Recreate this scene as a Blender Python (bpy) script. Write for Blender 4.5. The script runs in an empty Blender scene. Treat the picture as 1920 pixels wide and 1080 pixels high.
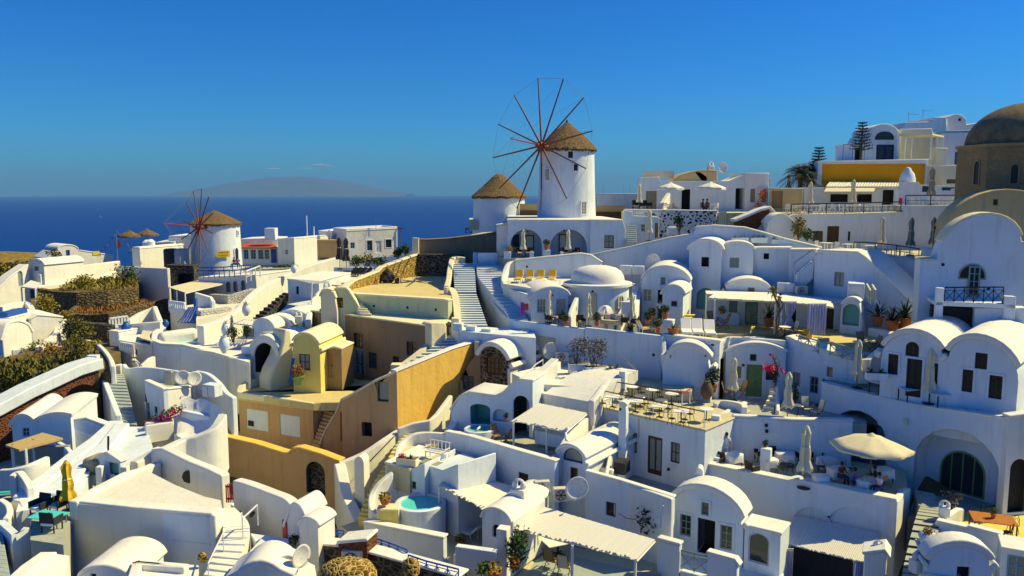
import bpy, bmesh, math, random
from mathutils import Vector, Matrix
from mathutils.geometry import delaunay_2d_cdt
R=math.radians; pi=math.pi
rnd=random.Random(7)
S=bpy.context.scene
COL=S.collection
# ---------------- camera, world, sun, exposure
FPX=1495.0; PITCH=R(6.8)
cd=bpy.data.cameras.new('camera'); cam=bpy.data.objects.new('camera',cd); COL.objects.link(cam)
cd.sensor_width=36; cd.lens=36*FPX/1920; cd.clip_start=.5; cd.clip_end=200000
cam.location=(0,0,0); cam.rotation_euler=(pi/2-PITCH,0,0); S.camera=cam
SUN_EL=R(46); SUN_AZ=R(12)      # sun stands to the right (+X) and a little behind the village (+Y)
w=bpy.data.worlds.new('World'); S.world=w; w.use_nodes=True
nt=w.node_tree; bg=nt.nodes['Background']
sk=nt.nodes.new('ShaderNodeTexSky'); sk.sky_type='NISHITA'; sk.sun_disc=False
sk.sun_elevation=SUN_EL; sk.sun_rotation=pi/2-SUN_AZ
sk.altitude=100; sk.air_density=1.0; sk.dust_density=.5; sk.ozone_density=4.5
hs=nt.nodes.new('ShaderNodeHueSaturation'); hs.inputs['Saturation'].default_value=1.35; hs.inputs['Hue'].default_value=.495
nt.links.new(sk.outputs[0],hs.inputs['Color']); mx=nt.nodes.new('ShaderNodeMix'); mx.data_type='RGBA'; mx.blend_type='MULTIPLY'; mx.inputs[0].default_value=1; mx.inputs[7].default_value=(.16,.63,1.08,1)
nt.links.new(hs.outputs[0],mx.inputs[6]); nt.links.new(mx.outputs[2],bg.inputs[0]); bg.inputs[1].default_value=.09
sl=bpy.data.lights.new('sun','SUN'); sl.energy=5.0; sl.angle=R(.5); sl.color=(1,.83,.36)
so=bpy.data.objects.new('sun',sl); COL.objects.link(so)
sd=Vector((math.cos(SUN_AZ)*math.cos(SUN_EL),math.sin(SUN_AZ)*math.cos(SUN_EL),math.sin(SUN_EL)))
so.rotation_euler=sd.to_track_quat('Z','Y').to_euler()
S.view_settings.view_transform='Standard'; S.view_settings.look='None'; S.view_settings.exposure=.30; S.view_settings.gamma=1
S.cycles.max_bounces=4; S.cycles.diffuse_bounces=2; S.cycles.transparent_max_bounces=12
# ---------------- pixel <-> world helpers (pixels of the 1920x1080 photograph)
cp,sp=math.cos(PITCH),math.sin(PITCH)
def ray(u,v):
 x=(u-960)/FPX; y=(540-v)/FPX
 Y=cp+y*sp
 return Vector((x/Y,1,(-sp+y*cp)/Y))
def P(u,v,d): return ray(u,v)*d
def PZ(u,v,z):
 r=ray(u,v); return r*(z/r.z)
def zat(v,d): return ray(960,v).z*d
class Fac:
 """vertical facade plane through two photo points of one height (u1,v1 at depth d1; u2,v2) or two depths"""
 def __init__(s,u1,v1,d1,u2,v2=None,d2=None):
  a=P(u1,v1,d1)
  b=PZ(u2,v2,a.z) if d2 is None else P(u2,v1,d2)
  s.o=a.copy(); d=b-a; d.z=0; s.d=d.normalized(); s.n=Vector((s.d.y,-s.d.x,0))
 def hit(s,u,v):
  r=ray(u,v); return r*(s.o.dot(s.n)/r.dot(s.n))
 def sz(s,u,v):
  p=s.hit(u,v); return ((p-s.o).dot(s.d),p.z)
 def w(s,a,z,q=0):
  p=s.o+s.d*a-s.n*q; return Vector((p.x,p.y,z))
 def back(s,q):
  f=Fac.__new__(Fac); f.o=s.o-s.n*q; f.d=s.d; f.n=s.n; return f
 def rot(s): return math.atan2(s.d.y,s.d.x)
# ---------------- materials
MATS={}
ORD='first second third fourth fifth sixth seventh eighth ninth tenth eleventh twelfth thirteenth fourteenth fifteenth sixteenth seventeenth eighteenth nineteenth twentieth'.split(); ORD+=['twenty '+x for x in ORD[:10]]
def newmat(name):
 m=bpy.data.materials.new(name); m.use_nodes=True; return m,m.node_tree,m.node_tree.nodes['Principled BSDF']
def N(t,k,**kw):
 n=t.nodes.new(k)
 for a,b in kw.items():
  if hasattr(n,a): setattr(n,a,b)
  else: n.inputs[a].default_value=b
 return n
def c4(c): return (c[0],c[1],c[2],1)
def mix(t,f,a,b):
 m=t.nodes.new('ShaderNodeMix'); m.data_type='RGBA'
 for i,x in ((0,f),(6,a),(7,b)):
  if hasattr(x,'is_linked'): t.links.new(x,m.inputs[i])
  elif isinstance(x,(int,float)): m.inputs[i].default_value=x
  else: m.inputs[i].default_value=c4(x)
 return m.outputs[2]
def ramp(t,x,p0,p1):
 m=N(t,'ShaderNodeMapRange'); t.links.new(x,m.inputs[0]); m.inputs[1].default_value=p0; m.inputs[2].default_value=p1; return m.outputs[0]
def objco(t): 
 n=t.nodes.new('ShaderNodeNewGeometry'); return n.outputs['Position']
def mapping(t,x,sc):
 m=t.nodes.new('ShaderNodeMapping'); m.inputs['Scale'].default_value=sc; t.links.new(x,m.inputs[0]); return m.outputs[0]
def noise(t,x,s,d=4,r=.6):
 n=N(t,'ShaderNodeTexNoise'); n.inputs['Scale'].default_value=s; n.inputs['Detail'].default_value=d; n.inputs['Roughness'].default_value=r
 t.links.new(x,n.inputs['Vector']); return n.outputs['Fac']
def bump(t,b,h,s,dist=.05):
 n=N(t,'ShaderNodeBump'); n.inputs['Strength'].default_value=s; n.inputs['Distance'].default_value=dist
 t.links.new(h,n.inputs['Height']); t.links.new(n.outputs[0],b.inputs['Normal']); return n
def plaster(name,col,dirt=None,amt=.5,rough=.9,bs=.25):
 m,t,b=newmat(name); x=objco(t)
 n1=noise(t,x,.45,5,.6); n2=noise(t,x,4,4,.65); st=noise(t,mapping(t,x,(2.2,2.2,.22)),1.2,4,.65)
 dirt=dirt or tuple(c*.62 for c in col)
 c=mix(t,ramp(t,n1,.42,.75),col,tuple(a*(1-amt*.35)+d*amt*.35 for a,d in zip(col,dirt)))
 f=N(t,'ShaderNodeMath',operation='MULTIPLY'); t.links.new(ramp(t,st,.52,.8),f.inputs[0]); f.inputs[1].default_value=amt*.8
 c=mix(t,f.outputs[0],c,dirt)
 f2=N(t,'ShaderNodeMath',operation='MULTIPLY'); t.links.new(ramp(t,n2,.6,.8),f2.inputs[0]); f2.inputs[1].default_value=amt*.35
 c=mix(t,f2.outputs[0],c,dirt)
 t.links.new(c,b.inputs['Base Color']); b.inputs['Roughness'].default_value=rough; b.inputs['Specular IOR Level'].default_value=.15
 ad=N(t,'ShaderNodeMath',operation='ADD'); t.links.new(n2,ad.inputs[0]); t.links.new(noise(t,x,1.1,3),ad.inputs[1])
 bn=bump(t,b,ad.outputs[0],bs,.12)
 b2=N(t,'ShaderNodeBump'); b2.inputs['Strength'].default_value=.2; b2.inputs['Distance'].default_value=.25; t.links.new(noise(t,x,.7,2),b2.inputs['Height']); t.links.new(b2.outputs[0],bn.inputs['Normal'])
 MATS[name]=m; return m
def plain(name,col,rough=.6,metal=0,var=.15,sc=6):
 m,t,b=newmat(name); x=objco(t)
 c=mix(t,ramp(t,noise(t,x,sc,3),.3,.7),tuple(k*(1-var) for k in col),tuple(min(1,k*(1+var)) for k in col))
 t.links.new(c,b.inputs['Base Color']); b.inputs['Roughness'].default_value=rough; b.inputs['Metallic'].default_value=metal
 b.inputs['Specular IOR Level'].default_value=.3
 MATS[name]=m; return m
def stones(name,stone,stone2,mortar,sc=2.2,gap=.08,zs=1.6,bs=.8):
 m,t,b=newmat(name); x=objco(t)
 wx=N(t,'ShaderNodeVectorMath',operation='ADD'); nz=N(t,'ShaderNodeTexNoise'); nz.inputs['Scale'].default_value=1.5; t.links.new(x,nz.inputs['Vector'])
 scn=N(t,'ShaderNodeVectorMath',operation='SCALE'); scn.inputs['Scale'].default_value=.5; t.links.new(nz.outputs['Color'],scn.inputs[0])
 t.links.new(x,wx.inputs[0]); t.links.new(scn.outputs[0],wx.inputs[1])
 mp=mapping(t,wx.outputs[0],(1,1,zs))
 v=N(t,'ShaderNodeTexVoronoi',feature='DISTANCE_TO_EDGE'); v.inputs['Scale'].default_value=sc; t.links.new(mp,v.inputs['Vector'])
 v2=N(t,'ShaderNodeTexVoronoi',feature='F1'); v2.inputs['Scale'].default_value=sc; t.links.new(mp,v2.inputs['Vector'])
 sep=N(t,'ShaderNodeSeparateColor'); t.links.new(v2.outputs['Color'],sep.inputs[0])
 cs=mix(t,sep.outputs[0],stone,stone2); cs=mix(t,noise(t,x,9,3),cs,tuple(k*.5 for k in stone))
 f=ramp(t,v.outputs['Distance'],gap,gap+.05)
 c=mix(t,f,mortar,cs); t.links.new(c,b.inputs['Base Color']); b.inputs['Roughness'].default_value=.9; b.inputs['Specular IOR Level'].default_value=.1
 bump(t,b,v.outputs['Distance'] if gap<.2 else f,bs,.25)
 MATS[name]=m; return m
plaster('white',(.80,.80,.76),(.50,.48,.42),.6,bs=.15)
plaster('shade_white',(.71,.79,.87),(.42,.47,.52),.65,bs=.15)  # bluish whitewash: the blue of shaded walls is put into the colour
plaster('cream',(.80,.74,.52),(.50,.42,.24),.5)
plaster('mint',(.55,.62,.40),(.36,.40,.26),.7)
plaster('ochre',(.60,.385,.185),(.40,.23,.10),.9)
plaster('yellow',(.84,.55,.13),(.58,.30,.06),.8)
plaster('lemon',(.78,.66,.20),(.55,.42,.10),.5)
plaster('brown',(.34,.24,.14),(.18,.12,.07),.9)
plaster('floor',(.60,.55,.36),(.40,.34,.2),.6)
plaster('tanfloor',(.66,.56,.26),(.38,.27,.12),.7)
plaster('greyfloor',(.42,.44,.38),(.25,.26,.22),.7)
plaster('whitefloor',(.74,.73,.66),(.5,.48,.4),.5)
plaster('tread',(.36,.42,.42),(.2,.24,.25),.6)
plaster('teal',(.18,.46,.44),(.12,.3,.3),.4)
plaster('church',(.36,.25,.12),(.19,.13,.07),.9)
plaster('churchvault',(.60,.45,.22),(.32,.26,.15),.8)
plaster('straw_yellow',(.92,.39,.015),(.5,.24,.02),.4)
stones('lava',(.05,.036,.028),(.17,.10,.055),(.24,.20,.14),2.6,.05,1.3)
stones('lavadark',(.035,.033,.034),(.085,.075,.065),(.13,.125,.10),2.2,.05,1.5)
stones('redstone',(.17,.055,.03),(.28,.10,.05),(.20,.10,.06),4,.03,1.3)
stones('yellowstone',(.18,.10,.03),(.42,.27,.07),(.60,.44,.14),4.6,.07,1.2)
stones('spotted',(.03,.03,.035),(.07,.06,.06),(.76,.75,.72),2.5,.17,1.3)
stones('church_stone',(.33,.24,.12),(.42,.31,.16),(.24,.18,.10),1.1,.03,1.6,.4)
stones('drystone',(.20,.15,.08),(.40,.31,.16),(.04,.03,.02),2.2,.05,2.0)
stones('whitestone',(.70,.68,.62),(.82,.8,.74),(.45,.44,.42),3.5,.04,1.3)
stones('paving',(.34,.31,.24),(.26,.24,.2),(.5,.47,.4),1.4,.03,1.0,.3)
plain('black',(.018,.018,.02),.5); plain('interior',(.035,.033,.035),.9); plain('shade_wall',(.30,.30,.29),.9)  # interior and shade_wall: darkness of openings and shaded walls put into the colour
plain('dark_wood',(.085,.045,.022),.6); plain('wood',(.36,.22,.10),.65); plain('red_wood',(.42,.10,.045),.5); plain('orange_wood',(.45,.17,.04),.45)
plain('green_paint',(.16,.27,.10),.5); plain('teal_paint',(.08,.33,.34),.5); plain('blue_paint',(.02,.10,.42),.45); plain('dark_blue',(.012,.03,.10),.5)
plain('sky_paint',(.20,.42,.62),.5); plain('grey_green',(.25,.33,.27),.5); plain('grey_paint',(.42,.44,.44),.5); plain('white_paint',(.8,.8,.77),.45,0,.05)
plain('red_paint',(.5,.02,.02),.45); plain('purple_cloth',(.42,.03,.35),.8); plain('tile_red',(.45,.09,.03),.7)
plain('canvas',(.70,.64,.45),.85,0,.06); plain('canvas_dark',(.30,.28,.20),.85); plain('canvas_yellow',(.62,.40,.03),.85); plain('canvas_white',(.78,.77,.70),.8)
plain('cloth_white',(.80,.80,.78),.8,0,.04); plain('cloth_lilac',(.68,.66,.82),.8); plain('charcoal',(.03,.032,.04),.8); plain('cushion_yellow',(.75,.42,.01),.8)
plain('cushion_beige',(.6,.48,.32),.9); plain('wicker',(.035,.022,.018),.7); plain('terracotta',(.50,.16,.05),.8); plain('turquoise',(.02,.5,.5),.8)
plain('metal_dark',(.03,.028,.03),.4,.5); plain('metal_white',(.75,.75,.73),.4); plain('metal_grey',(.35,.36,.37),.35,.6); plain('rail_brown',(.13,.05,.03),.45)
plain('sail_wood',(.17,.075,.045),.7); plain('sail_red',(.30,.04,.035),.6); plain('rope',(.22,.2,.18),.8)
plain('skin',(.42,.22,.13),.55); plain('hair',(.02,.014,.01),.6); plain('denim',(.03,.06,.16),.8); plain('shirt_white',(.78,.78,.80),.8,0,.03); plain('trouser_green',(.03,.10,.05),.8)
plain('shirt_red',(.4,.08,.05),.8);plain('shirt_blue',(.10,.10,.40),.8)
plain('ac_body',(.62,.60,.54),.5); plain('dish',(.70,.70,.68),.5); plain('sign_yellow',(.85,.62,.02),.6); plain('sign_ink',(.5,.2,.03),.6)
plain('flag_blue',(.03,.12,.55),.8); plain('flag_orange',(.8,.15,.03),.8); plain('reed',(.55,.50,.40),.9); plain('reed_brown',(.48,.35,.16),.9)
plain('leaf_green',(.05,.10,.018),.7,0,.5,3); plain('leaf_olive',(.14,.13,.022),.75,0,.45,3); plain('leaf_yellow',(.27,.22,.03),.8,0,.4,3); plain('leaf_dark',(.02,.04,.014),.7,0,.4,3)
plain('leaf_brown',(.26,.12,.03),.8,0,.4,3); plain('leaf_silver',(.20,.24,.15),.7,0,.3,3); plain('leaf_purple',(.17,.15,.12),.7,0,.3,3); plain('petal',(.75,.02,.14),.6,0,.25,3); plain('petal_orange',(.6,.14,.02),.6); plain('bark',(.13,.09,.06),.9)
plain('earth',(.14,.105,.045),.95,0,.4,1.2); plain('drygrass',(.22,.155,.035),.95,0,.4,1.5)
def thatch():
 m,t,b=newmat('thatch'); x=objco(t)
 n=noise(t,mapping(t,x,(1,1,.28)),5.5,6,.75); n2=noise(t,x,.8,3)
 c=mix(t,ramp(t,n,.38,.66),(.10,.06,.03),(.42,.29,.13)); c=mix(t,ramp(t,n2,.4,.7),c,(.24,.15,.07))
 t.links.new(c,b.inputs['Base Color']); b.inputs['Roughness'].default_value=1; bump(t,b,n,1,.4); MATS['thatch']=m
thatch()
def domemat():
 m,t,b=newmat('dome_plaster'); x=objco(t)
 n=noise(t,x,.6,5,.7); n2=noise(t,x,5,5,.7)
 c=mix(t,ramp(t,n,.4,.65),(.25,.18,.09),(.10,.08,.05)); c=mix(t,ramp(t,n2,.55,.8),c,(.40,.28,.10))
 t.links.new(c,b.inputs['Base Color']); b.inputs['Roughness'].default_value=.95; bump(t,b,n2,.4,.1); MATS['dome_plaster']=m
domemat()
def glass(name,col,rough=.08):
 m,t,b=newmat(name); b.inputs['Base Color'].default_value=c4(col); b.inputs['Roughness'].default_value=rough; b.inputs['Specular IOR Level'].default_value=.5; MATS[name]=m
glass('glass',(.02,.028,.035)); glass('glass_blue',(.03,.07,.12)); glass('glass_pale',(.25,.28,.26),.2)
def water(name,col):
 m,t,b=newmat(name); x=objco(t); b.inputs['Base Color'].default_value=c4(col); b.inputs['Roughness'].default_value=.25
 bump(t,b,noise(t,x,3,2),.2,.05); MATS[name]=m
water('pool_water',(.10,.66,.64)); water('pool_pale',(.40,.80,.68))
def corrug():
 m,t,b=newmat('slats'); x=objco(t)
 b.inputs['Base Color'].default_value=(.76,.74,.66,1); b.inputs['Roughness'].default_value=.8; MATS['slats']=m
corrug()
# ---------------- object helpers
class TT: cur=None; loc=Vector((0,0,0))
def tag(o,label=None,cat=None,group=None,kind=None):
 if label: o['label']=label
 if cat: o['category']=cat
 if group: o['group']=group
 if kind: o['kind']=kind
 return o
def thing(name,label,cat,loc,group=None):
 o=bpy.data.objects.new(name,None); COL.objects.link(o); o.location=loc; o.empty_display_size=.3
 tag(o,label,cat,group); return o
def wloc(o):
 l=Vector((0,0,0))
 while o is not None: l+=Vector(o.location); o=o.parent
 return l
def mkobj(name,vs,fs,mat,parent=None,bev=0,smooth=False,seg=2,mi=None,mats=None,local=False):
 me=bpy.data.meshes.new(name)
 off=Vector((0,0,0))
 if parent is not None and not local: off=wloc(parent)
 elif parent is None and not local:
  c=sum((Vector(v) for v in vs),Vector())/len(vs); off=Vector((c.x,c.y,min(Vector(v).z for v in vs)))
 me.from_pydata([tuple(Vector(v)-off) for v in vs],[],fs); me.update()
 bm=bmesh.new(); bm.from_mesh(me)
 bmesh.ops.remove_doubles(bm,verts=bm.verts,dist=.0005)
 bmesh.ops.recalc_face_normals(bm,faces=bm.faces); bm.to_mesh(me); bm.free()
 o=bpy.data.objects.new(name,me); COL.objects.link(o)
 for m in (mats or [mat]): me.materials.append(MATS[m])
 if parent is not None: o.parent=parent
 elif not local: o.location=off
 if bev>0:
  b=o.modifiers.new('bevel','BEVEL'); b.width=bev; b.segments=3 if bev>.06 else seg; b.limit_method='ANGLE'; b.angle_limit=R(35)
 if smooth or bev>0:
  for p in me.polygons: p.use_smooth=True
  if bev==0 or True:
   try: me.set_sharp_from_angle(angle=R(50))
   except Exception: pass
 return o
class MB:
 """collects shapes into one mesh"""
 def __init__(s): s.v=[]; s.f=[]; s.m=[]; s.cm=0
 def add(s,vs,fs):
  n=len(s.v); s.v+= [Vector(v) for v in vs]; s.f+=[[i+n for i in f] for f in fs]; s.m+=[s.cm]*len(fs); return s
 def box(s,c,sz,rz=0,rx=0,ry=0):
  M=Matrix.Rotation(rz,3,'Z')@Matrix.Rotation(ry,3,'Y')@Matrix.Rotation(rx,3,'X')
  vs=[Vector(c)+M@Vector((x*sz[0]/2,y*sz[1]/2,z*sz[2]/2)) for x in(-1,1) for y in(-1,1) for z in(-1,1)]
  return s.add(vs,[(0,1,3,2),(4,6,7,5),(0,4,5,1),(2,3,7,6),(0,2,6,4),(1,5,7,3)])
 def tube(s,a,b,r,r2=None,n=6):
  a=Vector(a); b=Vector(b); r2=r if r2 is None else r2
  z=(b-a).normalized(); x=z.orthogonal().normalized(); y=z.cross(x)
  vs=[]
  for p,q in((a,r),(b,r2)):
   for i in range(n):
    t=2*pi*i/n; vs.append(p+x*q*math.cos(t)+y*q*math.sin(t))
  fs=[(i,(i+1)%n,n+(i+1)%n,n+i) for i in range(n)]+[list(range(n))[::-1],list(range(n,2*n))]
  return s.add(vs,fs)
 def path(s,pts,r,n=6):
  for a,b in zip(pts,pts[1:]): s.tube(a,b,r,r,n)
  return s
 def lathe(s,c,prof,n=16,sx=1,sy=1,rz=0,wob=0):
  c=Vector(c); vs=[];fs=[]
  for j,(r,z) in enumerate(prof):
   for i in range(n):
    t=2*pi*i/n; k=r*(1+wob*rnd.uniform(-1,1))
    x,y=k*math.cos(t)*sx,k*math.sin(t)*sy
    vs.append(c+Vector((x*math.cos(rz)-y*math.sin(rz),x*math.sin(rz)+y*math.cos(rz),z)))
  for j in range(len(prof)-1):
   for i in range(n): fs.append((j*n+i,j*n+(i+1)%n,(j+1)*n+(i+1)%n,(j+1)*n+i))
  fs.append(list(range(n))[::-1]); k=(len(prof)-1)*n; fs.append(list(range(k,k+n)))
  return s.add(vs,fs)
 def quad(s,a,b,c,d): return s.add([a,b,c,d],[(0,1,2,3)])
 def build(s,name,mat,parent=None,**k):
  mats=k.pop('mats',None)
  o=mkobj(name,s.v,s.f,mat,parent,mats=mats,**k)
  if mats:
   if len(o.data.polygons)==len(s.m):
    for p,i in zip(o.data.polygons,s.m): p.material_index=i
  return o
def chain(fac,ch):
 """top chain of pixels -> (s,z) points; ('arc',v) and ('seg',v) put an arch between its neighbours"""
 out=[]
 for i,c in enumerate(ch):
  if isinstance(c[0],str):
   a=fac.sz(*ch[i-1]); b=fac.sz(*ch[i+1]); um=(ch[i-1][0]+ch[i+1][0])/2
   zt=fac.sz(um,c[1])[1]; h=zt-(a[1]+b[1])/2; n=14
   for k in range(1,n):
    t=k/n
    if c[0]=='arc': out.append(((a[0]+b[0])/2-math.cos(pi*t)*(b[0]-a[0])/2,a[1]+(b[1]-a[1])*t+h*math.sin(pi*t)))
    else: out.append((a[0]+(b[0]-a[0])*t,a[1]+(b[1]-a[1])*t+h*4*t*(1-t)))
  else: out.append(fac.sz(*c))
 return out
def opening(fac,o):
 kind,u1,v1,u2,v2=o[:5]; k=o[5] if len(o)>5 else {}
 uc=(u1+u2)/2; vc=(v1+v2)/2
 s1=fac.sz(u1,vc)[0]; s2=fac.sz(u2,vc)[0]; z2=fac.sz(uc,v1)[1]; z1=fac.sz(uc,v2)[1]
 if k.get('arch'):
  h=min((s2-s1)/2,(z2-z1)*.8)*k.get('ah',1); n=10
  pts=[(s1,z1),(s2,z1)]+[((s1+s2)/2+math.cos(pi*i/n)*(s2-s1)/2,z2-h+math.sin(pi*i/n)*h) for i in range(n+1)]
 else: pts=[(s1,z1),(s2,z1),(s2,z2),(s1,z2)]
 return pts
def archtop(pts,x):
 best=None
 for a,b in zip(pts,pts[1:]+pts[:1]):
  if min(a[0],b[0])<=x<=max(a[0],b[0]) and a[0]!=b[0]:
   z=a[1]+(b[1]-a[1])*(x-a[0])/(b[0]-a[0]); best=z if best is None else max(best,z)
 return best
def inset(pts,w):
 c=(sum(p[0] for p in pts)/len(pts),sum(p[1] for p in pts)/len(pts))
 xs=[p[0] for p in pts]; zs=[p[1] for p in pts]
 mx,mz=(min(xs)+max(xs))/2,(min(zs)+max(zs))/2; hx,hz=(max(xs)-min(xs))/2,(max(zs)-min(zs))/2
 return [(mx+(p[0]-mx)*(1-w/hx),mz+(p[1]-mz)*(1-w/hz)) for p in pts]
def ring(mb,fac,outer,inner,q0,q1):
 n=len(outer); vs=[fac.w(a,z,q0) for a,z in outer]+[fac.w(a,z,q0) for a,z in inner]+[fac.w(a,z,q1) for a,z in outer]+[fac.w(a,z,q1) for a,z in inner]
 fs=[]
 for i in range(n):
  j=(i+1)%n
  fs+=[(i,j,n+j,n+i),(n+i,n+j,3*n+j,3*n+i),(i,j,2*n+j,2*n+i),(2*n+i,2*n+j,3*n+j,3*n+i)]
 mb.add(vs,fs)
def slab(mb,fac,pts,q0,q1):
 n=len(pts); vs=[fac.w(a,z,q0) for a,z in pts]+[fac.w(a,z,q1) for a,z in pts]
 mb.add(vs,[list(range(n)),list(range(2*n-1,n-1,-1))]+[(i,(i+1)%n,n+(i+1)%n,n+i) for i in range(n)])
DEF=dict(win=dict(fc='grey_green',gx=2,gy=2,r=.16),door=dict(fc='green_paint',r=.16),void=dict(r=1.3),niche=dict(r=.35,c='teal'),arch=dict(r=2.0,c='shade_white'))
def fit(parent,fac,o,wallmat):
 kind=o[0]; k=dict(DEF[kind]); k.update(o[5] if len(o)>5 else {})
 pts=opening(fac,o); r=k['r']
 xs=[p[0] for p in pts]; zs=[p[1] for p in pts]; x0,x1,z0,z1=min(xs),max(xs),min(zs),max(zs)
 if kind in('niche','arch'):
  mb=MB(); n=len(pts); c=k['c']
  mb.add([fac.w(a,z,r) for a,z in pts],[list(range(n))])
  q=[fac.w(a,z,.02) for a,z in pts]+[fac.w(a,z,r) for a,z in pts]
  mb.add(q,[(i,(i+1)%n,n+(i+1)%n,n+i) for i in range(n)])
  mb.build('niche' if kind=='niche' else 'alcove',c,parent); return
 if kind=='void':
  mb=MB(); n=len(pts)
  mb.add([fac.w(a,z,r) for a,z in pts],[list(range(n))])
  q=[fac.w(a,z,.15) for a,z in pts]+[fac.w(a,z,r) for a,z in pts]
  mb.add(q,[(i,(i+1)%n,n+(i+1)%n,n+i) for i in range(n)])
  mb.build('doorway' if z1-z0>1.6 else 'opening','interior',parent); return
 if kind=='win':
  mb=MB(); slab(mb,fac,inset(pts,.01),r-.04,r-.02)
  wn=mb.build('window',k.get('glass','glass'),parent)
  mb=MB(); fw=min(.07,(x1-x0)*.12); ring(mb,fac,pts,inset(pts,fw),r-.10,r-.02)
  for i in range(1,k['gx']):
   x=x0+(x1-x0)*i/k['gx']; wd=.025
   zt=archtop(pts,x)
   slab(mb,fac,[(x-wd,z0+.02),(x+wd,z0+.02),(x+wd,zt-.02),(x-wd,zt-.02)],r-.085,r-.045)
  for j in range(1,k['gy']):
   z=z0+(z1-z0)*j/k['gy']; wd=.022
   slab(mb,fac,[(x0+.02,z-wd),(x1-.02,z-wd),(x1-.02,z+wd),(x0+.02,z+wd)],r-.083,r-.047)
  mb.build('frame',k['fc'],wn)
  if k.get('sh'):      # open shutters folded back on the wall
   for sg in(-1,1):
    mb=MB(); sw=(x1-x0)*.5; xa=x0-sw if sg<0 else x1
    slab(mb,fac,[(xa,z0),(xa+sw,z0),(xa+sw,z1),(xa,z1)],-.05,-.012); mb.build('shutter',k['sh'],wn)
  if k.get('cur'):     # pale curtain behind the pane: the part of the opening it fills
   pass
  if k.get('sr'):
   mb=MB(); ring(mb,fac,inset(pts,-.14),pts,-.035,.02); mb.build('surround',wallmat,wn,bev=.015,seg=1)
 if kind=='door':
  mb=MB(); slab(mb,fac,inset(pts,.01),r-.05,r)
  dr=mb.build('door',k['fc'],parent)
  mb=MB(); fw=min(.08,(x1-x0)*.1)
  ring(mb,fac,pts,inset(pts,fw),r-.12,r-.04)
  xm=(x0+x1)/2; h=z1-z0
  slab(mb,fac,[(xm-.025,z0+.02),(xm+.025,z0+.02),(xm+.025,z1-.05),(xm-.025,z1-.05)],r-.085,r-.045)
  if not k.get('plainleaf'):
   for zz in (.12,.55): 
    for sg in (-1,1):
     a=xm+sg*(x1-x0)*.25; ww=(x1-x0)*.15
     q=[(a-ww,z0+h*zz),(a+ww,z0+h*zz),(a+ww,z0+h*(zz+.33)),(a-ww,z0+h*(zz+.33))]
     ring(mb,fac,q,inset(q,.03),r-.07,r-.045)
  mb.build('frame',k.get('dc',k['fc']),dr)
  if k.get('lite'):
   mb=MB()
   for sg in (-1,1):
    a=xm+sg*(x1-x0)*.22; ww=(x1-x0)*.16
    slab(mb,fac,[(a-ww,z0+h*.12),(a+ww,z0+h*.12),(a+ww,z1-.18),(a-ww,z1-.18)],r-.066,r-.05)
   mb.build('pane',k['lite'],dr)
  mb=MB(); a=fac.w(xm+.09,z0+h*.45,r-.12); mb.box(a,(.03,.05,.14),fac.rot()); mb.build('handle','metal_dark',dr)
  if k.get('sr'):
   mb=MB(); ring(mb,fac,inset(pts,-.14),pts,-.035,.02); mb.build('surround',wallmat,dr,bev=.015,seg=1)
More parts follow.
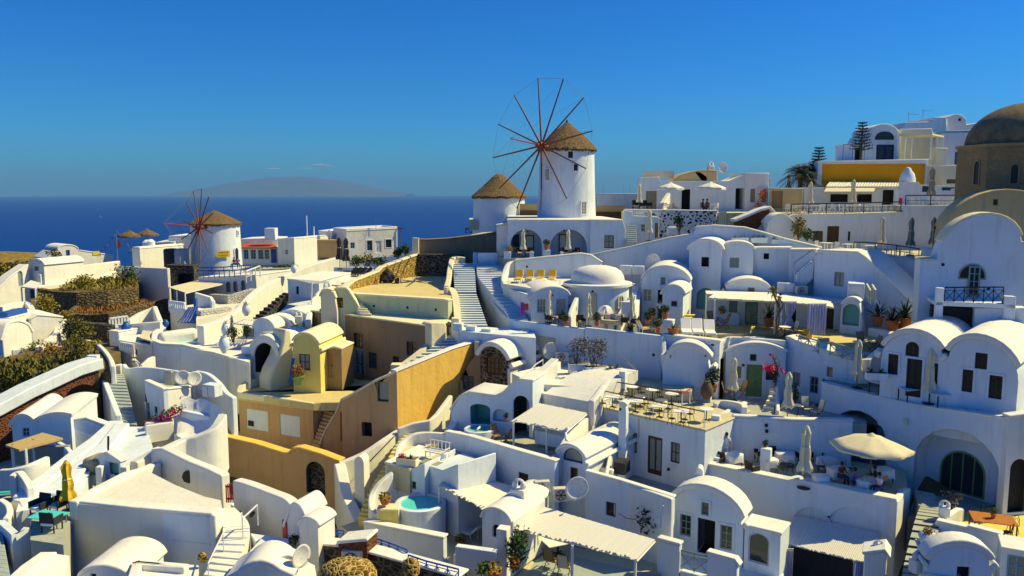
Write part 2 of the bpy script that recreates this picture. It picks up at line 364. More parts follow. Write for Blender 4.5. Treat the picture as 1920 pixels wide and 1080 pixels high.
def body(parent,fac,ch,T,zb,mat,ops=(),roof=None,rt=.14,over=.05,bev=.085,name='wall',skew=0,lip=0):
 """facade outline (top chain in pixels, straight base at zb) extruded T metres back; real recessed openings; roof shell on top"""
 top=chain(fac,ch); 
 out=[(top[0][0],zb)]+top+[(top[-1][0],zb)]
 holes=[opening(fac,o) for o in ops]
 vs=[];fs=[]
 def W_(a,z,q): return fac.w(a+skew*q,z,q)
 loops=[[Vector((a,z,0)) for a,z in out]]+[[Vector((a,z,0)) for a,z in h] for h in holes]
 vc=[];ed=[];fc=[]
 for l in loops:
  k=len(vc); vc+=[Vector((p.x,p.y)) for p in l]; ed+=[(k+i,k+(i+1)%len(l)) for i in range(len(l))]; fc.append(list(range(k,k+len(l))))
 res=delaunay_2d_cdt(vc,[],fc,2,1e-5)
 k0=sum(len(l) for l in loops)
 flat=[p for l in loops for p in l]
 vs=[W_(p.x,p.y,0) for p in flat]; k1=len(vs); vs+=[W_(p.x,p.y,0) for p in res[0]]; fs=[tuple(i+k1 for i in t) for t in res[2]]
 n=len(out); b=len(vs); vs+=[W_(a,z,T) for a,z in out]
 deep=[h for h,o in zip(holes,ops) if dict(DEF[o[0]],**(o[5] if len(o)>5 else {}))['r']>T-.02]
 if deep:
  vc=[];fc=[]
  for l in [out]+deep: k=len(vc); vc+=[Vector((a,z)) for a,z in l]; fc.append(list(range(k,k+len(l))))
  rb=delaunay_2d_cdt(vc,[],fc,2,1e-5); k2=len(vs); vs+=[W_(p.x,p.y,T) for p in rb[0]]; fs+=[tuple(i+k2 for i in t) for t in rb[2]]
 else: fs.append(list(range(b,b+n)))
 fs+=[(i,(i+1)%n,b+(i+1)%n,b+i) for i in range(n)]
 off=n
 for h,o in zip(holes,ops):
  k=dict(DEF[o[0]]); k.update(o[5] if len(o)>5 else {})
  r=min(k['r'],T); m=len(h); b2=len(vs); vs+=[fac.w(a,z,r if o[0] in('win','door') or k['r']>T-.02 else .15) for a,z in h]
  fs+=[(off+i,off+(i+1)%m,b2+(i+1)%m,b2+i) for i in range(m)]
  off+=m
 if ops: bev=min([.03]+[dict(DEF[o[0]],**(o[5] if len(o)>5 else {}))['r']*.3 for o in ops])
 o=mkobj(name,vs,fs,mat,parent,bev=bev)
 for q in ops: fit(parent,fac,q,mat)
 if roof:
  up=[(a-over if i==0 else (a+over if i==len(top)-1 else a),z) for i,(a,z) in enumerate(top)]
  runs=[];cur=[up[0]]
  for p,q in zip(up,up[1:]):
   if abs(q[1]-p[1])>abs(q[0]-p[0])*2.5:
    if len(cur)>1: runs.append(cur)
    cur=[q]
   else: cur.append(q)
  if len(cur)>1: runs.append(cur)
  mb=MB()
  for rn in runs:
   n=len(rn); nn=[]
   for i in range(n):
    a=rn[max(0,i-1)]; b_=rn[min(n-1,i+1)]; dx,dz=b_[0]-a[0],b_[1]-a[1]; L=math.hypot(dx,dz) or 1
    nn.append((rn[i][0]-dz/L*rt,rn[i][1]+dx/L*rt))
   v=[]; 
   for q in(-over,T+over):
    v+=[W_(a,z-.01,q) for a,z in rn]+[W_(a,z,q) for a,z in nn]
   m=2*n; f=[]
   for i in range(n-1):
    f+=[(i,i+1,n+i+1,n+i),(m+i,m+i+1,m+n+i+1,m+n+i),(i,i+1,m+i+1,m+i),(n+i,n+i+1,m+n+i+1,m+n+i)]
   f+=[(0,n,m+n,m),(n-1,2*n-1,m+2*n-1,m+n-1)]
   mb.add(v,f)
   if lip:   # raised parapet along front and back edges
    pass
  mb.build('roof',roof,parent,bev=min(.08,rt*.45))
 return o
def house(name,label,cat,fac,ch,T,zb,mat='white',ops=(),roof='white',group=None,**k):
 top=chain(fac,ch); sm=(top[0][0]+top[-1][0])/2; b=fac.w(sm,zb,T/2)
 t=thing(name,label,cat,b,group); body(t,fac,ch,T,zb,mat,ops,roof,**k); return t
def parapet(parent,fac,ch,T,h=.5,t=.25,mat='white',name='parapet',sides='flrb'):
 """low wall round a flat roof"""
 top=chain(fac,ch); s0,s1=top[0][0],top[-1][0]; z0,z1=top[0][1],top[-1][1]
 mb=MB()
 def seg(a,b,za,zb_):
  a=Vector(a);b=Vector(b); d=(b-a); d.z=0; d.normalize(); n=Vector((-d.y,d.x,0))*t/2; v=[]
  for p,z in((a,za),(b,zb_)):
   for sg in(-1,1):
    q=p+n*sg; v+=[Vector((q.x,q.y,z-.05)),Vector((q.x,q.y,z+h))]
  mb.add(v,[(0,1,3,2),(4,6,7,5),(0,4,5,1),(2,3,7,6),(0,2,6,4),(1,5,7,3)])
 e=t/2
 if 'f' in sides: seg(fac.w(s0,0,e),fac.w(s1,0,e),z0,z1)
 if 'b' in sides: seg(fac.w(s0,0,T-e),fac.w(s1,0,T-e),z0,z1)
 if 'l' in sides: seg(fac.w(s0+e,0,t),fac.w(s0+e,0,T-t),z0+.002,z0+.002)
 if 'r' in sides: seg(fac.w(s1-e,0,t),fac.w(s1-e,0,T-t),z1+.002,z1+.002)
 return mb.build(name,mat,parent,bev=.06)
def catmull(pts,n=5):
 out=[]
 for i in range(len(pts)-1):
  p0=pts[max(0,i-1)];p1=pts[i];p2=pts[i+1];p3=pts[min(len(pts)-1,i+2)]
  for k in range(n):
   t=k/n; out.append(.5*((2*p1)+(-p0+p2)*t+(2*p0-5*p1+4*p2-p3)*t*t+(-p0+3*p1-3*p2+p3)*t**3))
 out.append(pts[-1]); return out
def pts3(pts,z=None):
 return [Vector(p) if isinstance(p,Vector) else (PZ(p[0],p[1],z) if len(p)==2 else P(*p)) for p in pts]
def wallmesh(mb,q,h=2,t=.35,zb=None,closed=False):
 n=len(q); vs=[]
 for i,p in enumerate(q):
  if closed: a,b=q[i-1],q[(i+1)%n]
  else: a,b=q[max(0,i-1)],q[min(n-1,i+1)]
  d=(b-a); d.z=0; d.normalize(); m=Vector((-d.y,d.x,0))*t/2
  zz=zb if zb is not None else p.z-(h[i*len(h)//n] if isinstance(h,(list,tuple)) else h)
  for sg in(-1,1): vs+=[Vector((p.x+m.x*sg,p.y+m.y*sg,zz)),Vector((p.x+m.x*sg,p.y+m.y*sg,p.z))]
 fs=[]
 for i in range(n if closed else n-1):
  a=4*i;b=4*((i+1)%n)
  fs+=[(a,a+1,b+1,b),(a+2,b+2,b+3,a+3),(a+1,a+3,b+3,b+1),(a,b,b+2,a+2)]
 if not closed: fs+=[(0,2,3,1),(4*n-4,4*n-3,4*n-1,4*n-2)]
 mb.add(vs,fs)
def wall(label,pts,h=2,t=.35,mat='white',z=None,zb=None,sm=False,name='wall',cat='wall',bev=.09,parent=None,group=None,closed=False):
 q=pts3(pts,z)
 if sm: q=catmull(q,6)
 mb=MB(); wallmesh(mb,q,h,t,zb,closed)
 o=mb.build(name,mat,parent,bev=bev,seg=3)
 if parent is None: tag(o,label,cat,group)
 return o
def deck(pts,z,mat='floor',down=3,name='terrace_floor',kind='structure',bev=0,label=None,cat=None,parent=None):
 q=pts3(pts,z); n=len(q)
 vs=[Vector((p.x,p.y,z)) for p in q]+[Vector((p.x,p.y,z-down)) for p in q]
 o=mkobj(name,vs,[list(range(n)),list(range(2*n-1,n-1,-1))]+[(i,(i+1)%n,n+(i+1)%n,n+i) for i in range(n)],mat,parent,bev=bev)
 if parent is None: tag(o,label,cat,None,kind)
 return o
def stairs(label,secs,n,mat='white',down=1.2,treadmat=None,name='staircase',nose=0):
 """secs: cross sections [(L,R)] from bottom to top (3D points); n steps follow them"""
 secs=[(Vector(a),Vector(b)) for a,b in secs]
 if len(secs)>2:
  L=catmull([a for a,b in secs],8); Q=catmull([b for a,b in secs],8)
 else: L=[a for a,b in secs];Q=[b for a,b in secs]
 def at(arr,t):
  x=t*(len(arr)-1); i=min(int(x),len(arr)-2); return arr[i].lerp(arr[i+1],x-i)
 mb=MB(); tr=MB()
 for i in range(n):
  a,b=at(L,i/n),at(Q,i/n); c,d=at(L,(i+1)/n),at(Q,(i+1)/n); z=(c.z+d.z)/2; zl=min(a.z,b.z)-down
  vs=[Vector((p.x,p.y,zz)) for zz in(zl,z) for p in(a,b,d,c)]
  mb.add(vs,[(0,3,2,1),(4,5,6,7),(0,1,5,4),(1,2,6,5),(2,3,7,6),(3,0,4,7)])
  if treadmat:
   e=(c-a)*.03; vs=[Vector((p.x,p.y,zz)) for zz in(z,z+.03) for p in(a+e*0-(c-a)*.04,b-(d-b)*.04,d,c)]
   tr.add(vs,[(0,3,2,1),(4,5,6,7),(0,1,5,4),(1,2,6,5),(2,3,7,6),(3,0,4,7)])
 if treadmat:
  t=thing(name,label,'staircase',tuple(at(L,0).lerp(at(Q,0),.5)))
  mb.build('risers',mat,t); tr.build('treads',treadmat,t); return t
 o=mb.build(name,mat,bev=.02,seg=1); return tag(o,label,'staircase')
def cuboid(name,label,cat,fac,u1,v1,u2,v2,T,mat='white',parent=None,bev=.04,down=0,q=0,group=None):
 o=('x',u1,v1,u2,v2); p=opening(fac,o); p=[(p[0][0],p[0][1]-down),(p[1][0],p[1][1]-down),p[2],p[3]]
 mb=MB(); slab(mb,fac,p,q,q+T); ob=mb.build(name,mat,parent,bev=bev)
 if parent is None: tag(ob,label,cat,group)
 return ob
def copytree(o,parent=None):
 c=o.copy(); COL.objects.link(c); c.parent=parent
 for ch in list(o.children): copytree(ch,c)
 return c
PROTO={}
def place(key,label,p,rz=0,sc=1,group=None):
 """first use builds the kind, later uses copy it with its parts"""
 fn,o0=PROTO[key]
 if o0 is None: o=fn(); PROTO[key][1]=o
 else: o=copytree(o0)
 o.location=p; o.rotation_euler=(0,0,rz); o.scale=(sc,)*3 if not isinstance(sc,tuple) else sc
 o['label']=label
 if group: o['group']=group
 elif 'group' in o: del o['group']
 return o
def proto(key):
 def d(fn): PROTO[key]=[fn,None]; return fn
 return d
def Q(z,*uv): return [PZ(u,v,z) for u,v in uv]
def side(f,u,v):
 """the plane of the right-hand side wall, starting at the facade corner seen at (u,v)"""
 g=Fac.__new__(Fac); g.o=f.hit(u,v); g.d=-f.n; g.n=Vector((g.d.y,-g.d.x,0)); return g
def stick(parent,f,u1,v1,u2,v2,fc='grey_green',kind='window',gx=2,gy=2,arch=False,glass='glass',leaf=None):
 """small far window or door with a frame that stands proud of the wall"""
 pts=opening(f,('x',u1,v1,u2,v2,dict(arch=arch)))
 mb=MB(); slab(mb,f,inset(pts,.02),-.02,.05); o=mb.build(kind,leaf or (glass if kind=='window' else fc),parent)
 mb=MB(); xs=[p[0] for p in pts]; zs=[p[1] for p in pts]; x0,x1,z0,z1=min(xs),max(xs),min(zs),max(zs); ring(mb,f,pts,inset(pts,min(.09,(x1-x0)*.14)),-.07,.02)
 if kind=='window':
  for i in range(1,gx): x=x0+(x1-x0)*i/gx; zt=archtop(pts,x); slab(mb,f,[(x-.03,z0),(x+.03,z0),(x+.03,zt),(x-.03,zt)],-.06,-.01)
  for j in range(1,gy): z=z0+(z1-z0)*j/gy; slab(mb,f,[(x0,z-.025),(x1,z-.025),(x1,z+.025),(x0,z+.025)],-.058,-.012)
 mb.build('frame',fc,o); return o
def cylfac(c,rad,u,v):
 q=P(u,v,1); dx=q.x; A=dx*dx+1; B=-2*(c.x*dx+c.y); Cc=c.x**2+c.y**2-rad**2
 tt=(-B-math.sqrt(max(0,B*B-4*A*Cc)))/(2*A); p=q*tt; n=Vector((p.x-c.x,p.y-c.y,0)).normalized()
 f=Fac.__new__(Fac); f.n=n; f.d=Vector((-n.y,n.x,0)); f.o=p; return f
# ---------------- kinds of furniture, plants and people (built once, copied after)
def T0(name,cat): return thing(name,'',cat,(0,0,0))
def leafcloud(blobs,n,size,seed=1,up=.2,elong=1.6):
 r=random.Random(seed); mb=MB(); tot=sum(b[3]*b[4]*b[5] for b in blobs)
 for (x,y,z,a,b,c) in blobs:
  k=int(n*a*b*c/tot)+1
  for i in range(k):
   d=Vector((r.gauss(0,1),r.gauss(0,1),r.gauss(0,1))).normalized()*(r.random()**.45)
   p=Vector((x+d.x*a,y+d.y*b,z+d.z*c)); s=size*r.uniform(.6,1.4)
   t=Vector((r.gauss(0,1),r.gauss(0,1),r.gauss(0,1)+up)).normalized(); q=t.orthogonal().normalized()
   q=Matrix.Rotation(r.uniform(0,6.28),3,t)@q
   e=t*s*elong; q=q*s*.5
   mb.add([p-e*.5,p+q*.7,p+e*.5,p-q*.7],[(0,1,2,3)])
 return mb
def spikes(c,n,L,w,seed=1,spread=1.0,bend=.35):
 """agave / palm like pointed leaves from one centre"""
 r=random.Random(seed); mb=MB(); c=Vector(c)
 for i in range(n):
  az=2*pi*i/n+r.uniform(-.3,.3); el=r.uniform(.25,1.35)*spread if spread>0 else 1.2
  d=Vector((math.cos(az)*math.cos(el),math.sin(az)*math.cos(el),math.sin(el))); sd_=Vector((-math.sin(az),math.cos(az),0))
  l=L*r.uniform(.7,1.1); k=4; prev=None
  pts=[]
  for j in range(k+1):
   t=j/k; p=c+d*l*t+Vector((0,0,-bend*l*t*t)); ww=w*(1-t)**.7*(.6+.4*min(1,t*4))
   pts.append((p-sd_*ww,p+sd_*ww))
  for (a,b),(e,f) in zip(pts,pts[1:]): mb.add([a,b,f,e],[(0,1,2,3)])
 return mb
def chairgen(key,name,cat,seatm,framem,style):
 @proto(key)
 def _():
  t=T0(name,cat)
  if style=='bistro':
   mb=MB().lathe((0,0,.43),[(.19,0),(.2,.015),(.19,.03)],14); mb.build('seat',seatm,t,local=True)
   for sx in(-1,1):
    for sy in(-1,1): mb=MB().tube((sx*.13,sy*.13,.43),(sx*.2,sy*.2,0),.014,.014,5); mb.build('leg',framem,t,local=True)
   pts=[Vector((math.cos(a)*.19,.17+.06*math.sin(a),.43+max(0,math.sin(a))*.46)) for a in [pi*i/10 for i in range(11)]]
   pts2=[Vector((math.cos(a)*.11,.175+.05*math.sin(a),.43+max(0,math.sin(a))*.33)) for a in [pi*i/8 for i in range(9)]]
   mb=MB(); mb.path(pts,.016,5); mb.path(pts2,.012,5); mb.build('backrest',framem,t,local=True)
  elif style=='wicker':
   MB().box((0,0,.36),(.58,.56,.12)).build('seat',seatm,t,local=True,bev=.02)
   MB().box((0,.27,.62),(.6,.07,.52),rx=-.14).build('backrest',framem,t,local=True,bev=.02)
   for sx in(-1,1):
    MB().box((sx*.3,0,.5),(.07,.56,.3)).build('armrest',framem,t,local=True,bev=.02)
    for sy in(-1,1): MB().tube((sx*.27,sy*.24,.32),(sx*.27,sy*.24,0),.03,.03,6).build('leg',framem,t,local=True)
  elif style=='deck':
   MB().box((0,-.02,.43),(.5,.46,.03)).build('seat',seatm,t,local=True)
   MB().box((0,.31,.78),(.48,.025,.66),rx=-.25).build('backrest',seatm,t,local=True)
   for sx in(-1,1):
    mb=MB(); mb.tube((sx*.26,-.28,0),(sx*.26,.3,.62),.02,.02,5); mb.tube((sx*.26,.34,0),(sx*.26,-.26,.62),.02,.02,5); mb.tube((sx*.27,.2,.43),(sx*.26,.42,1.12),.022,.022,5); mb.build('frame',framem,t,local=True)
    MB().box((sx*.28,-.02,.64),(.05,.5,.03)).build('armrest',framem,t,local=True)
  elif style=='plain':
   MB().box((0,0,.44),(.42,.42,.035)).build('seat',seatm,t,local=True)
   mb=MB()
   for z in(.58,.68,.78,.86): mb.box((0,.21,z),(.4,.02,.06),rx=-.1)
   mb.build('backrest',seatm,t,local=True)
   for sx in(-1,1):
    MB().tube((sx*.19,-.19,.43),(sx*.2,-.2,0),.02,.016,5).build('leg',framem,t,local=True)
    MB().tube((sx*.19,.22,.92),(sx*.2,.2,0),.02,.016,5).build('leg',framem,t,local=True)
  return t
chairgen('bistro','bistro_chair','chair','metal_dark','metal_dark','bistro')
chairgen('bistro_grey','bistro_chair','chair','canvas_dark','metal_grey','bistro')
chairgen('wicker','wicker_armchair','armchair','cushion_beige','wicker','wicker')
chairgen('stripe','wicker_armchair','armchair','cloth_white','charcoal','wicker')
chairgen('director','folding_armchair','chair','wood','dark_wood','deck')
chairgen('director_white','folding_armchair','chair','canvas','dark_wood','deck')
chairgen('cream','wooden_chair','chair','canvas_white','canvas_white','plain')
chairgen('dark','wooden_chair','chair','dark_wood','dark_wood','plain')
def tablegen(key,name,shape,w,d,top,leg,h=.74):
 @proto(key)
 def _():
  t=T0(name,'table')
  if shape=='round':
   MB().lathe((0,0,h),[(w/2-.01,0),(w/2,.01),(w/2,.03),(w/2-.01,.04)],20).build('tabletop',top,t,local=True)
  else: MB().box((0,0,h+.02),(w,d,.045)).build('tabletop',top,t,local=True,bev=.008)
  if shape in('round','sq'):
   mb=MB().tube((0,0,0.05),(0,0,h),.035,.03,8); mb.build('stem',leg,t,local=True)
   mb=MB()
   for i in range(4):
    a=pi/4+i*pi/2; mb.tube((0,0,.14),(math.cos(a)*.26,math.sin(a)*.26,.015),.03,.02,5)
   mb.build('base',leg,t,local=True)
  else:
   for sx in(-1,1):
    for sy in(-1,1): MB().box((sx*(w/2-.06),sy*(d/2-.06),h/2),(.06,.06,h)).build('leg',leg,t,local=True)
  return t
tablegen('roundtable','bistro_table','round',.85,.85,'cloth_white','metal_dark')
tablegen('greyround','bistro_table','round',.8,.8,'metal_grey','metal_dark')
tablegen('sqtable','bistro_table','sq',.85,.75,'cloth_white','metal_dark')
tablegen('bigsq','square_table','legs',1.25,.85,'white_paint','metal_dark')
tablegen('creamtable','wooden_table','legs',.8,.8,'canvas_white','canvas_white')
tablegen('redtable','wooden_table','legs',1.9,1.35,'orange_wood','dark_wood')
@proto('clothtable')
def _():
 t=T0('restaurant_table','table'); 
 mb=MB(); n=28; prof=[]
 vs=[];fs=[]
 for j,(k,z,wv) in enumerate(((0,.76,0),(.97,.76,0),(1,.745,0),(1.01,.55,.02),(1.03,.32,.05))):
  for i in range(n):
   a=2*pi*i/n; c,s_=math.cos(a),math.sin(a); q=max(abs(c),abs(s_)); rr=1/q
   rr=min(rr,1.22)
   f=k*(1+wv*math.sin(i*2.7)); zz=z-(.12 if (j==4 and rr>1.2) else 0)
   vs.append((c*rr*f*.55,s_*rr*f*.42,zz))
 for j in range(4):
  for i in range(n): fs.append((j*n+i,j*n+(i+1)%n,(j+1)*n+(i+1)%n,(j+1)*n+i))
 mb.add(vs,fs); o=mb.build('tablecloth','cloth_white',t,local=True,smooth=True)
 for sx in(-1,1):
  for sy in(-1,1): MB().tube((sx*.42,sy*.3,.72),(sx*.42,sy*.3,0),.025,.025,5).build('leg','dark_wood',t,local=True)
 return t
def loungegen(key,cush,frame,ang=.9):
 @proto(key)
 def _():
  t=T0('sun_lounger','sun lounger')
  mb=MB().box((0,-.35,.30),(.64,1.25,.05)); 
  mb.box((0,.27+math.cos(ang)*.36,.30+math.sin(ang)*.36),(.64,.75,.045),rx=ang); mb.build('frame',frame,t,local=True)
  mb=MB().box((0,-.35,.36),(.58,1.22,.07)); mb.box((0,.25+math.cos(ang)*.36,.37+math.sin(ang)*.36),(.58,.74,.07),rx=ang); mb.build('cushion',cush,t,local=True,bev=.02)
  for sx in(-1,1):
   for y in(-.85,.3): MB().box((sx*.27,y,.14),(.05,.05,.28)).build('leg',frame,t,local=True)
  return t
loungegen('lounge_yellow','cushion_yellow','canvas_white',1.05); loungegen('lounge_dark','charcoal','charcoal',.75); loungegen('lounge_white','cloth_white','white_paint',.8)
loungegen('lounge_blue','turquoise','white_paint',.5)
@proto('sofa')
def _():
 t=T0('garden_sofa','sofa'); MB().box((0,0,.3),(1.6,.75,.3)).build('seat','cushion_beige',t,local=True,bev=.06)
 MB().box((0,.36,.6),(1.6,.18,.5)).build('backrest','cushion_beige',t,local=True,bev=.06)
 for s_ in(-1,1): MB().box((s_*.75,0,.48),(.16,.72,.3)).build('armrest','cushion_beige',t,local=True,bev=.05); MB().box((s_*.4,.2,.62),(.45,.16,.4),rx=-.3).build('cushion','canvas',t,local=True,bev=.07)
 return t
@proto('bench')
def _():
 t=T0('garden_bench','bench'); MB().box((0,0,.44),(1.3,.5,.06)).build('seat','cloth_white',t,local=True,bev=.02)
 mb=MB()
 for i in range(6): mb.box((-.6+i*.24,.26,.7),(.035,.03,.5))
 mb.box((0,.26,.95),(1.3,.04,.05)); mb.box((0,.26,.5),(1.3,.04,.05)); mb.build('backrest','canvas_white',t,local=True)
 for sx in(-1,1):
  for sy in(-1,1): MB().tube((sx*.6,sy*.22,.44),(sx*.6,sy*.22,0),.03,.03,5).build('leg','canvas_white',t,local=True)
  MB().box((sx*.62,0,.68),(.05,.5,.04)).build('armrest','canvas_white',t,local=True)
 return t
def brollyclosed(key,cloth,h=2.7):
 @proto(key)
 def _():
  t=T0('closed_parasol','parasol'); r=random.Random(len(key))
  MB().tube((0,0,0),(0,0,h),.03,.025,7).build('pole','wood' if cloth!='charcoal' else 'metal_grey',t,local=True)
  vs=[];fs=[];n=18; prof=[(.03,h+.02),(.09,h-.12),(.13,h-.35),(.10,h-.75),(.14,h-1.2),(.13,h-1.5),(.21,h-1.85),(.19,h-1.95)]
  for j,(q,z) in enumerate(prof):
   for i in range(n):
    a=2*pi*i/n; k=q*1.35*(1+(.28 if i%3==0 else -.14)*(1 if j>1 else .3)); vs.append((k*math.cos(a)+.02*math.sin(j*2),k*math.sin(a),z-(.08 if j==len(prof)-1 and i%3==0 else 0)))
  for j in range(len(prof)-1):
   for i in range(n): fs.append((j*n+i,j*n+(i+1)%n,(j+1)*n+(i+1)%n,(j+1)*n+i))
  MB().add(vs,fs).build('canopy',cloth,t,local=True)
  MB().lathe((0,0,h-.95),[(.17,0),(.19,.03),(.17,.06)],12).build('tie','canvas',t,local=True)
  MB().lathe((0,0,0),[(.28,0),(.28,.06),(.06,.09)],14).build('base','metal_dark',t,local=True)
  return t
brollyclosed('closed','canvas'); brollyclosed('closed_dark','charcoal',2.9); brollyclosed('closed_yellow','canvas_yellow',2.6); brollyclosed('closed_grey','canvas_dark',2.7)
def brollyopen(key,cloth,rad,h,n=8,val=.12,rise=.55):
 @proto(key)
 def _():
  t=T0('open_parasol','parasol')
  MB().tube((0,0,0),(0,0,h+.1),.03,.03,7).build('pole','white_paint' if cloth=='canvas_white' else 'wood',t,local=True)
  vs=[(0,0,h+rise)]; fs=[]; K=4; m=n*4
  for j in range(1,K+1):
   for i in range(m):
    a=2*pi*i/m; f=(i%4)/4; sag=1-(1-math.cos(pi/n))*math.sin(pi*f)*1.0
    q=rad*j/K*sag; z=h+rise*(1-(j/K)**1.25)-(.05*math.sin(pi*f)*j/K)
    vs.append((q*math.cos(a),q*math.sin(a),z))
  fs=[(0,1+i,1+(i+1)%m) for i in range(m)]
  for j in range(K-1):
   for i in range(m): fs.append((1+j*m+i,1+j*m+(i+1)%m,1+(j+1)*m+(i+1)%m,1+(j+1)*m+i))
  can=MB().add(vs,fs); o=can.build('canopy',cloth,t,local=True,smooth=True)
  s_=o.modifiers.new('solid','SOLIDIFY'); s_.thickness=.02
  mb=MB()
  for i in range(m):
   a=2*pi*i/m; b=2*pi*(i+1)/m; p=Vector(vs[1+(K-1)*m+i]); q=Vector(vs[1+(K-1)*m+(i+1)%m]); dz=Vector((0,0,-val-(.03*math.sin(i*1.7))))
   mb.add([p,q,q+dz,p+dz],[(0,1,2,3)])
  mb.build('valance',cloth,o,local=True)
  for i in range(n):
   a=2*pi*i/n; MB().tube((0,0,h+rise-.05),(rad*.97*math.cos(a),rad*.97*math.sin(a),h-.03),.012,.012,4).build('rib','metal_grey',t,local=True)
  MB().lathe((0,0,0),[(.3,0),(.3,.07),(.06,.1)],14).build('base','metal_dark',t,local=True)
  MB().lathe((0,0,h+rise-.02),[(.3,-.06),(.12,.06),(.02,.12)],10).build('cap',cloth,t,local=True)
  return t
brollyopen('open_big','canvas',2.1,2.35,8,.10,.62); brollyopen('open_white','canvas_white',1.45,2.3,8,.16,.5)
brollyopen('open_straw','thatch',1.5,2.3,10,.12,.75); brollyopen('open_blue','blue_paint',1.2,2.0,8,.1,.4)
def potgen(key,potm,potprof,leafm,fn,cat='potted plant',name='potted_plant'):
 @proto(key)
 def _():
  t=T0(name,cat); 
  MB().lathe((0,0,0),potprof,16).build('pot',potm,t,local=True,smooth=True)
  for nm,mt,mb in fn(): mb.build(nm,mt,t,local=True)
  return t
P1=[(.14,0),(.2,.28),(.24,.3),(.24,.36),(.2,.36),(.19,.33)]
P2=[(.22,0),(.33,.5),(.38,.52),(.38,.62),(.33,.62),(.3,.55)]
VASE=[(.12,0),(.26,.25),(.3,.45),(.24,.66),(.15,.78),(.18,.84),(.12,.84)]
potgen('pot_green','terracotta',P1,'leaf_green',lambda:[('foliage','leaf_green',leafcloud([(0,0,.6,.3,.3,.28)],160,.10,3)),('blossom','petal_orange',leafcloud([(0,0,.66,.28,.28,.2)],25,.07,5))])
potgen('pot_agave','terracotta',P2,'leaf_silver',lambda:[('foliage','leaf_silver',spikes((0,0,.55),22,.75,.055,4))])
potgen('pot_big','terracotta',P2,'leaf_dark',lambda:[('foliage','leaf_dark',spikes((0,0,.6),34,1.3,.06,6,1.05,.25)),('stem','bark',MB().tube((0,0,.5),(0,0,.9),.04))])
potgen('pot_shrub','terracotta',P1,'leaf_dark',lambda:[('foliage','leaf_dark',leafcloud([(0,0,.75,.35,.35,.42),(.15,.1,.95,.22,.22,.25)],220,.11,8))])
potgen('pot_white_agave','shade_white',VASE,'leaf_green',lambda:[('foliage','leaf_green',spikes((0,0,.8),18,.5,.045,9))])
potgen('vase_white','shade_white',[(.15,0),(.34,.4),(.38,.75),(.28,1.05),(.2,1.15),(.25,1.25),(.18,1.25)],'leaf_silver',lambda:[('foliage','leaf_silver',spikes((0,0,1.2),16,.5,.04,12))])
potgen('jar_dark','bark',[(.2,0),(.42,.35),(.45,.7),(.3,1.05),(.2,1.2),(.24,1.3),(.16,1.3)],'leaf_dark',lambda:[('foliage','leaf_dark',leafcloud([(0,0,1.4,.2,.2,.15)],30,.08,2))])
potgen('pot_low','terracotta',[(.16,0),(.24,.2),(.26,.24),(.2,.24)],'leaf_yellow',lambda:[('foliage','leaf_yellow',leafcloud([(0,0,.35,.3,.3,.2)],110,.09,13))])
potgen('pot_yellowgreen','green_paint',[(.18,0),(.28,.36),(.33,.4),(.27,.4)],'leaf_brown',lambda:[('foliage','leaf_brown',leafcloud([(0,0,.65,.36,.36,.3)],200,.10,14))])
potgen('jar_blue','blue_paint',[(.1,0),(.26,.2),(.28,.4),(.16,.56),(.12,.62),(.15,.66),(.1,.66)],'leaf_dark',lambda:[])
@proto('planter')
def _():
 t=T0('planter_box','planter'); mb=MB().box((0,0,.2),(1.1,.42,.4)); mb.build('box','shade_white',t,local=True,bev=.03)
 MB().box((0,0,.405),(1.0,.34,.02)).build('soil','earth',t,local=True)
 mb=spikes((-.3,0,.4),14,.5,.04,3); a=spikes((.2,0,.4),14,.45,.04,5); mb.add(a.v,a.f); mb.build('foliage','leaf_green',t,local=True); return t
@proto('planter_red')
def _():
 t=T0('planter_box','planter'); MB().box((0,0,.2),(1.2,.42,.4)).build('box','cream',t,local=True,bev=.03)
 MB().box((0,0,.405),(1.1,.34,.02)).build('soil','earth',t,local=True)
 spikes((.2,0,.4),16,.4,.045,5).build('foliage','leaf_green',t,local=True); leafcloud([(-.3,0,.5,.25,.18,.13)],70,.08,3).build('blossom','petal',t,local=True); return t
@proto('planter_shrub')
def _():
 t=T0('planter_box','planter'); MB().box((0,0,.3),(1.3,.55,.6)).build('box','shade_white',t,local=True,bev=.03)
 MB().box((0,0,.605),(1.2,.45,.02)).build('soil','earth',t,local=True)
 mb=MB(); r=random.Random(4)
 for i in range(14): mb.tube((r.uniform(-.4,.4),r.uniform(-.12,.12),.6),(r.uniform(-.75,.75),r.uniform(-.35,.35),r.uniform(1.6,2.3)),.022,.01,4)
 mb.build('stem','bark',t,local=True)
 leafcloud([(-.3,0,1.5,.5,.4,.65),(.3,0,1.6,.5,.4,.7),(0,0,1.9,.5,.4,.4)],420,.10,9).build('foliage','leaf_purple',t,local=True); return t
@proto('planter_grass')
def _():
 t=T0('planter_box','planter'); MB().box((0,0,.2),(1.3,.45,.4)).build('box','shade_white',t,local=True,bev=.03)
 mb=MB()
 for i in range(3): a=spikes((-.42+.42*i,0,.38),12,.5,.04,30+i); mb.add(a.v,a.f)
 mb.build('foliage','leaf_yellow',t,local=True); MB().box((0,0,.405),(1.2,.36,.02)).build('soil','earth',t,local=True); return t
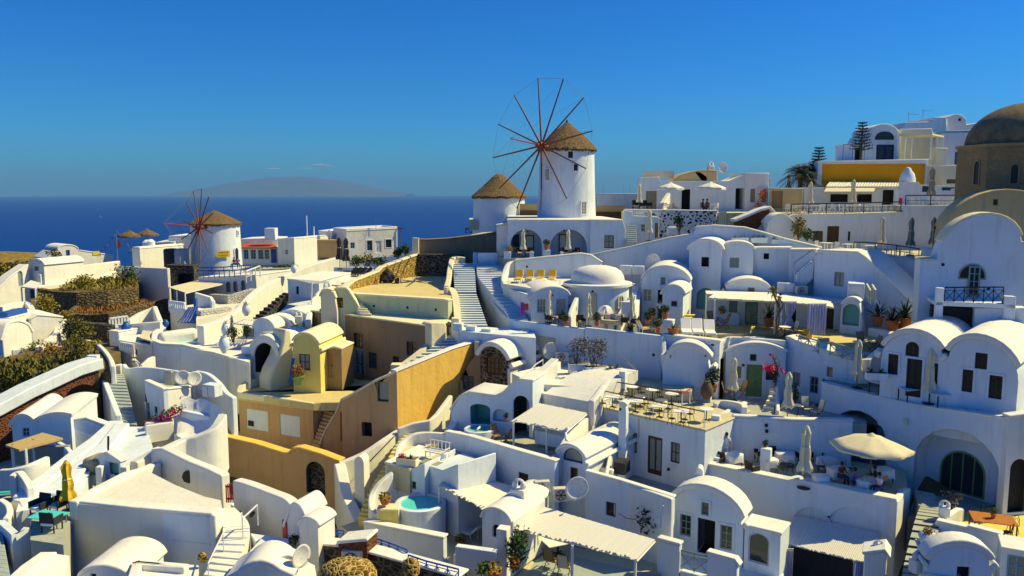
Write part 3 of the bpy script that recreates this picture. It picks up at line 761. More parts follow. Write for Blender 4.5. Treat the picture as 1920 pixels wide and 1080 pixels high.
@proto('dish')
def _():
 t=T0('satellite_dish','satellite dish'); vs=[];fs=[];n=24
 for j in range(6):
  q=.5*j/5
  for i in range(n): a=2*pi*i/n; vs.append((q*math.cos(a),-.02+q*q*-.45,q*math.sin(a)+.75))
 for j in range(5):
  for i in range(n): fs.append((j*n+i,j*n+(i+1)%n,(j+1)*n+(i+1)%n,(j+1)*n+i))
 o=MB().add(vs,fs).build('dish','dish',t,local=True,smooth=True); s_=o.modifiers.new('solid','SOLIDIFY'); s_.thickness=.02
 MB().tube((0,.05,.75),(0,.12,0),.03,.03,6).build('mast','metal_grey',t,local=True)
 mb=MB().tube((0,-.1,.3),(0,-.55,.7),.012,.012,5); mb.box((0,-.55,.72),(.07,.1,.07)); mb.build('receiver_arm','metal_grey',t,local=True); return t
@proto('ac')
def _():
 t=T0('air_conditioner','air conditioner'); MB().box((0,0,.36),(.85,.35,.62)).build('casing','ac_body',t,local=True,bev=.02)
 mb=MB()
 pts=[Vector((math.cos(2*pi*i/16)*.24-.1,-.19,.36+math.sin(2*pi*i/16)*.24)) for i in range(17)]
 mb.path(pts,.015,4)
 for i in range(6): mb.tube((-.1,-.185,.36),(math.cos(pi*i/3)*.23-.1,-.185,.36+math.sin(pi*i/3)*.23),.02,.03,4)
 mb.build('fan','metal_dark',t,local=True)
 for sx in(-.3,.3): MB().box((sx,0,.03),(.06,.34,.06)).build('foot','metal_grey',t,local=True)
 return t
@proto('lamp')
def _():
 t=T0('wall_lamp','lamp'); MB().box((0,.03,0),(.1,.04,.16)).build('bracket','metal_dark',t,local=True); MB().lathe((0,-.08,-.1),[(.09,0),(.12,.08),(.10,.18),(.03,.22)],10).build('shade','metal_dark',t,local=True,smooth=True); return t
@proto('chimney')
def _():
 t=T0('chimney','chimney'); MB().box((0,0,.35),(.7,.55,.7)).build('stack','white',t,local=True,bev=.06)
 mb=MB()
 for sx in(-.2,.2): mb.lathe((sx,0,.68),[(.1,0),(.14,.1),(.12,.3),(.05,.36)],10)
 pts=[Vector((math.cos(pi*i/8)*.3,0,.75+math.sin(pi*i/8)*.35)) for i in range(9)]; mb.path(pts,.07,6)
 mb.build('cowl','white',t,local=True,smooth=True); return t
# ---- people: one skinned body each, clothes as shells on the same skeleton
def skinmesh(name,pts,edges,rad,mat,parent,root=0,sub=1):
 me=bpy.data.meshes.new(name); me.from_pydata([tuple(p) for p in pts],edges,[]); o=bpy.data.objects.new(name,me); COL.objects.link(o); o.parent=parent
 me.materials.append(MATS[mat]); s_=o.modifiers.new('skin','SKIN'); s_.use_smooth_shade=True
 for i,v in enumerate(me.skin_vertices[0].data): r=rad[i]; v.radius=(r,r) if not isinstance(r,tuple) else r; v.use_root=(i==root)
 u=o.modifiers.new('sub','SUBSURF'); u.levels=sub; u.render_levels=sub; return o
def person(key,pose,top,bottom,hairm='hair',longp=True):
 @proto(key)
 def _():
  t=T0('person','person')
  if pose=='stand':
   J=dict(pelvis=(0,0,.95),waist=(0,0,1.1),chest=(0,0,1.33),neck=(0,0,1.48),head0=(0,-.01,1.56),head1=(0,-.015,1.68),
     hl=(-.09,0,.92),kl=(-.10,-.02,.50),al=(-.11,.02,.08),tl=(-.12,-.14,.03),hr=(.09,0,.92),kr=(.11,-.04,.50),ar=(.12,0,.08),tr=(.13,-.16,.03),
     sl=(-.19,0,1.40),el=(-.26,.03,1.12),wl=(-.24,-.10,.90),sr=(.19,0,1.40),er=(.25,.02,1.13),wr=(.26,-.12,.92))
  else:
   J=dict(pelvis=(0,0,.52),waist=(0,0,.66),chest=(0,-.02,.90),neck=(0,-.04,1.05),head0=(0,-.05,1.13),head1=(0,-.06,1.25),
     hl=(-.10,-.02,.52),kl=(-.13,-.42,.50),al=(-.13,-.40,.08),tl=(-.13,-.55,.04),hr=(.10,-.02,.52),kr=(.13,-.42,.50),ar=(.13,-.42,.08),tr=(.13,-.57,.04),
     sl=(-.19,-.02,.97),el=(-.25,-.10,.72),wl=(-.16,-.34,.74),sr=(.19,-.02,.97),er=(.25,-.12,.72),wr=(.14,-.35,.76))
  K=list(J); I={k:i for i,k in enumerate(K)}; pts=[Vector(J[k]) for k in K]
  E_=[('pelvis','waist'),('waist','chest'),('chest','neck'),('neck','head0'),('head0','head1'),('pelvis','hl'),('hl','kl'),('kl','al'),('al','tl'),('pelvis','hr'),('hr','kr'),('kr','ar'),('ar','tr'),('chest','sl'),('sl','el'),('el','wl'),('chest','sr'),('sr','er'),('er','wr')]
  ed=[(I[a],I[b]) for a,b in E_]
  Rr=dict(pelvis=.12,waist=.11,chest=.13,neck=.052,head0=.075,head1=.085,hl=.09,kl=.055,al=.038,tl=.035,hr=.09,kr=.055,ar=.038,tr=.035,sl=.055,el=.038,wl=.026,sr=.055,er=.038,wr=.026)
  rad=[Rr[k] for k in K]
  for sd_,w_ in(('l','wl'),('r','wr')):     # palm, four fingers and a thumb
   wv=Vector(J[w_]); ev=Vector(J['e'+sd_]); d=(wv-ev).normalized(); q=Vector((0,1,0)).cross(d).normalized(); 
   pts.append(wv+d*.07); ed.append((I[w_],len(pts)-1)); rad.append(.022); pi_=len(pts)-1
   for f in range(4):
    b=wv+d*.09+q*(f-1.5)*.016; pts.append(b+d*(.035+.008*(f in(1,2)))); pts.append(b+d*.06+Vector((0,0,-.02))); n_=len(pts); ed+=[(pi_,n_-2),(n_-2,n_-1)]; rad+=[.008,.007]
   pts.append(wv+d*.05+q*(-.04)); ed.append((pi_,len(pts)-1)); rad.append(.009)
  skinmesh('body',pts,ed,rad,'skin',t,I['pelvis'])
  hp=Vector(J['head1'])
  mb=MB().lathe(hp+Vector((0,.02,-.06)),[(.06,-.08),(.098,0),(.10,.07),(.07,.13),(.01,.155)],12); mb.build('hair',hairm,t,local=True,smooth=True)
  f=hp+Vector((0,-.09,-.045))
  mb=MB(); mb.box(f+Vector((0,-.012,0)),(.02,.03,.035)); mb.box(f+Vector((0,.0,-.045)),(.04,.012,.01)); mb.build('nose','skin',t,local=True)
  mb=MB(); mb.box(f+Vector((-.03,.004,.02)),(.016,.012,.01)); mb.box(f+Vector((.03,.004,.02)),(.016,.012,.01)); mb.build('eyes','black',t,local=True)
  C=['waist','chest','neck0','sl','el2','sr','er2','hem']
  cp_=dict(waist=J['waist'],chest=J['chest'],neck0=Vector(J['chest']).lerp(Vector(J['neck']),.55),sl=J['sl'],el2=Vector(J['sl']).lerp(Vector(J['el']),.7),sr=J['sr'],er2=Vector(J['sr']).lerp(Vector(J['er']),.7),hem=Vector(J['pelvis'])+Vector((0,0,-.03)))
  skinmesh('shirt',[cp_[k] for k in C],[(0,1),(1,2),(1,3),(3,4),(1,5),(5,6),(0,7)],[.135,.155,.08,.075,.06,.075,.06,.15],top,t,0)
  C=['pelvis','hl','kl','al','hr','kr','ar']; lg={k:Vector(J[k]) for k in C}
  if not longp:
   lg['al']=lg['kl']+Vector((0,0,-.03)); lg['ar']=lg['kr']+Vector((0,0,-.03))
  skinmesh('trousers',[lg[k] for k in C],[(0,1),(1,2),(2,3),(0,4),(4,5),(5,6)],[.135,.11,.075,.062,.11,.075,.062],bottom,t,0)
  return t
person('waiter','stand','shirt_white','shirt_white'); person('guest','stand','shirt_white','trouser_green')
person('diner_dark','sit','charcoal','denim'); person('diner_blue','sit','shirt_blue','denim'); person('diner_red','sit','shirt_red','denim'); person('diner_white','sit','shirt_white','denim')
# ---- railings
def rail(label,q,h=.95,style='bar',mat='metal_dark',posts=None,r=.025,top=None,name='railing'):
 q=pts3(q); t=thing(name,label,'railing',q[0])
 mb=MB(); mb.path([p+Vector((0,0,h)) for p in q],r*1.3,5); mb.build('handrail',top or mat,t)
 seg=[]
 for a,b in zip(q,q[1:]):
  L=(b-a).length; n=max(1,round(L/(posts or 1.6)))
  for i in range(n): seg.append((a.lerp(b,i/n),a.lerp(b,(i+1)/n)))
 pp=[s_[0] for s_ in seg]+[seg[-1][1]]
 for p in pp: MB().tube(p,p+Vector((0,0,h)),r,r,5).build('post',mat,t)
 mb=MB()
 U=Vector((0,0,1))
 if style=='bar':
  for a,b in seg: mb.tube(a+U*h*.5,b+U*h*.5,r*.6,r*.6,4)
 if style=='glass': 
  for a,b in seg: mb.tube(a+U*.12,b+U*.12,r*.7,r*.7,4); mb.tube(a+U*h*.55,b+U*h*.55,r*.5,r*.5,4)
 if style=='cross':
  for a,b in seg:
   for k in(.12,.82): mb.tube(a+U*h*k,b+U*h*k,r*.7,r*.7,4)
   mb.tube(a+U*h*.12,b+U*h*.82,r*.7,r*.7,4); mb.tube(a+U*h*.82,b+U*h*.12,r*.7,r*.7,4)
 if style!='none': mb.build('infill',mat,t)
 return t
def balusters(label,a,b,h=.7,n=8,mat='shade_white'):
 """low white wall pierced by slots"""
 a,b=pts3([a,b]); t=thing('balustrade',label,'balustrade',a); d=b-a
 U=Vector((0,0,1)); mb=MB(); wallmesh(mb,[a+U*h,b+U*h],.14,.22); mb.build('coping',mat,t,bev=.02)
 mb=MB(); wallmesh(mb,[a+U*.12,b+U*.12],.3,.22); mb.build('plinth',mat,t)
 for i in range(n+1):
  p=a.lerp(b,i/n); MB().box(p+U*(h*.5),(.14,.16,h-.24),math.atan2(d.y,d.x)).build('baluster',mat,t)
 return t
def pergola(label,corn,zoff=0,posts=(),n=30,mat='slats',rag=.15,frame='white_paint',name='pergola',h=2.3,th=.04,seed=1,wfill=.92):
 """slatted reed or board roof: corners back-left, back-right, front-right, front-left; boards run back to front with a ragged end"""
 c=pts3(corn); t=thing(name,label,'pergola',c[3]); r=random.Random(seed); mb=MB()
 for i in range(n):
  a=c[0].lerp(c[1],(i+.5-wfill/2)/n); b=c[0].lerp(c[1],(i+.5+wfill/2)/n); d=c[3].lerp(c[2],(i+.5-wfill/2)/n); e=c[3].lerp(c[2],(i+.5+wfill/2)/n)
  k=r.uniform(-rag,rag); dv=(d-a).normalized()*k; d=d+dv; e=e+dv; U=Vector((0,0,th)); z=Vector((0,0,r.uniform(-.012,.012)))
  vs=[a+z,b+z,e+z,d+z,a+U+z,b+U+z,e+U+z,d+U+z]; mb.add(vs,[(0,1,2,3),(4,7,6,5),(0,4,5,1),(1,5,6,2),(2,6,7,3),(3,7,4,0)])
 mb.build('slats',mat,t)
 mb=MB(); D=Vector((0,0,-.07)); mb.tube(c[3].lerp(c[0],.06)+D,c[2].lerp(c[1],.06)+D,.05,.05,5); mb.tube(c[0].lerp(c[3],.06)+D,c[1].lerp(c[2],.06)+D,.05,.05,5); mb.tube(c[0]+D,c[3]+D,.05,.05,5); mb.tube(c[1]+D,c[2]+D,.05,.05,5); mb.build('beam',frame,t)
 for p in posts:
  q=c[3].lerp(c[2],p) if not isinstance(p,tuple) else c[3].lerp(c[2],p[0]).lerp(c[0].lerp(c[1],p[0]),p[1]); q=q+D
  MB().tube(q,q-Vector((0,0,h)),.07,.07,6).build('post',frame,t)
 return t
def bush(label,p,rx,rz,n,mat='leaf_olive',size=.16,seed=1,cat='bush',ry=None,lumps=7,name='bush',group=None,stem='bark'):
 p=Vector(p); r=random.Random(seed); ry=ry or rx; bl=[]
 for i in range(lumps):
  a=r.uniform(0,6.28); q=r.uniform(0,.6); k=r.uniform(.35,.6); bl.append((p.x+math.cos(a)*rx*q,p.y+math.sin(a)*ry*q,p.z+rz*r.uniform(.5,1.35),rx*k,ry*k,rz*k))
 bl.append((p.x,p.y,p.z+rz*.75,rx*.75,ry*.75,rz*.75))
 t=thing(name,label,cat,p,group)
 leafcloud(bl,n,size,seed).build('foliage',mat,t)
 mb=MB()
 for i in range(5): a=i*1.3; mb.tube(p+Vector((0,0,-.1)),p+Vector((math.cos(a)*rx*.5,math.sin(a)*ry*.5,rz*1.1)),.05,.015,5)
 mb.build('stem',stem,t); return t
# ---------------- sea, island, cloud, terrain
def sea():
 m,t,b=newmat('sea'); x=objco(t)
 n=noise(t,mapping(t,x,(.012,.07,1)),1.0,7,.75)
 c=mix(t,ramp(t,n,.3,.75),(.0003,.018,.15),(.001,.062,.36)); t.links.new(c,b.inputs['Base Color'])
 b.inputs['Roughness'].default_value=.55; b.inputs['Specular IOR Level'].default_value=.12
 bump(t,b,noise(t,mapping(t,x,(.05,.12,1)),1.0,5,.7),.6,3)
 MATS['sea']=m
 mb=MB(); K=48; rr=[0,300,2000,10000,35500]
 vs=[(0,0,-130)]; fs=[]
 for r_ in rr[1:]:
  for i in range(K): a=2*pi*i/K; vs.append((r_*math.cos(a),r_*math.sin(a),-130))
 fs=[(0,1+i,1+(i+1)%K) for i in range(K)]
 for j in range(3):
  for i in range(K): fs.append((1+j*K+i,1+j*K+(i+1)%K,1+(j+1)*K+(i+1)%K,1+(j+1)*K+i))
 o=mkobj('sea',vs,fs,'sea'); tag(o,None,None,None,'structure')
sea()
plain('island_rock',(.10,.095,.07),.95,0,.3,.002)
def island():
 D=32000; r=random.Random(5); prof=[(300,361),(330,361),(350,356),(400,345),(440,334),(470,329),(500,324),(530,322),(565,321),(600,324),(640,331),(680,340),(720,352),(770,361),(800,361),(840,361)]
 nx=70; ny=10; vs=[];fs=[]
 for i in range(nx):
  u=330+440*i/(nx-1)
  for a,b in zip(prof,prof[1:]):
   if a[0]<=u<=b[0]: v=a[1]+(b[1]-a[1])*(u-a[0])/(b[0]-a[0])
  p=P(u,v,D); h=(p.z+130)*.78
  for j in range(ny):
   t=j/(ny-1); k=math.sin(pi*min(1,max(0,t)))**.8
   vs.append((p.x*(1+(t-.5)*.1),D+(t-.5)*7000,-135+max(0,h)*k*(1+r.uniform(-.05,.05)*(0 if j==ny//2 else 1))))
 for i in range(nx-1):
  for j in range(ny-1): fs.append((i*ny+j,(i+1)*ny+j,(i+1)*ny+j+1,i*ny+j+1))
 o=mkobj('island',vs,fs,'island_rock',smooth=True); tag(o,None,None,None,'structure')
island()
def cloud():
 m,t,b=newmat('cloud'); b.inputs['Base Color'].default_value=(.9,.9,.9,1); b.inputs['Roughness'].default_value=1
 lw=N(t,'ShaderNodeLayerWeight'); lw.inputs[0].default_value=.3; x=objco(t)
 n=noise(t,x,.0012,5,.7); inv=N(t,'ShaderNodeMath',operation='SUBTRACT'); inv.inputs[0].default_value=1; t.links.new(lw.outputs['Facing'],inv.inputs[1])
 mm=N(t,'ShaderNodeMath',operation='MULTIPLY'); t.links.new(inv.outputs[0],mm.inputs[0]); t.links.new(ramp(t,n,.42,.75),mm.inputs[1])
 m2=N(t,'ShaderNodeMath',operation='MULTIPLY'); t.links.new(mm.outputs[0],m2.inputs[0]); m2.inputs[1].default_value=.85; t.links.new(m2.outputs[0],b.inputs['Alpha']); MATS['cloud']=m
 mb=MB(); r=random.Random(3)
 for u,v,w_,h_ in((575,314,22,3),(598,311,26,4),(615,315,16,3),(510,317,18,2)):
  c=P(u,v,40000); k=40000/FPX
  mb.lathe(c,[(w_*k*math.cos(a),h_*k*math.sin(a)) for a in [-pi/2+pi*i/10 for i in range(11)]],20,1,.5)
 o=mb.build('cloud',"cloud",smooth=True); tag(o,'thin white wisp of cloud above the distant island','cloud')
cloud()
GP=[(0,1080,30,2),(300,1080,34,3),(600,1080,38,3),(900,1080,41,4),(1300,1080,42,4),(1900,1080,38,4),(0,900,40,3),(300,900,44,4),(600,960,47,3),(900,900,47,4),(1200,900,46,4),(1600,900,45,4),(1900,900,42,4),
(0,740,60,3),(250,740,58,3),(450,760,58,4),(700,800,54,4),(950,780,52,4),(1200,740,53,4),(1450,760,52,4),(1750,760,46,4),
(0,620,82,2.5),(120,600,84,2.5),(300,600,82,3),(500,600,76,3),(700,600,66,4),(900,600,66,4),(1100,620,60,4),(1400,610,60,4),(1700,600,58,4),
(0,500,108,1.5),(60,505,105,2),(200,520,98,2.5),(400,520,98,2),(600,500,98,2),(800,500,84,3),(1000,490,76,3),(1200,480,72,4),(1500,470,70,4),(1800,450,66,4),
(150,500,112,3),(400,490,112,2),(620,478,118,1.5),(800,452,112,1.5),(1000,420,96,2),(1250,400,84,2),(1500,395,84,2),(1800,395,82,2),(2000,395,82,2)]
def terrain():
 C=[]
 for u,v,d,k in GP: p=P(u,v,d); C.append((p.x,p.y,p.z-k))
 for x,y,z in((-120,150,-45),(-60,160,-40),(0,160,-40),(60,160,-30),(120,150,-20),(-160,110,-45),(-160,60,-50),(-140,20,-60),(-60,10,-40),(0,10,-40),(60,10,-38),(130,30,-26),(130,90,-10),(-200,200,-110),(0,220,-110),(200,220,-110),(-260,0,-120),(260,0,-60),(0,-60,-90)): C.append((x,y,z))
 r=random.Random(2); xs=[-400+800*i/110 for i in range(111)]; ys=[-120+440*i/90 for i in range(91)]
 xs=sorted(set([round(x,1) for x in xs]+[-80+2.5*i for i in range(64)])); ys=sorted(set([round(y,1) for y in ys]+[20+2.5*i for i in range(48)]))
 vs=[];fs=[];nx,ny=len(xs),len(ys)
 for x in xs:
  for y in ys:
   a=b=0
   for cx,cy,cz in C:
    w_=1/((x-cx)**2+(y-cy)**2+4)**1.6; a+=w_*cz; b+=w_
   z=a/b; e=max(0,(math.hypot(x,y-60)-150))/90; z-=e*e*60; z=max(z,-140)
   vs.append((x,y,z+r.uniform(-.15,.15)))
 for i in range(nx-1):
  for j in range(ny-1): fs.append((i*ny+j,(i+1)*ny+j,(i+1)*ny+j+1,i*ny+j+1))
 o=mkobj('ground',vs,fs,'earth',smooth=True); tag(o,None,None,None,'structure')
terrain()
def ground_cover(label,pts,z,n,size,mat,h=.4,seed=1,kind='stuff',name='dry_grass'):
 """countless tufts over a polygon"""
 q=pts3(pts,z); r=random.Random(seed); xs=[p.x for p in q]; ys=[p.y for p in q]; mb=MB(); k=0
 def inside(x,y):
  c=False
  for a,b in zip(q,q[1:]+q[:1]):
   if (a.y>y)!=(b.y>y) and x<(b.x-a.x)*(y-a.y)/(b.y-a.y)+a.x: c=not c
  return c
 cl=[(r.uniform(min(xs),max(xs)),r.uniform(min(ys),max(ys)),r.uniform(.6,2.2)) for _ in range(26)]
 while k<n:
  if r.random()<.7: c=r.choice(cl); x,y=r.gauss(c[0],c[2]*.6),r.gauss(c[1],c[2]*.6)
  else: x,y=r.uniform(min(xs),max(xs)),r.uniform(min(ys),max(ys))
  k+=1
  if not inside(x,y): continue
  s_=size*r.uniform(.5,1.5); t=Vector((r.gauss(0,.5),r.gauss(0,.5),1)).normalized(); a=r.uniform(0,6.28); w_=Vector((math.cos(a),math.sin(a),0))*s_*.28
  p=Vector((x,y,z+r.uniform(0,h)*.6)); mb.add([p-w_,p+w_,p+t*s_+w_*.3,p+t*s_-w_*.3],[(0,1,2,3)])
 o=mb.build(name,mat); tag(o,label,None,None,kind)
def ycone(c,prof,n=40,wob=.03):
 mb=MB().lathe(c,prof,n,wob=wob); return mb
def windmill(label,u,v,d,r0,r1,H,apex,roofprof,hub=None,sail=None,wins=(),sign=None):
 c=P(u,v,d); t=thing('windmill',label,'windmill',c)
 MB().lathe(c+Vector((0,0,-1.5)),[(r0+.12,0),(r0+.05,1.5),(r0*.55+r1*.45,1.5+H*.5),(r1,1.5+H)],48).build('tower','shade_white',t,smooth=True)
 rr=random.Random(int(u))
 mb=MB(); prof=[(r1*a,H+b*apex) for a,b in roofprof]
 mb.lathe(c,prof,60,wob=.022); 
 for i in range(150):    # hanging straw at the eave
  a=2*pi*i/150; rad=r1*1.06; p=c+Vector((math.cos(a)*rad,math.sin(a)*rad,H+.06)); e=Vector((-math.sin(a),math.cos(a),0))*.14
  q=p+Vector((math.cos(a)*.06,math.sin(a)*.06,-.22-.16*rr.random())); mb.add([p-e,p+e,q+e*.6,q-e*.6],[(0,1,2,3)])
 mb.build('roof','thatch',t)
 for (wu,wv,ww,wh,kind) in wins:
  q=P(wu,wv,1); dx=q.x; A=dx*dx+1; B=-2*(c.x*dx+c.y); z=0
  hh=(q.z*(d-r0)-c.z)/H; rad=r0+(r1-r0)*min(1,max(0,hh)); Cc=c.x**2+c.y**2-rad**2
  tt=(-B-math.sqrt(B*B-4*A*Cc))/(2*A); p=q*tt; n=Vector((p.x-c.x,p.y-c.y,0)).normalized(); rz=math.atan2(n.x,-n.y)*1.0
  f=Fac.__new__(Fac); f.n=n; f.d=Vector((-n.y,n.x,0)); f.o=p
  w_=ww*tt/FPX; h_=wh*tt/FPX; s0=-w_/2; z0=p.z-h_/2; pts=[(s0,z0),(s0+w_,z0),(s0+w_,z0+h_),(s0,z0+h_)]
  if kind=='door':
   k=8; pts=[(s0,z0),(s0+w_,z0)]+[(math.cos(pi*i/k)*w_/2,z0+h_-w_/2+math.sin(pi*i/k)*w_/2) for i in range(k+1)]
  mb=MB(); slab(mb,f,pts,-.05,.3); wn=mb.build('door' if kind=='door' else 'window','black' if kind!='lattice' else 'brown',t)
  mb=MB(); ring(mb,f,inset(pts,-.12),pts,-.09,.3); mb.build('surround','shade_white',wn)
  if kind=='lattice':
   mb=MB()
   for i in range(1,3): mb.box(f.w(s0+w_*i/3,z0+h_/2,-.07),(.05,.04,h_),f.rot())
   for i in range(1,4): mb.box(f.w(0,z0+h_*i/4,-.07),(w_,.04,.05),f.rot())
   mb.build('lattice','canvas',wn)
 if sign:
  f=cylfac(c,r0-.02,sign[0],sign[1]); p=opening(f,('x',sign[0]-sign[2]/2,sign[1]-sign[3]/2,sign[0]+sign[2]/2,sign[1]+sign[3]/2)); mb=MB(); slab(mb,f,p,-.16,-.1); sg=mb.build('banner','sign_yellow',t)
  x0,x1,z0,z1=p[0][0],p[1][0],p[0][1],p[2][1]; mb=MB(); k=random.Random(1)
  for j,(za,zc) in enumerate(((.62,.86),(.18,.42))):
   x=x0+.15
   while x<x1-.2: w_=k.uniform(.06,.16); slab(mb,f,[(x,z0+(z1-z0)*za),(x+w_,z0+(z1-z0)*za),(x+w_,z0+(z1-z0)*zc),(x,z0+(z1-z0)*zc)],-.18,-.161); x+=w_+.07
  mb.build('lettering','sign_ink',sg)
 if hub:
  hu,hv,hd=hub; h=P(hu,hv,hd); ang,rad,off=sail; a=Vector((-math.sin(ang),-math.cos(ang),.12)).normalized(); s_=Vector((math.cos(ang),-math.sin(ang),0)).normalized(); up=s_.cross(a)*-1
  if up.z<0: up=-up
  MB().tube(h-a*3.2,h+a*.7,.2,.2,10).build('axle','sail_wood',t); 
  mb=MB().tube(h-a*.25,h+a*.35,.42,.36,12); mb.build('hub','sail_red',t); MB().tube(h+a*.1,h+a*4.2,.09,.05,6).build('nose_pole','sail_red',t)
  tips=[]
  for i in range(12):
   th=off+2*pi*i/12; dr=s_*math.sin(th)+up*math.cos(th); tip=h+dr*rad+a*.25; mid=h+dr*rad*.5+a*.1; tips.append(tip)
   mb=MB().tube(h+dr*.2,mid,.09,.08,6); mb.tube(mid,tip,.08,.06,6); sp_=mb.build('spoke','sail_wood',t)
   MB().tube(h+dr*.3,h+dr*rad*.24,.10,.09,6).build('clamp','sail_red',sp_)
  mb=MB(); nose=h+a*4.1
  for i in range(12): mb.tube(tips[i],tips[(i+1)%12],.014,.014,4); mb.tube(tips[i],nose,.009,.009,4)
  mb.build('rigging','rope',t)
 return t
CONE=[(1.10,-.02),(1.08,.02),(.95,.16),(.70,.40),(.42,.66),(.2,.84),(.08,.94),(.02,1.0)]
SPIRE=[(1.12,-.03),(1.10,.02),(.92,.20),(.64,.45),(.36,.68),(.17,.82),(.07,.90),(.02,1.0)]
windmill('tall white windmill with pointed thatched cap and twelve red-hubbed sail spokes above the arcade',1062,415,82,2.95,2.75,7.25,3.0,SPIRE,(1015,273,79.4),(R(46),6.7,R(-8.8)),
  [(1069.5,290,9,12,'w'),(1079,314,8,12,'w'),(1027,327,9,20,'lattice'),(1094,390,10,22,'lattice')])
windmill('squat white mill with thatched cap and no sails beside the tall windmill',936,434,90,2.95,2.85,3.95,2.5,[(1.10,-.02),(1.08,.02),(.9,.18),(.66,.42),(.42,.68),(.26,.86),(.12,.97),(.02,1.0)])
windmill('white windmill with dark spokes by the yellow banner at the left end of the village',408,522,98,3.0,2.85,6.8,1.6,CONE,(373,425,94.6),(R(46),4.5,R(8)),
  [(445,437,4,8,'w'),(443,478,9,26,'door')],sign=(418,476,25,12))
def sailboat():
 p=PZ(188,407,-130); k=p.y/FPX; p.z=-129.6
 t=thing('sailboat','tiny white sailing boat alone on the blue sea','boat',p)
 L=4.5*k; MB().box(p+Vector((0,0,.02*k*10)),(L,L*.3,L*.16)).build('hull','white_paint',t,bev=.3)
 MB().add([p+Vector((-L*.1,0,L*.2)),p+Vector((L*.35,0,L*.2)),p+Vector((-.05*L,0,L*1.9)),p+Vector((-L*.1,.1,L*.2))],[(0,1,2),(0,2,3)]).build('sail','cloth_white',t)
sailboat()
# ---------------- the far left end of the village
F=Fac
mb=MB().lathe(P(5,520,122),[(26,-6),(23,-2),(17,1.5),(9,3.3),(2,3.9)],40,1,.7,wob=.04); tag(mb.build('hill','drygrass',smooth=True),None,None,None,'structure')
for i,(u,v) in enumerate(((6,512),(24,508),(40,504),(30,520),(8,526))): bush(('lowest','low middle','rightmost','lower right','lower left')[i]+' olive scrub bush on the tan headland mound',P(u,v,112-i),2.4,.8,260,('leaf_olive','leaf_yellow')[i%2],.3,60+i,group='scrub on the headland')
f=F(53,525,86,82,None,85.2); t=house('white_house','small white vaulted house with one square window and a teal side door','house',f,[(53,498),('arc',487),(82,498)],5,zat(540,86),ops=[('win',64,499,72,508,dict(fc='grey_paint'))])
g=side(f,82,520); stick(t,g,94,494,104,512,'teal_paint','door')
f=F(88,492,97,213,None,103); t=house('white_house','long low white building with a domed end, a blue door and a yellow banner','house',f,[(88,486),(108,470),('arc',460),(147,470),(213,480)],4,zat(505,97),ops=[('door',124,469,131,488,dict(fc='blue_paint'))])
mb=MB(); p=opening(f,('x',174,471,186,478)); slab(mb,f,p,-.06,-.01); sg=mb.build('banner','sign_yellow',t)
tag(bush('dark green shrub on the roof edge of the vaulted building',P(104,489,95),1.1,.9,120,'leaf_olive',.22,3),None)
wall('long white garden wall running back beside the vaulted house',[(72,514,85),(118,503,89),(165,496,94),(222,489,100)],5,.5,sm=True)
wall('lower white buttress wall beside the stone terrace garden',[(68,536,84),(120,530,87),(170,520,90),(215,508,95)],3,.6,sm=True,mat='white')
f=F(-30,565,80,53,None,85); t=house('white_wall_house','sloping white gable wall with a tall arched doorway at the far left','house',f,[(-30,566),(0,540),(22,518),(53,497)],1.2,zat(600,82),ops=[('win',34,508,43,537,dict(arch=True,fc='sky_paint',gx=1,gy=1,glass='glass_pale'))])
pergola('small white shade roof at the foot of the sloping gable',Q(zat(532,80),(58,526),(76,531),(66,541),(40,538)),n=8,posts=(0,1),rag=.02,h=2)
wall('curved white lane wall with a slope at the far left',[(0,575,72),(20,568,74),(48,566,76),(60,578,74)],4,.5,sm=True)
f=F(0,640,66,26,None,66); t=house('white_house','white cube with a blue painted roof top at the left edge','house',f,[(-8,600),(18,598)],3,zat(700,66),ops=[]); cuboid('blue_parapet','',None,f,-4,586,14,600,2.8,'blue_paint',parent=t)
f=F(8,690,63,60,None,66); t=house('white_house','rounded white house shell lit by the sun at the left edge','house',f,[(6,640),(14,612),('seg',604),(54,612),(60,625)],5,zat(720,63),ops=[],rt=.25)
f=F(58,650,68,120,None,70); t=house('white_house','white sloping roofed store below the round olive bush','house',f,[(57,600),(70,592),(118,596)],6,zat(665,68),ops=[])
wall('white wall sloping down beside the olive bushes',[(118,598,73),(105,625,68),(72,650,64)],2.5,.6)
f=F(247,530,97,262,None,96.6); t=house('white_house','white cube house with a teal door and roof clutter','house',f,[(247,467),(262,467)],7.5,zat(540,97)); g=side(f,262,500); stick(t,g,276,474,285,496,'teal_paint','door'); parapet(t,f,[(247,467),(262,467)],7.5,.25)
f=F(286,500,103,328,None,103.5); t=house('white_house','white house block with a raised slanting parapet behind the cube house','house',f,[(286,464),(293,456),(328,454)],5,zat(530,103))
for i,(u,v) in enumerate(((276,466),(283,465))): tag(MB().lathe(P(u,v,100),[(.5,0),(.55,.8),(.2,1.1)],10).build('roof_vent','shade_white',smooth=True),'round white roof vent, the '+('left' if i==0 else 'right')+' one of two above the teal door','vent','roof vents')
wall('shaded white yard wall below the cube house',[(222,500,97),(250,499,94),(262,501,92),(316,503,89)],4,.4)
f=F(316,500,104,364,None,104); t=house('white_house','low white block half hidden behind the left windmill','house',f,[(316,448),(364,446)],6,zat(520,104)); parapet(t,f,[(316,448),(364,446)],6,.4)
for i,u in enumerate((322,341)): tag(MB().lathe(P(u,500,95),[(.85,0),(.85,2.0),(.7,2.15),(.2,2.2)],20).build('water_tank',('charcoal','grey_paint')[i],smooth=True),('dark' if i==0 else 'grey')+' cylindrical water tank beside the left windmill','tank')
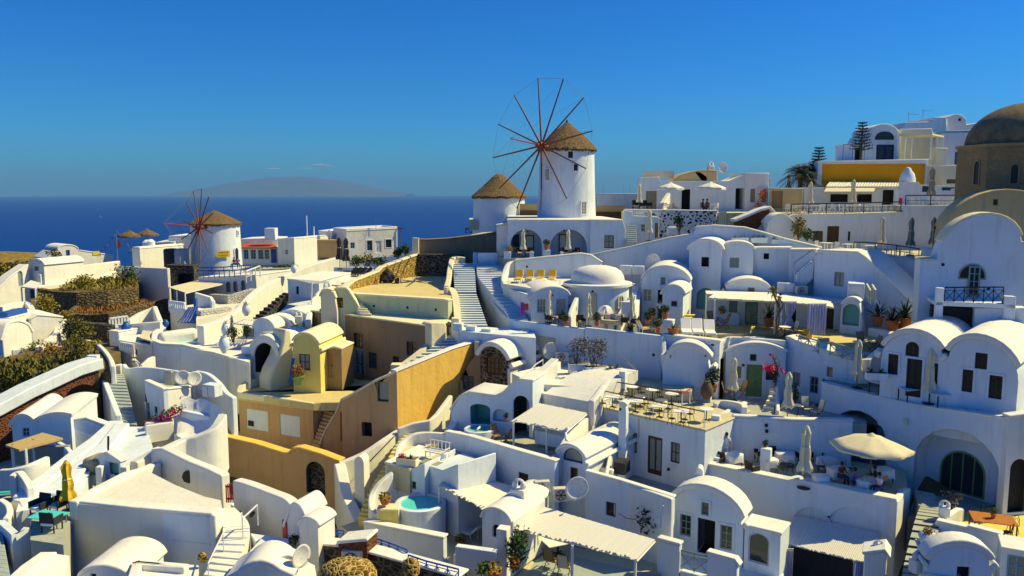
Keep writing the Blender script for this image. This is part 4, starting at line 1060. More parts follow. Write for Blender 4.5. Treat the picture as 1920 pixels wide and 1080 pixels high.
f=F(310,540,90,364,None,90); t=thing('stone_wall','dark lava stone wall with a black gateway below the left windmill','wall',P(336,535,90)); body(t,f,[(311,499),(363,500)],2,zat(560,90),'lavadark',[('void',334,513,360,545)],'lavadark',over=0)
place('open_straw','left straw parasol on the far terrace beside the flagpole',P(244,474,104),0,.95,'straw parasols')
place('open_straw','right straw parasol on the far terrace behind the cube house',P(278,472,108),.3,1.0,'straw parasols')
def flagpole():
 b=P(221,492,100); h=100/FPX*60; t=thing('flagpole','mast strung with bunting and an orange red flag at the far terrace','flagpole',b)
 MB().tube(b,b+Vector((0,0,h)),.07,.04).build('pole','metal_grey',t)
 mb=MB(); 
 for sx in(-1,1): mb.tube(b+Vector((0,0,h)),b+Vector((sx*2.6,0,.6)),.02,.02,4)
 mb.build('stay','rope',t)
 for sx in (-1,1):
  for i in range(1,8):
   p=(b+Vector((0,0,h))).lerp(b+Vector((sx*2.6,0,.6)),i/8); MB().add([p,p+Vector((.22,0,0)),p+Vector((.1,0,-.35))],[(0,1,2)]).build('pennant',('flag_orange','cloth_white','flag_blue')[i%3],t)
 p=b+Vector((0,0,h*.45)); MB().add([p,p+Vector((.5,0,.1)),p+Vector((.4,.1,.9)),p+Vector((0,0,1.1))],[(0,1,2,3)]).build('flag','flag_orange',t)
flagpole()
for i,(u,v,d,l) in enumerate(((57,505,90,''),)): pass
# stone terraces and gardens
def poly_wall(label,pts,h,mat,t=.6,name='stone_wall',**k): return wall(label,pts,h,t,mat,name=name,bev=.03,**k)
poly_wall('upper dark dry stone terrace wall under the shrubs',[(75,540,84),(105,546,83),(145,548,82),(200,545,83),(256,540,86)],5,'drystone')
deck([(70,545,84),(145,550,82),(258,541,86),(262,520,94),(215,512,96),(110,532,88)],zat(547,82)-.1,'earth',4,'garden_soil')
ground_cover('low green and olive scrub behind the upper stone terrace wall',[(110,546,83),(200,547,83),(256,541,86),(258,524,92),(150,532,90)],zat(547,82)-.1,1500,.34,'leaf_yellow',.8,4,name='scrub')
for i,(u,v,d,rx,rz,m,l) in enumerate(((155,545,86,2.0,1.0,'leaf_yellow','yellow green shrub on the upper stone terrace, leftmost of three'),(205,543,88,1.8,1.0,'leaf_olive','olive shrub in the middle of the upper stone terrace'),(240,540,90,1.6,1.6,'leaf_green','tall green cactus like shrub at the right end of the upper terrace'))): bush(l,P(u,v,d),rx,rz,500,m,.2,i+20,group='shrubs on the upper terrace')
poly_wall('curved dry stone wall round the sunken rusty garden',[(128,585,78),(140,575,81),(152,569,83)],1.2,'drystone',.4)
poly_wall('long dry stone wall climbing towards the pergola',[(128,586,77),(170,590,76),(200,587,76),(250,575,79),(312,560,84)],4.5,'drystone',.6)
deck([(128,587,77),(200,588,76),(312,561,84),(262,548,90),(152,568,84)],zat(587,77)-.4,'drygrass',4,'garden_soil')
ground_cover('rusty dry grass inside the sunken stone garden',[(135,586,77),(200,587,76),(305,562,84),(262,552,88),(155,570,84)],zat(587,77)-.4,2600,.3,'leaf_brown',.3,5)
bush('round olive yellow bush in front of the dark terrace wall',P(86,592,76),1.35,1.25,900,'leaf_yellow',.16,31)
bush('low olive shrub under the corner of the stone walls',P(122,603,74),1.0,.6,300,'leaf_yellow',.15,32)
bush('round olive bush below the long dry stone wall',P(160,636,69),1.25,1.2,900,'leaf_olive',.15,33)
bush('small dark bush left of the round olive bush',P(128,640,68),.9,1.1,450,'leaf_dark',.14,34)
poly_wall('rough dark stone face under the long dry wall',[(110,600,75),(140,604,74),(190,606,72),(208,610,71)],4,'lavadark',.8)
deck([(60,665,62),(205,690,58),(230,640,68),(200,600,74),(100,610,74)],zat(660,66),'earth',4,'garden_soil')
wall('curved white garden wall above the rusty slope',[(22,655,64),(60,650,65),(100,645,67),(130,637,69),(158,636,69),(180,643,67),(195,655,64),(207,672,61),(212,686,58)],2,.35,sm=True)
# planted slope below that wall
def slope(label,pts,mat='earth',name='garden_slope'):
 q=pts3(pts); n=len(q); o=mkobj(name,q+[p-Vector((0,0,4)) for p in q],[list(range(n)),list(range(2*n-1,n-1,-1))]+[(i,(i+1)%n,n+(i+1)%n,n+i) for i in range(n)],mat); tag(o,None,None,None,'structure'); return o
slope('',[(-40,760,56),(0,745,57),(110,735,57),(185,700,58),(210,685,60),(190,660,64),(150,645,67),(60,658,64),(0,672,62),(-60,680,62)])
r_=random.Random(9)
us_=sorted(r_.uniform(0,185) for _ in range(26))
for i in range(26):
 u=us_[i]; v=r_.uniform(665,735)-(u/185)*25; d=66-(v-650)*.1
 bush(('yellow green','olive','rusty','pale olive')[i%4]+' low shrub on the garden slope, '+ORD[i]+' from the left',P(u,v,d)+Vector((0,0,-.2)),r_.uniform(.9,1.5),r_.uniform(.45,.8),260,('leaf_yellow','leaf_olive','leaf_brown','leaf_yellow')[i%4],.16,50+i,lumps=5,group='shrubs on the garden slope')
bush('tall olive bush at the right end of the garden slope',P(150,690,61),1.5,1.6,900,'leaf_olive',.15,90)
cuboid('door_box','small white slab with a shaded top standing at the garden path','slab',F(162,700,59,182,None,59),162,667,182,694,.5,'shade_white')
ground_cover('brown and olive undergrowth covering the garden slope',[(-30,740,57),(110,732,57),(185,698,58),(190,662,64),(60,662,64),(0,675,62)],zat(700,60),2600,.4,'leaf_olive',1.0,6,name='undergrowth')
# pergola house with the striped flag
f=F(318,612,78,372,None,76); t=house('white_house','white house with a slotted balcony under the beige shade roof','house',f,[(318,580),(372,584)],6,zat(640,78))
pergola('wide beige shade roof on white posts below the windmill',Q(zat(549,78),(372,526),(418,532),(347,549),(316,539)),n=14,mat='canvas',rag=.02,posts=(0,1,(.5,0)),h=2.6)
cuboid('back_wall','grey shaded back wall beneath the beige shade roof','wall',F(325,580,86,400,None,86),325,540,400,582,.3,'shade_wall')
balusters('white slotted balcony front below the beige shade roof',P(318,580,78),P(347,584,77),.9,8)
def flag():
 a=P(345,604,71.5); b=P(362,575,71.5); t=thing('striped_flag','blue and white striped flag hanging over the blue balcony','flag',a)
 n=9; d=(b-a); w_=Vector((.9,-.2,.1))
 for i in range(n):
  p=a+w_*(i/n-.5)*1.6; q=b+w_*(i/n-.5)*1.1; s_=w_*(1.6/n); s2=w_*(1.1/n); k=.08*math.sin(i*1.9)
  m=a.lerp(b,.5)+w_*(i/n-.5)*1.3+Vector((0,-.25+k,-.25)); s3=w_*(1.3/n)
  MB().add([p,p+s_,m+s3,m,q+s2,q],[(0,1,2,3),(3,2,4,5)]).build('stripe',('flag_blue','cloth_white')[i%2],t)
flag()
cuboid('painted_wall','bright blue painted balcony wall beside the striped flag','wall',F(345,606,73.5,368,None,73),338,598,364,606,1.5,'blue_paint'); cuboid('blue_pillar','blue pillar right of the striped flag','pillar',F(362,606,73,368,None,73),363,560,368,606,.5,'blue_paint')
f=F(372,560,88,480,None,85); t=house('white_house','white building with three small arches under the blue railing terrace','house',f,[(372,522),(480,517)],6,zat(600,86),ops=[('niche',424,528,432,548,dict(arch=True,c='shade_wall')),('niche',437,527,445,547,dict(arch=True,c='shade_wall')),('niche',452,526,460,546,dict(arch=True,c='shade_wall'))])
rail('bright blue railing round the terrace below the left windmill',[(372,520,88),(402,521,87),(440,520,86),(473,516,86)],.75,'bar','blue_paint',.7,r=.05); rail('blue railing along the back of the same terrace',[(376,513,93),(420,512,93),(470,508,92)],.7,'bar','blue_paint',1.2,r=.05)
wall('rough white stone embankment below the blue railing',[(398,551,83),(430,553,80),(475,540,82)],3.2,.8,'whitestone'); wall('lower rough white stone bank beside the ramp wall',[(372,583,72),(400,580,73),(428,575,75)],2.2,.8,'whitestone')
deck([(368,606,70),(430,585,74),(475,560,80),(400,565,80),(370,580,74)],zat(585,73)-.2,'whitefloor',4)
wall('cream garden wall between the shade roof and the ramp',[(366,548,78),(395,556,78),(400,565,77)],2.5,.4)
rail('white slatted fence at the end of the stone embankment',[(462,530,82),(488,520,84)],1.2,'bar','white_paint',.8,r=.06)
wall('long curving cream ramp wall descending past the pool',[(632,482,97),(588,494,93),(545,510,89),(500,531,84),(470,553,79),(445,580,74),(415,598,70),(375,611,67)],4.5,.7,mat='white',sm=True)
wall('low grey path wall above the long ramp wall',[(475,520,92),(520,510,94),(575,497,98)],2.5,.4,'shade_white')
deck([(380,520,104),(460,520,100),(640,500,104),(700,480,112),(560,470,118),(380,490,112)],zat(500,104),'greyfloor',4)
bush('green creeper hedge in front of the red roofed house',P(530,503,103),2.2,.25,400,'leaf_green',.22,70,ry=1); bush('tall cactus hedge beside the white block',P(557,494,108),1.6,1.7,500,'leaf_green',.25,71); bush('low green hedge in front of the red roofed house, left part',P(478,505,102),2,.2,200,'leaf_green',.2,72)
place('diner_blue','seated person in blue outside the left windmill',P(446,503,93)+Vector((0,0,.0)),.6); place('diner_red','seated person in red outside the left windmill',P(440,503,93.5),-.5)
# red roofed house
f=F(453,500,106,520,None,106); t=house('white_house','white house with red tiled lean-to, blue windows and a blue door','house',f,[(452,462),(520,466)],4,zat(515,106),ops=[('win',457,468,466,486,dict(fc='sky_paint',gy=3)),('win',470,468,480,486,dict(fc='sky_paint',gy=3)),('win',484,468,494,486,dict(fc='sky_paint',gy=3)),('win',496,468,505,486,dict(fc='sky_paint',gy=3)),('door',508,467,519,493,dict(fc='blue_paint'))],roof=None)
c=[P(450,464,105),P(521,464,105),P(510,456,109),P(456,456,109)]; mkobj('tiled_roof',c+[p-Vector((0,0,.15)) for p in c],[(0,1,2,3),(7,6,5,4),(0,4,5,1),(1,5,6,2),(2,6,7,3),(3,7,4,0)],'tile_red',t)
f2=F(453,462,109.5,520,None,109.5); body(t,f2,[(450,450),(500,448),(520,449)],5,zat(480,110),'white',(),'white',name='upper_wall')
f=F(520,500,105,551,None,104); t=house('white_house','plain white cube with one small square window right of the blue door','house',f,[(520,450),(551,448)],5,zat(515,105),ops=[('win',534,468,540,477,dict(fc='canvas'))]); parapet(t,f,[(520,450),(551,448)],5,.2)
tag(MB().box(P(509,447,107)+Vector((0,0,.6)),(1.4,1.4,1.6)).build('chimney','shade_white',bev=.05),'square white chimney block above the red tiled lean-to','chimney')
# white house with blue windows
f=F(568,495,118,600,None,117); t=house('white_house','small white annex with a raised edge left of the blue windowed house','house',f,[(568,445),(600,443)],5,zat(505,118))
f=F(597,480,121,649,None,120.5); t=house('white_house','flat roofed white house with two blue windows and a white door','house',f,[(597,434),(649,436)],8,zat(500,120),ops=[])
f=F(649,480,116,745,None,120); body(t,f,[(649,434),(745,429)],6,zat(500,118),'white',[('win',688,451,698,470,dict(fc='blue_paint',sr=1,glass='glass_blue')),('door',704,452,715,474,dict(fc='white_paint')),('win',723,449,734,464,dict(fc='dark_blue',sr=1)),('win',657,455,665,466,dict(fc='sky_paint'))],'white',name='front_wall'); parapet(t,f,[(649,434),(745,429)],6,.35)
tag(MB().box(P(614,466,116),(3.2,1.6,2.6)).build('brick_shed','ochre',bev=.03),'small brownish brick shed against the shaded side of the house','shed')
place('dish','satellite dish on the shaded wall above the brick shed',P(620,452,117),-.8,1.3)
def antenna(label,u,v,d,h,bars=4):
 b=P(u,v,d); t=thing('antenna',label,'antenna',b); MB().tube(b,b+Vector((0,0,h)),.035,.03,5).build('mast','metal_grey',t); mb=MB(); mb.tube(b+Vector((-.2,0,h*.85)),b+Vector((1.2,0,h*.8)),.02,.02,4)
 for i in range(bars): mb.tube(b+Vector((.1+i*.28,-.35,h*.83)),b+Vector((.1+i*.28,.35,h*.83)),.012,.012,4)
 mb.build('array','metal_grey',t)
antenna('antenna on the flat roof of the blue windowed house',705,430,118,1.8)
for i,(u,v,h) in enumerate(((576,445,3.2),(589,445,1.6))): b=P(u,v,118); tag(MB().tube(b,b+Vector((0,0,h)),.1,.1).build('roof_post','shade_white'),('tall' if i==0 else 'short')+' white post standing on the small annex','post')
b=P(751,472,120); tag(MB().tube(b,b+Vector((0,0,3.8)),.07,.05).box(b+Vector((0,0,3.5)),(1.2,.1,.1)).build('utility_pole','bark'),'wooden utility pole right of the blue windowed house','pole')
wall('shaded white garden wall curving below the blue windowed house',[(655,486,98),(700,482,99),(740,480,97),(782,470,92)],3,.4,'shade_white',sm=True)
for i,(u,v,rx,m) in enumerate(((668,500,1.3,'leaf_green'),(690,498,1.5,'leaf_olive'),(712,500,1.3,'leaf_green'),(745,484,.6,'leaf_green'),(760,478,.8,'leaf_green'))): bush('green garden shrub, '+('first','second','third','fourth','fifth')[i]+' from the left behind the dark loungers',P(u,v,92),rx,.75,260,m,.2,80+i,group='shrubs behind the dark loungers')
cuboid('low_wall','low white wall behind the row of dark loungers','wall',F(625,516,90,700,None,90),626,501,699,514,.4,'shade_white')
deck([(560,527,84),(600,512,88),(700,514,90),(730,505,92),(665,545,78),(650,534,80)],zat(515,88),'whitefloor',3)
for i,u in enumerate((655,664,673,683)): place('lounge_dark',('leftmost','second','third','rightmost')[i]+' of four dark loungers on the white sun deck',P(u,519,86.5),-.9,1.15,'dark loungers on the sun deck')
place('closed_dark','left of the two closed black parasols by the sun deck',P(637,505,88),0,1.22,'closed black parasols'); place('closed_dark','right of the two closed black parasols by the sun deck',P(650,509,86),.4,1.25,'closed black parasols')
# ---------------- plaza, stairs, brown and ochre houses, mill arcade
def W2(label,pts,h,mat,cap='cream',t=.5,name='stone_wall',sm=False):
 q=pts3(pts); q=catmull(q,5) if sm else q
 tn=thing(name,label,'wall',q[0]-Vector((0,0,h))); mb=MB(); wallmesh(mb,[p-Vector((0,0,.16)) for p in q],h,t); mb.build('wall',mat,tn)
 mb=MB(); wallmesh(mb,q,.17,t+.12); mb.build('coping',cap,tn,bev=.06); return tn
ZP=-8.5
f=F(667,553,66.4,832,563)
t=thing('retaining_wall','pale green retaining wall in front of the plaza with round vents and two sealed hatches','wall',f.hit(750,600)); body(t,f,[(640,549),(667,553),(832,563),(840,565)],.7,-13,'mint',[('niche',725,561,747,583,dict(r=.04,c='mint')),('niche',783,569,797,586,dict(r=.04,c='mint')),('niche',699,571,703,576,dict(r=.2,c='black',arch=True)),('niche',762,574,766,579,dict(r=.2,c='black',arch=True)),('niche',815,578,819,583,dict(r=.2,c='black',arch=True))],'cream',rt=.12)
deck([(650,551,68.2),(668,551,67.6),(836,561,63.6),(862,548,69),(872,520,80),(770,516,84),(700,512,80),(640,540,71)],ZP,'tanfloor',4,'plaza_floor')
W2('yellow sunlit stone wall along the left side of the plaza',[(643,543,67.5),(650,532,69),(662,524,71),(706,507,75),(714,499,76.5),(782,475,82)],4.5,'yellowstone','cream')
f=F(782,524,81.5,858,None,81.5); t=thing('stone_wall','shaded brown and black stone wall at the back of the plaza','wall',f.hit(820,524)); body(t,f,[(782,476),(870,477)],.5,-11,'lava',(),None)
f=F(776,524,82.4,945,None,84); t=thing('parapet_wall','high brown rendered parapet wall above the plaza stone wall','wall',f.hit(860,500)); body(t,f,[(776,449),(800,450),(840,448),(890,442),(933,436),(942,440)],.6,-12,'brown',(),'brown',rt=.1); cuboid('lit_end','',None,F(770,524,82,785,None,82),773,446,785,480,.5,'cream',parent=t)  # added cream pier stands for the sunlit left end of the brown wall
def boulder(label,u,v,d,r,mat='lavadark',sz=1.0):
 rr=random.Random(int(u)); mb=MB().lathe(P(u,v,d),[(r*.55,0),(r*.95,.35*r),(r*1.0,.9*r),(r*.8,1.5*r),(r*.4,1.9*r),(.05,2*r)],14,1,sz,wob=.12); return tag(mb.build('boulder',mat,bev=.03),label,'rock')
boulder('large dark boulder leaning on the yellow plaza wall',727,531,75.5,.68,'lavadark',.6); boulder('small dark rock beside the large plaza boulder',746,534,75,.33)
def simpletable(label,u,v,d,w_,dp,h,top,leg,rz=0):
 p=P(u,v,d); t=thing('side_table',label,'table',p); t.rotation_euler.z=rz
 MB().box((0,0,h),(w_,dp,.06)).build('tabletop',top,t,local=True)
 for a in(-1,1):
  for b in(-1,1): MB().box((a*(w_/2-.05),b*(dp/2-.05),h/2),(.05,.05,h)).build('leg',leg,t,local=True)
simpletable('rough wooden bench table by the yellow stone wall',762,532,75.5,1.9,.6,.75,'wood','canvas_white',.7)
# small mint lookout with chimney left of the plaza
f=F(612,588,65.5,690,588); t=house('chimney_house','pale green gable end with a stone plaque and a small stair beside it','house',f,[(618,548),(632,541),(648,541),(652,545),(676,585)],.6,-13,'mint',ops=[('niche',625,558,643,577,dict(r=.05,c='drystone'))],roof='cream')
f=F(599,588,64.8,630,588); t=house('chimney_house','stout pale green chimney tower with rounded top left of the plaque wall','chimney',f,[(601,556),(604,548),('arc',544),(622,547),(628,560),(632,585)],1.6,-13,'cream',roof='cream'); place('chimney','small double chimney pot on the pale green tower',P(614,552,65.5),.3,.9)
stairs('short pale steps climbing from the brown roof to the plaza',[(P(676,592,64.6),P(697,590,64.4)),(P(655,556,67.2),P(668,553,67.2))],8,'cream')
# brown house
fb=F(583,584,68,806,613); ZB=-15.1
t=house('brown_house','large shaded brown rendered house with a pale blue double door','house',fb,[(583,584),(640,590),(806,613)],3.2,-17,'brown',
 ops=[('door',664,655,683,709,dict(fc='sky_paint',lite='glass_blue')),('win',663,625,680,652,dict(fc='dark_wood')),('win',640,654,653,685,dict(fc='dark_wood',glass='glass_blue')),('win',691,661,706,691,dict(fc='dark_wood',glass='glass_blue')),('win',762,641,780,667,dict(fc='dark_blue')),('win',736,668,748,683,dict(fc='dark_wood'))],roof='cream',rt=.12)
f=F(806,650,59.6,838,None,60.6); t=house('corner_pier','cream corner pier beside the lower stair flight','pier',f,[(808,611),(812,606),(836,606),(838,612)],1.4,-14.5,'cream',roof=None,bev=.12)
wall('shaded grey end wall at the left of the brown house',[(581,583,68),(577,600,66)],5,.5,'shade_white')
deck([(606,702,60),(700,716,60),(720,700,62),(660,740,56.5),(588,760,56.4),(446,739,59.4),(500,700,62)],ZB,'tanfloor',.6,'courtyard_floor')
deck(Q(ZB-.02,(560,690),(860,690),(700,745),(588,757),(446,737),(500,700)),ZB-.02,'tanfloor',.5,'courtyard_floor')
# ochre roof-terrace house
fo=F(447,737,59.5,586,757)
t=house('ochre_house','ochre house below the courtyard with two whitewashed window panels','house',fo,[(447,737),(520,747),(586,757)],7,-22,'ochre',ops=[('niche',462,769,502,807,dict(r=.05,c='shade_white')),('niche',525,779,562,818,dict(r=.05,c='shade_white'))],roof=None)
cuboid('grate','',None,fo,465,789,475,799,.04,'black',parent=t,q=.01,bev=0)
W3=lambda lab,pts,h,t_=.4,mat='cream',**k: wall(lab,pts,h,t_,mat,**k)
W3('low cream kerb along the front edge of the ochre roof terrace',[(447,734,59.4),(520,744,57.9),(588,755,56.4),(622,744,58.8)],.5,.35)
W3('rounded cream parapet rising at the left end of the roof terrace',[(449,735,59.6),(453,722,60.2),(468,713,61),(490,706,62),(511,699,63)],1.7,.45,sm=True)
f=F(506,735,60,550,None,61.6); house('cream_buttress','tall tapering cream buttress wall beside the yellow house','wall',f,[(506,712),(513,692),(526,668),(531,645),(533,622),(537,617),(545,619),(549,650),(548,700),(545,722)],1.6,-18,'cream',roof=None,bev=.2)
f=F(548,718,59.6,600,None,59.2); t=house('yellow_house','small yellow vaulted house with a dark framed window','house',f,[(548,652),('arc',627),(600,660)],4.6,-16.5,'lemon',ops=[('win',561,664,581,694,dict(fc='dark_wood',glass='glass_pale'))],roof='cream',rt=.2,over=.1)
f=F(600,718,60.5,640,None,60.2); t=house('yellow_house_porch','plastered porch with a brown door between the yellow and the brown house','porch',f,[(600,662),(614,655),(627,652),(640,656)],2.5,-16.5,'church',ops=[('door',613,660,626,707,dict(fc='wood'))],roof='cream')
tag(MB().tube(P(543,719,58.6),P(550,672,59.3),.13,.13,4).build('board','blue_paint'),'bright blue board leaning against the cream buttress','board')
place('pot_yellowgreen','green pot with a dry orange plant in front of the yellow house',P(560,721,58.4),0,1.6)
f=F(469,702,62,523,None,61); t=house('cave_house','white vaulted cave entrance with a black arched mouth','house',f,[(469,668),('arc',633),(523,668)],4.5,-17,'white',ops=[('void',476,643,517,700,dict(arch=True,r=3,ah=1.1))],roof='white',rt=.22)
# ochre stair block and lower building, one wall coloured yellow where lit, ochre where shaded
f=F(655,825,52.2,744,None,51.8)
ZL=-18.7
fy=F(655,825,54,744,None,53.2)
t=house('orange_house','gable wall in shade-toned orange brown with two broken windows','house',fy,[(640,752),(655,744),(700,718),(744,698)],.6,-21,'ochre',ops=[('win',707,717,728,753,dict(fc='dark_wood',glass='glass_pale',gx=1,gy=1,r=.3)),('void',678,792,697,818,dict(r=.8))],roof='cream',rt=.14)
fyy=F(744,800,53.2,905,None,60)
body(t,fyy,[(744,698),(800,675),(850,655),(893,642),(906,640)],.5,-21,'yellow',(),'white',name='lit_yellow_wall',rt=.12)
f=F(596,842,55.5,656,None,55.2); t=house('stair_house','ochre stair wing with a leaning parapet and a grey plank door','house',f,[(601,835),(612,805),(630,775),(640,752),(657,746)],1.2,-21,'ochre',ops=[('door',638,772,652,828,dict(fc='wood'))],roof='cream',rt=.1)
stairs('brown stair rising between the ochre house and the stair wing',[(P(586,838,55.6),P(600,838,55.2)),(P(612,764,57.6),P(630,764,57.0))],11,'ochre')
deck(Q(ZL,(400,800),(600,835),(740,800),(780,810),(636,880),(540,880),(395,850)),ZL,'tanfloor',4,'yard_floor')
fl=F(393,850,54,635,875,None) if False else F(393,797,54,635,None,50)
t=house('ochre_yard_wall','tall ochre yard wall with a lumpy top and a dark arched niche','wall',fl,[(392,800),(398,797),(406,803),(424,821),(480,834),(530,850),(541,851),(550,842),(562,841),(600,852),(636,866)],.6,-24,'ochre',ops=[('niche',574,866,609,926,dict(arch=True,r=.5,c='lavadark'))],roof='yellow',rt=.12)  # yellow rim: the sunlit top edge is put into the colour
# white stair ramp wall in front of the ochre yard
wall('cream white stair wall with an iron handrail descending to the lane',[(752,802,53.2),(745,808,53),(715,828,51.6),(680,850,50.6),(637,868,49.8)],6,.5,'white',sm=True)
tag(MB().tube(P(745,812,52.3),P(690,868,49.7),.035).build('handrail','metal_dark'),'dark iron handrail on the cream stair wall','handrail')
W=wall
W('white end wall dropping from the ochre yard corner to the lane',[(636,868,49.6),(640,880,48.8),(650,925,47.6),(662,950,46.8),(673,975,46)],4,.7,'white',sm=True)
f=F(663,935,47.6,684,None,47.4); house('rounded_pillar','rounded white pillar standing against the stair wall','pillar',f,[(664,870),('arc',856),(682,870)],.8,-22,'white',roof=None,bev=.25)
stairs('yellowish curved steps climbing beside the cream stair wall',[(P(672,975,45.2),P(690,970,45.0)),(P(690,930,46.8),P(712,925,46.6)),(P(718,880,49),P(735,876,49)),(P(742,838,51.5),P(757,832,51.5)),(P(765,812,53),P(790,806,53))],22,'lemon')
# stairs A and B
stairs('lower flight of the wide grey stair beside the plaza',[(P(858,613,61.8),P(914,613,61.8)),(P(854,553,67.6),P(893,551,67.6))],14,'tread',treadmat='shade_white')
stairs('upper flight of the wide grey stair beside the plaza',[(P(853,551,67.8),P(893,550,67.8)),(P(849,495,75.5),P(889,494,75.5))],14,'tread',treadmat='shade_white')
wall('lumpy pale parapet along the left of the wide grey stair, upper part',[(872,482,77),(850,482,76.5),(844,500,74),(841,522,71.2),(837,536,69.6)],3.5,.5,'cream',sm=True)
wall('lumpy pale parapet along the left of the wide grey stair, lower part',[(835,539,66.8),(845,540,67),(852,550,66.2),(856,570,64.4),(858,592,62.6),(858,604,61.6)],3.5,.55,'cream',sm=True)
cuboid('stair_pillar','short cream pillar with a hole at the foot of the wide grey stair','pillar',F(845,612,61.2,862,None,61.2),846,597,861,614,.7,'cream',down=1)
wall('curving white parapet between the grey stair and the white stair',[(891,472,77),(891,500,75.4),(892,514,73.6),(905,536,70.6),(925,562,66.8),(943,584,63.6),(962,599,61.2)],3.6,.42,'white',sm=True)
stairs('white curved stair climbing to the mill terrace',[(P(955,600,61.0),P(990,600,60.8)),(P(946,583,63.2),P(978,581,63)),(P(914,545,68),P(947,543,67.8)),(P(896,520,71.5),P(940,520,71.5)),(P(894,498,75),P(946,498,75))],24,'shade_white',treadmat='white')
wall('long white parapet wall of the dome house terrace',[(962,599,61.2),(985,602,60.3),(1040,609,59),(1098,616,57.5)],7,.35,'shade_white'); wall('right half of the long white terrace wall above the bistro tables',[(1098,613,57.5),(1170,621,56),(1243,629,54.5)],8,.37,'shade_white')
deck([(840,608,62),(914,612,61.8),(1000,604,60),(1005,625,57),(860,628,60)],-10.45,'shade_white',3,'landing')
stairs('broad lower flight of grey steps descending from the landing',[(P(744,702,57),P(792,684,57.4)),(P(800,668,59.2),P(864,652,59.6)),(P(840,630,61.2),P(936,630,61.2))],12,'tread',treadmat='shade_white')
wall('cream parapet left of the lower grey steps',[(733,700,56.2),(743,690,57),(760,678,58),(790,655,59.4),(805,641,60.4),(812,638,60.4)],2.4,.4,'cream',sm=True)
cuboid('stubby_post','stubby cream post at the bottom of the grey steps','post',F(730,700,55.4,752,None,55.4),732,684,750,705,.8,'cream',down=.6)
wall('white parapet at the top end of the yellow wall above the lava stone house',[(893,640,58.8),(906,636,59.4),(950,626,59.8),(993,616,60)],1.3,.4,'cream',sm=True)
for i,(u,v) in enumerate(((857,614),(882,619),(911,624))): cuboid('stone_bench','white block seat on the landing, '+('left','middle','right')[i]+' one of three','bench',F(u-10,v+4,60.2-i*.3,u+10,None,60-i*.3),u-9,v-7,u+9,v+6,.5,'shade_white',group='white block seats on the landing')
# arched stone fronted house with white vault
f=F(900,730,57.4,957,None,56); t=house('stone_fronted_house','white vaulted house with a dark lava stone front and a barred window','house',f,[(901,668),('arc',650),(955,692)],5,-19,'lava',ops=[('win',911,671,941,702,dict(fc='dark_wood',gx=4,gy=3))],roof='white',rt=.35,over=.18)
fs=side(f,955,700); zt=f.sz(955,692)[1]+.05; mb=MB(); slab(mb,fs,[(-.12,-19),(5.1,-19),(5.1,zt),(-.12,zt)],-.16,.1); mb.build('side_wall','white',t,bev=.04)
f=F(862,760,57.8,901,None,57.6); t=house('shaded_house','narrow brown wall with a small dark window left of the lava stone front','house',f,[(862,715),(880,680),(901,655)],2,-19,'brown',ops=[('win',868,705,888,731,dict(fc='dark_blue'))],roof=None)
place('dish','big satellite dish behind the white vault',P(1030,680,58),.4,1.25); place('ac','air conditioner unit on the flat roof behind the white vault',P(1054,678,57.5),.1,1.1)
# mill arcade
fa=F(951,478,75,1107,None,75)
t=house('arcade_house','white arcade house with two wide arches under the tall windmill','house',fa,[(951,414),(1107,414)],13,-8,'shade_white',ops=[('arch',957,430,1016,484,dict(arch=True,r=2.2,ah=1.0)),('arch',1031,430,1101,484,dict(arch=True,r=2.2))],roof='white')
g=fa.back(2.12)
stick(t,g,961,440,974,463,'dark_wood'); stick(t,g,985,441,1001,482,'dark_wood','door',leaf='canvas_white'); stick(t,g,1048,439,1062,478,'dark_wood','door',leaf='canvas_white'); stick(t,g,1070,470,1085,476,'white_paint')
f=F(1107,474,74.6,1172,None,74.9); t=house('white_house','plain white house front with a dark framed window right of the arcade','house',f,[(1107,414),(1168,414),(1173,430)],10,-8,'shade_white',ops=[('win',1133,441,1151,465,dict(fc='dark_wood',glass='glass_pale',sr=1))])
f=F(930,480,76,951,None,76); t=house('white_house','narrow white block left of the arcade arches','house',f,[(931,424),(951,420)],8,-8,'white')
deck([(935,497,75.2),(950,478,75),(1108,478,75),(1095,484,72.5),(958,498,73)],zat(484,74),'greyfloor',3)
deck([(880,413,88),(960,413,88),(1175,414,85),(1175,414,98),(880,413,98)],-3.05,'floor',1,'mill_terrace')
for i,(u,l) in enumerate(((981,'closed cream parasol in front of the left arcade arch'),(1065,'closed cream parasol in front of the right arcade arch'))): place('closed',l,P(u,481,73.6),i,.92,'closed parasols of the arcade')
for i,u in enumerate((972,992,1058,1080)): place('wicker','dark armchair in the arcade shade, '+('first','second','third','fourth')[i]+' from the left',P(u,480,74.3),(-1)**i*.6,.9,'arcade armchairs')
cuboid('plinth','white plinth between the two arcade arches carrying a pot','plinth',F(1015,485,73.2,1034,None,73.2),1018,469,1033,484,.6,'shade_white'); place('pot_green','potted green plant on the white plinth between the arches',P(1025,469,73.5),0,1.15); place('pot_low','terracotta pot at the left foot of the arcade',P(956,472,74),0,1.1)
for i,(a,b) in enumerate(((945,958),(993,1001),(1050,1056))): cuboid('kerb_post','low white kerb post before the arcade, '+('left','middle','right')[i],'post',F(a,484,73,b,None,73),a,472,b,485,.25,'shade_white')
f=F(896,499,75.6,934,None,75.6); cuboid('stair_block','pale block at the head of the white stair','wall',f,896,474,934,499,.3,'shade_white')
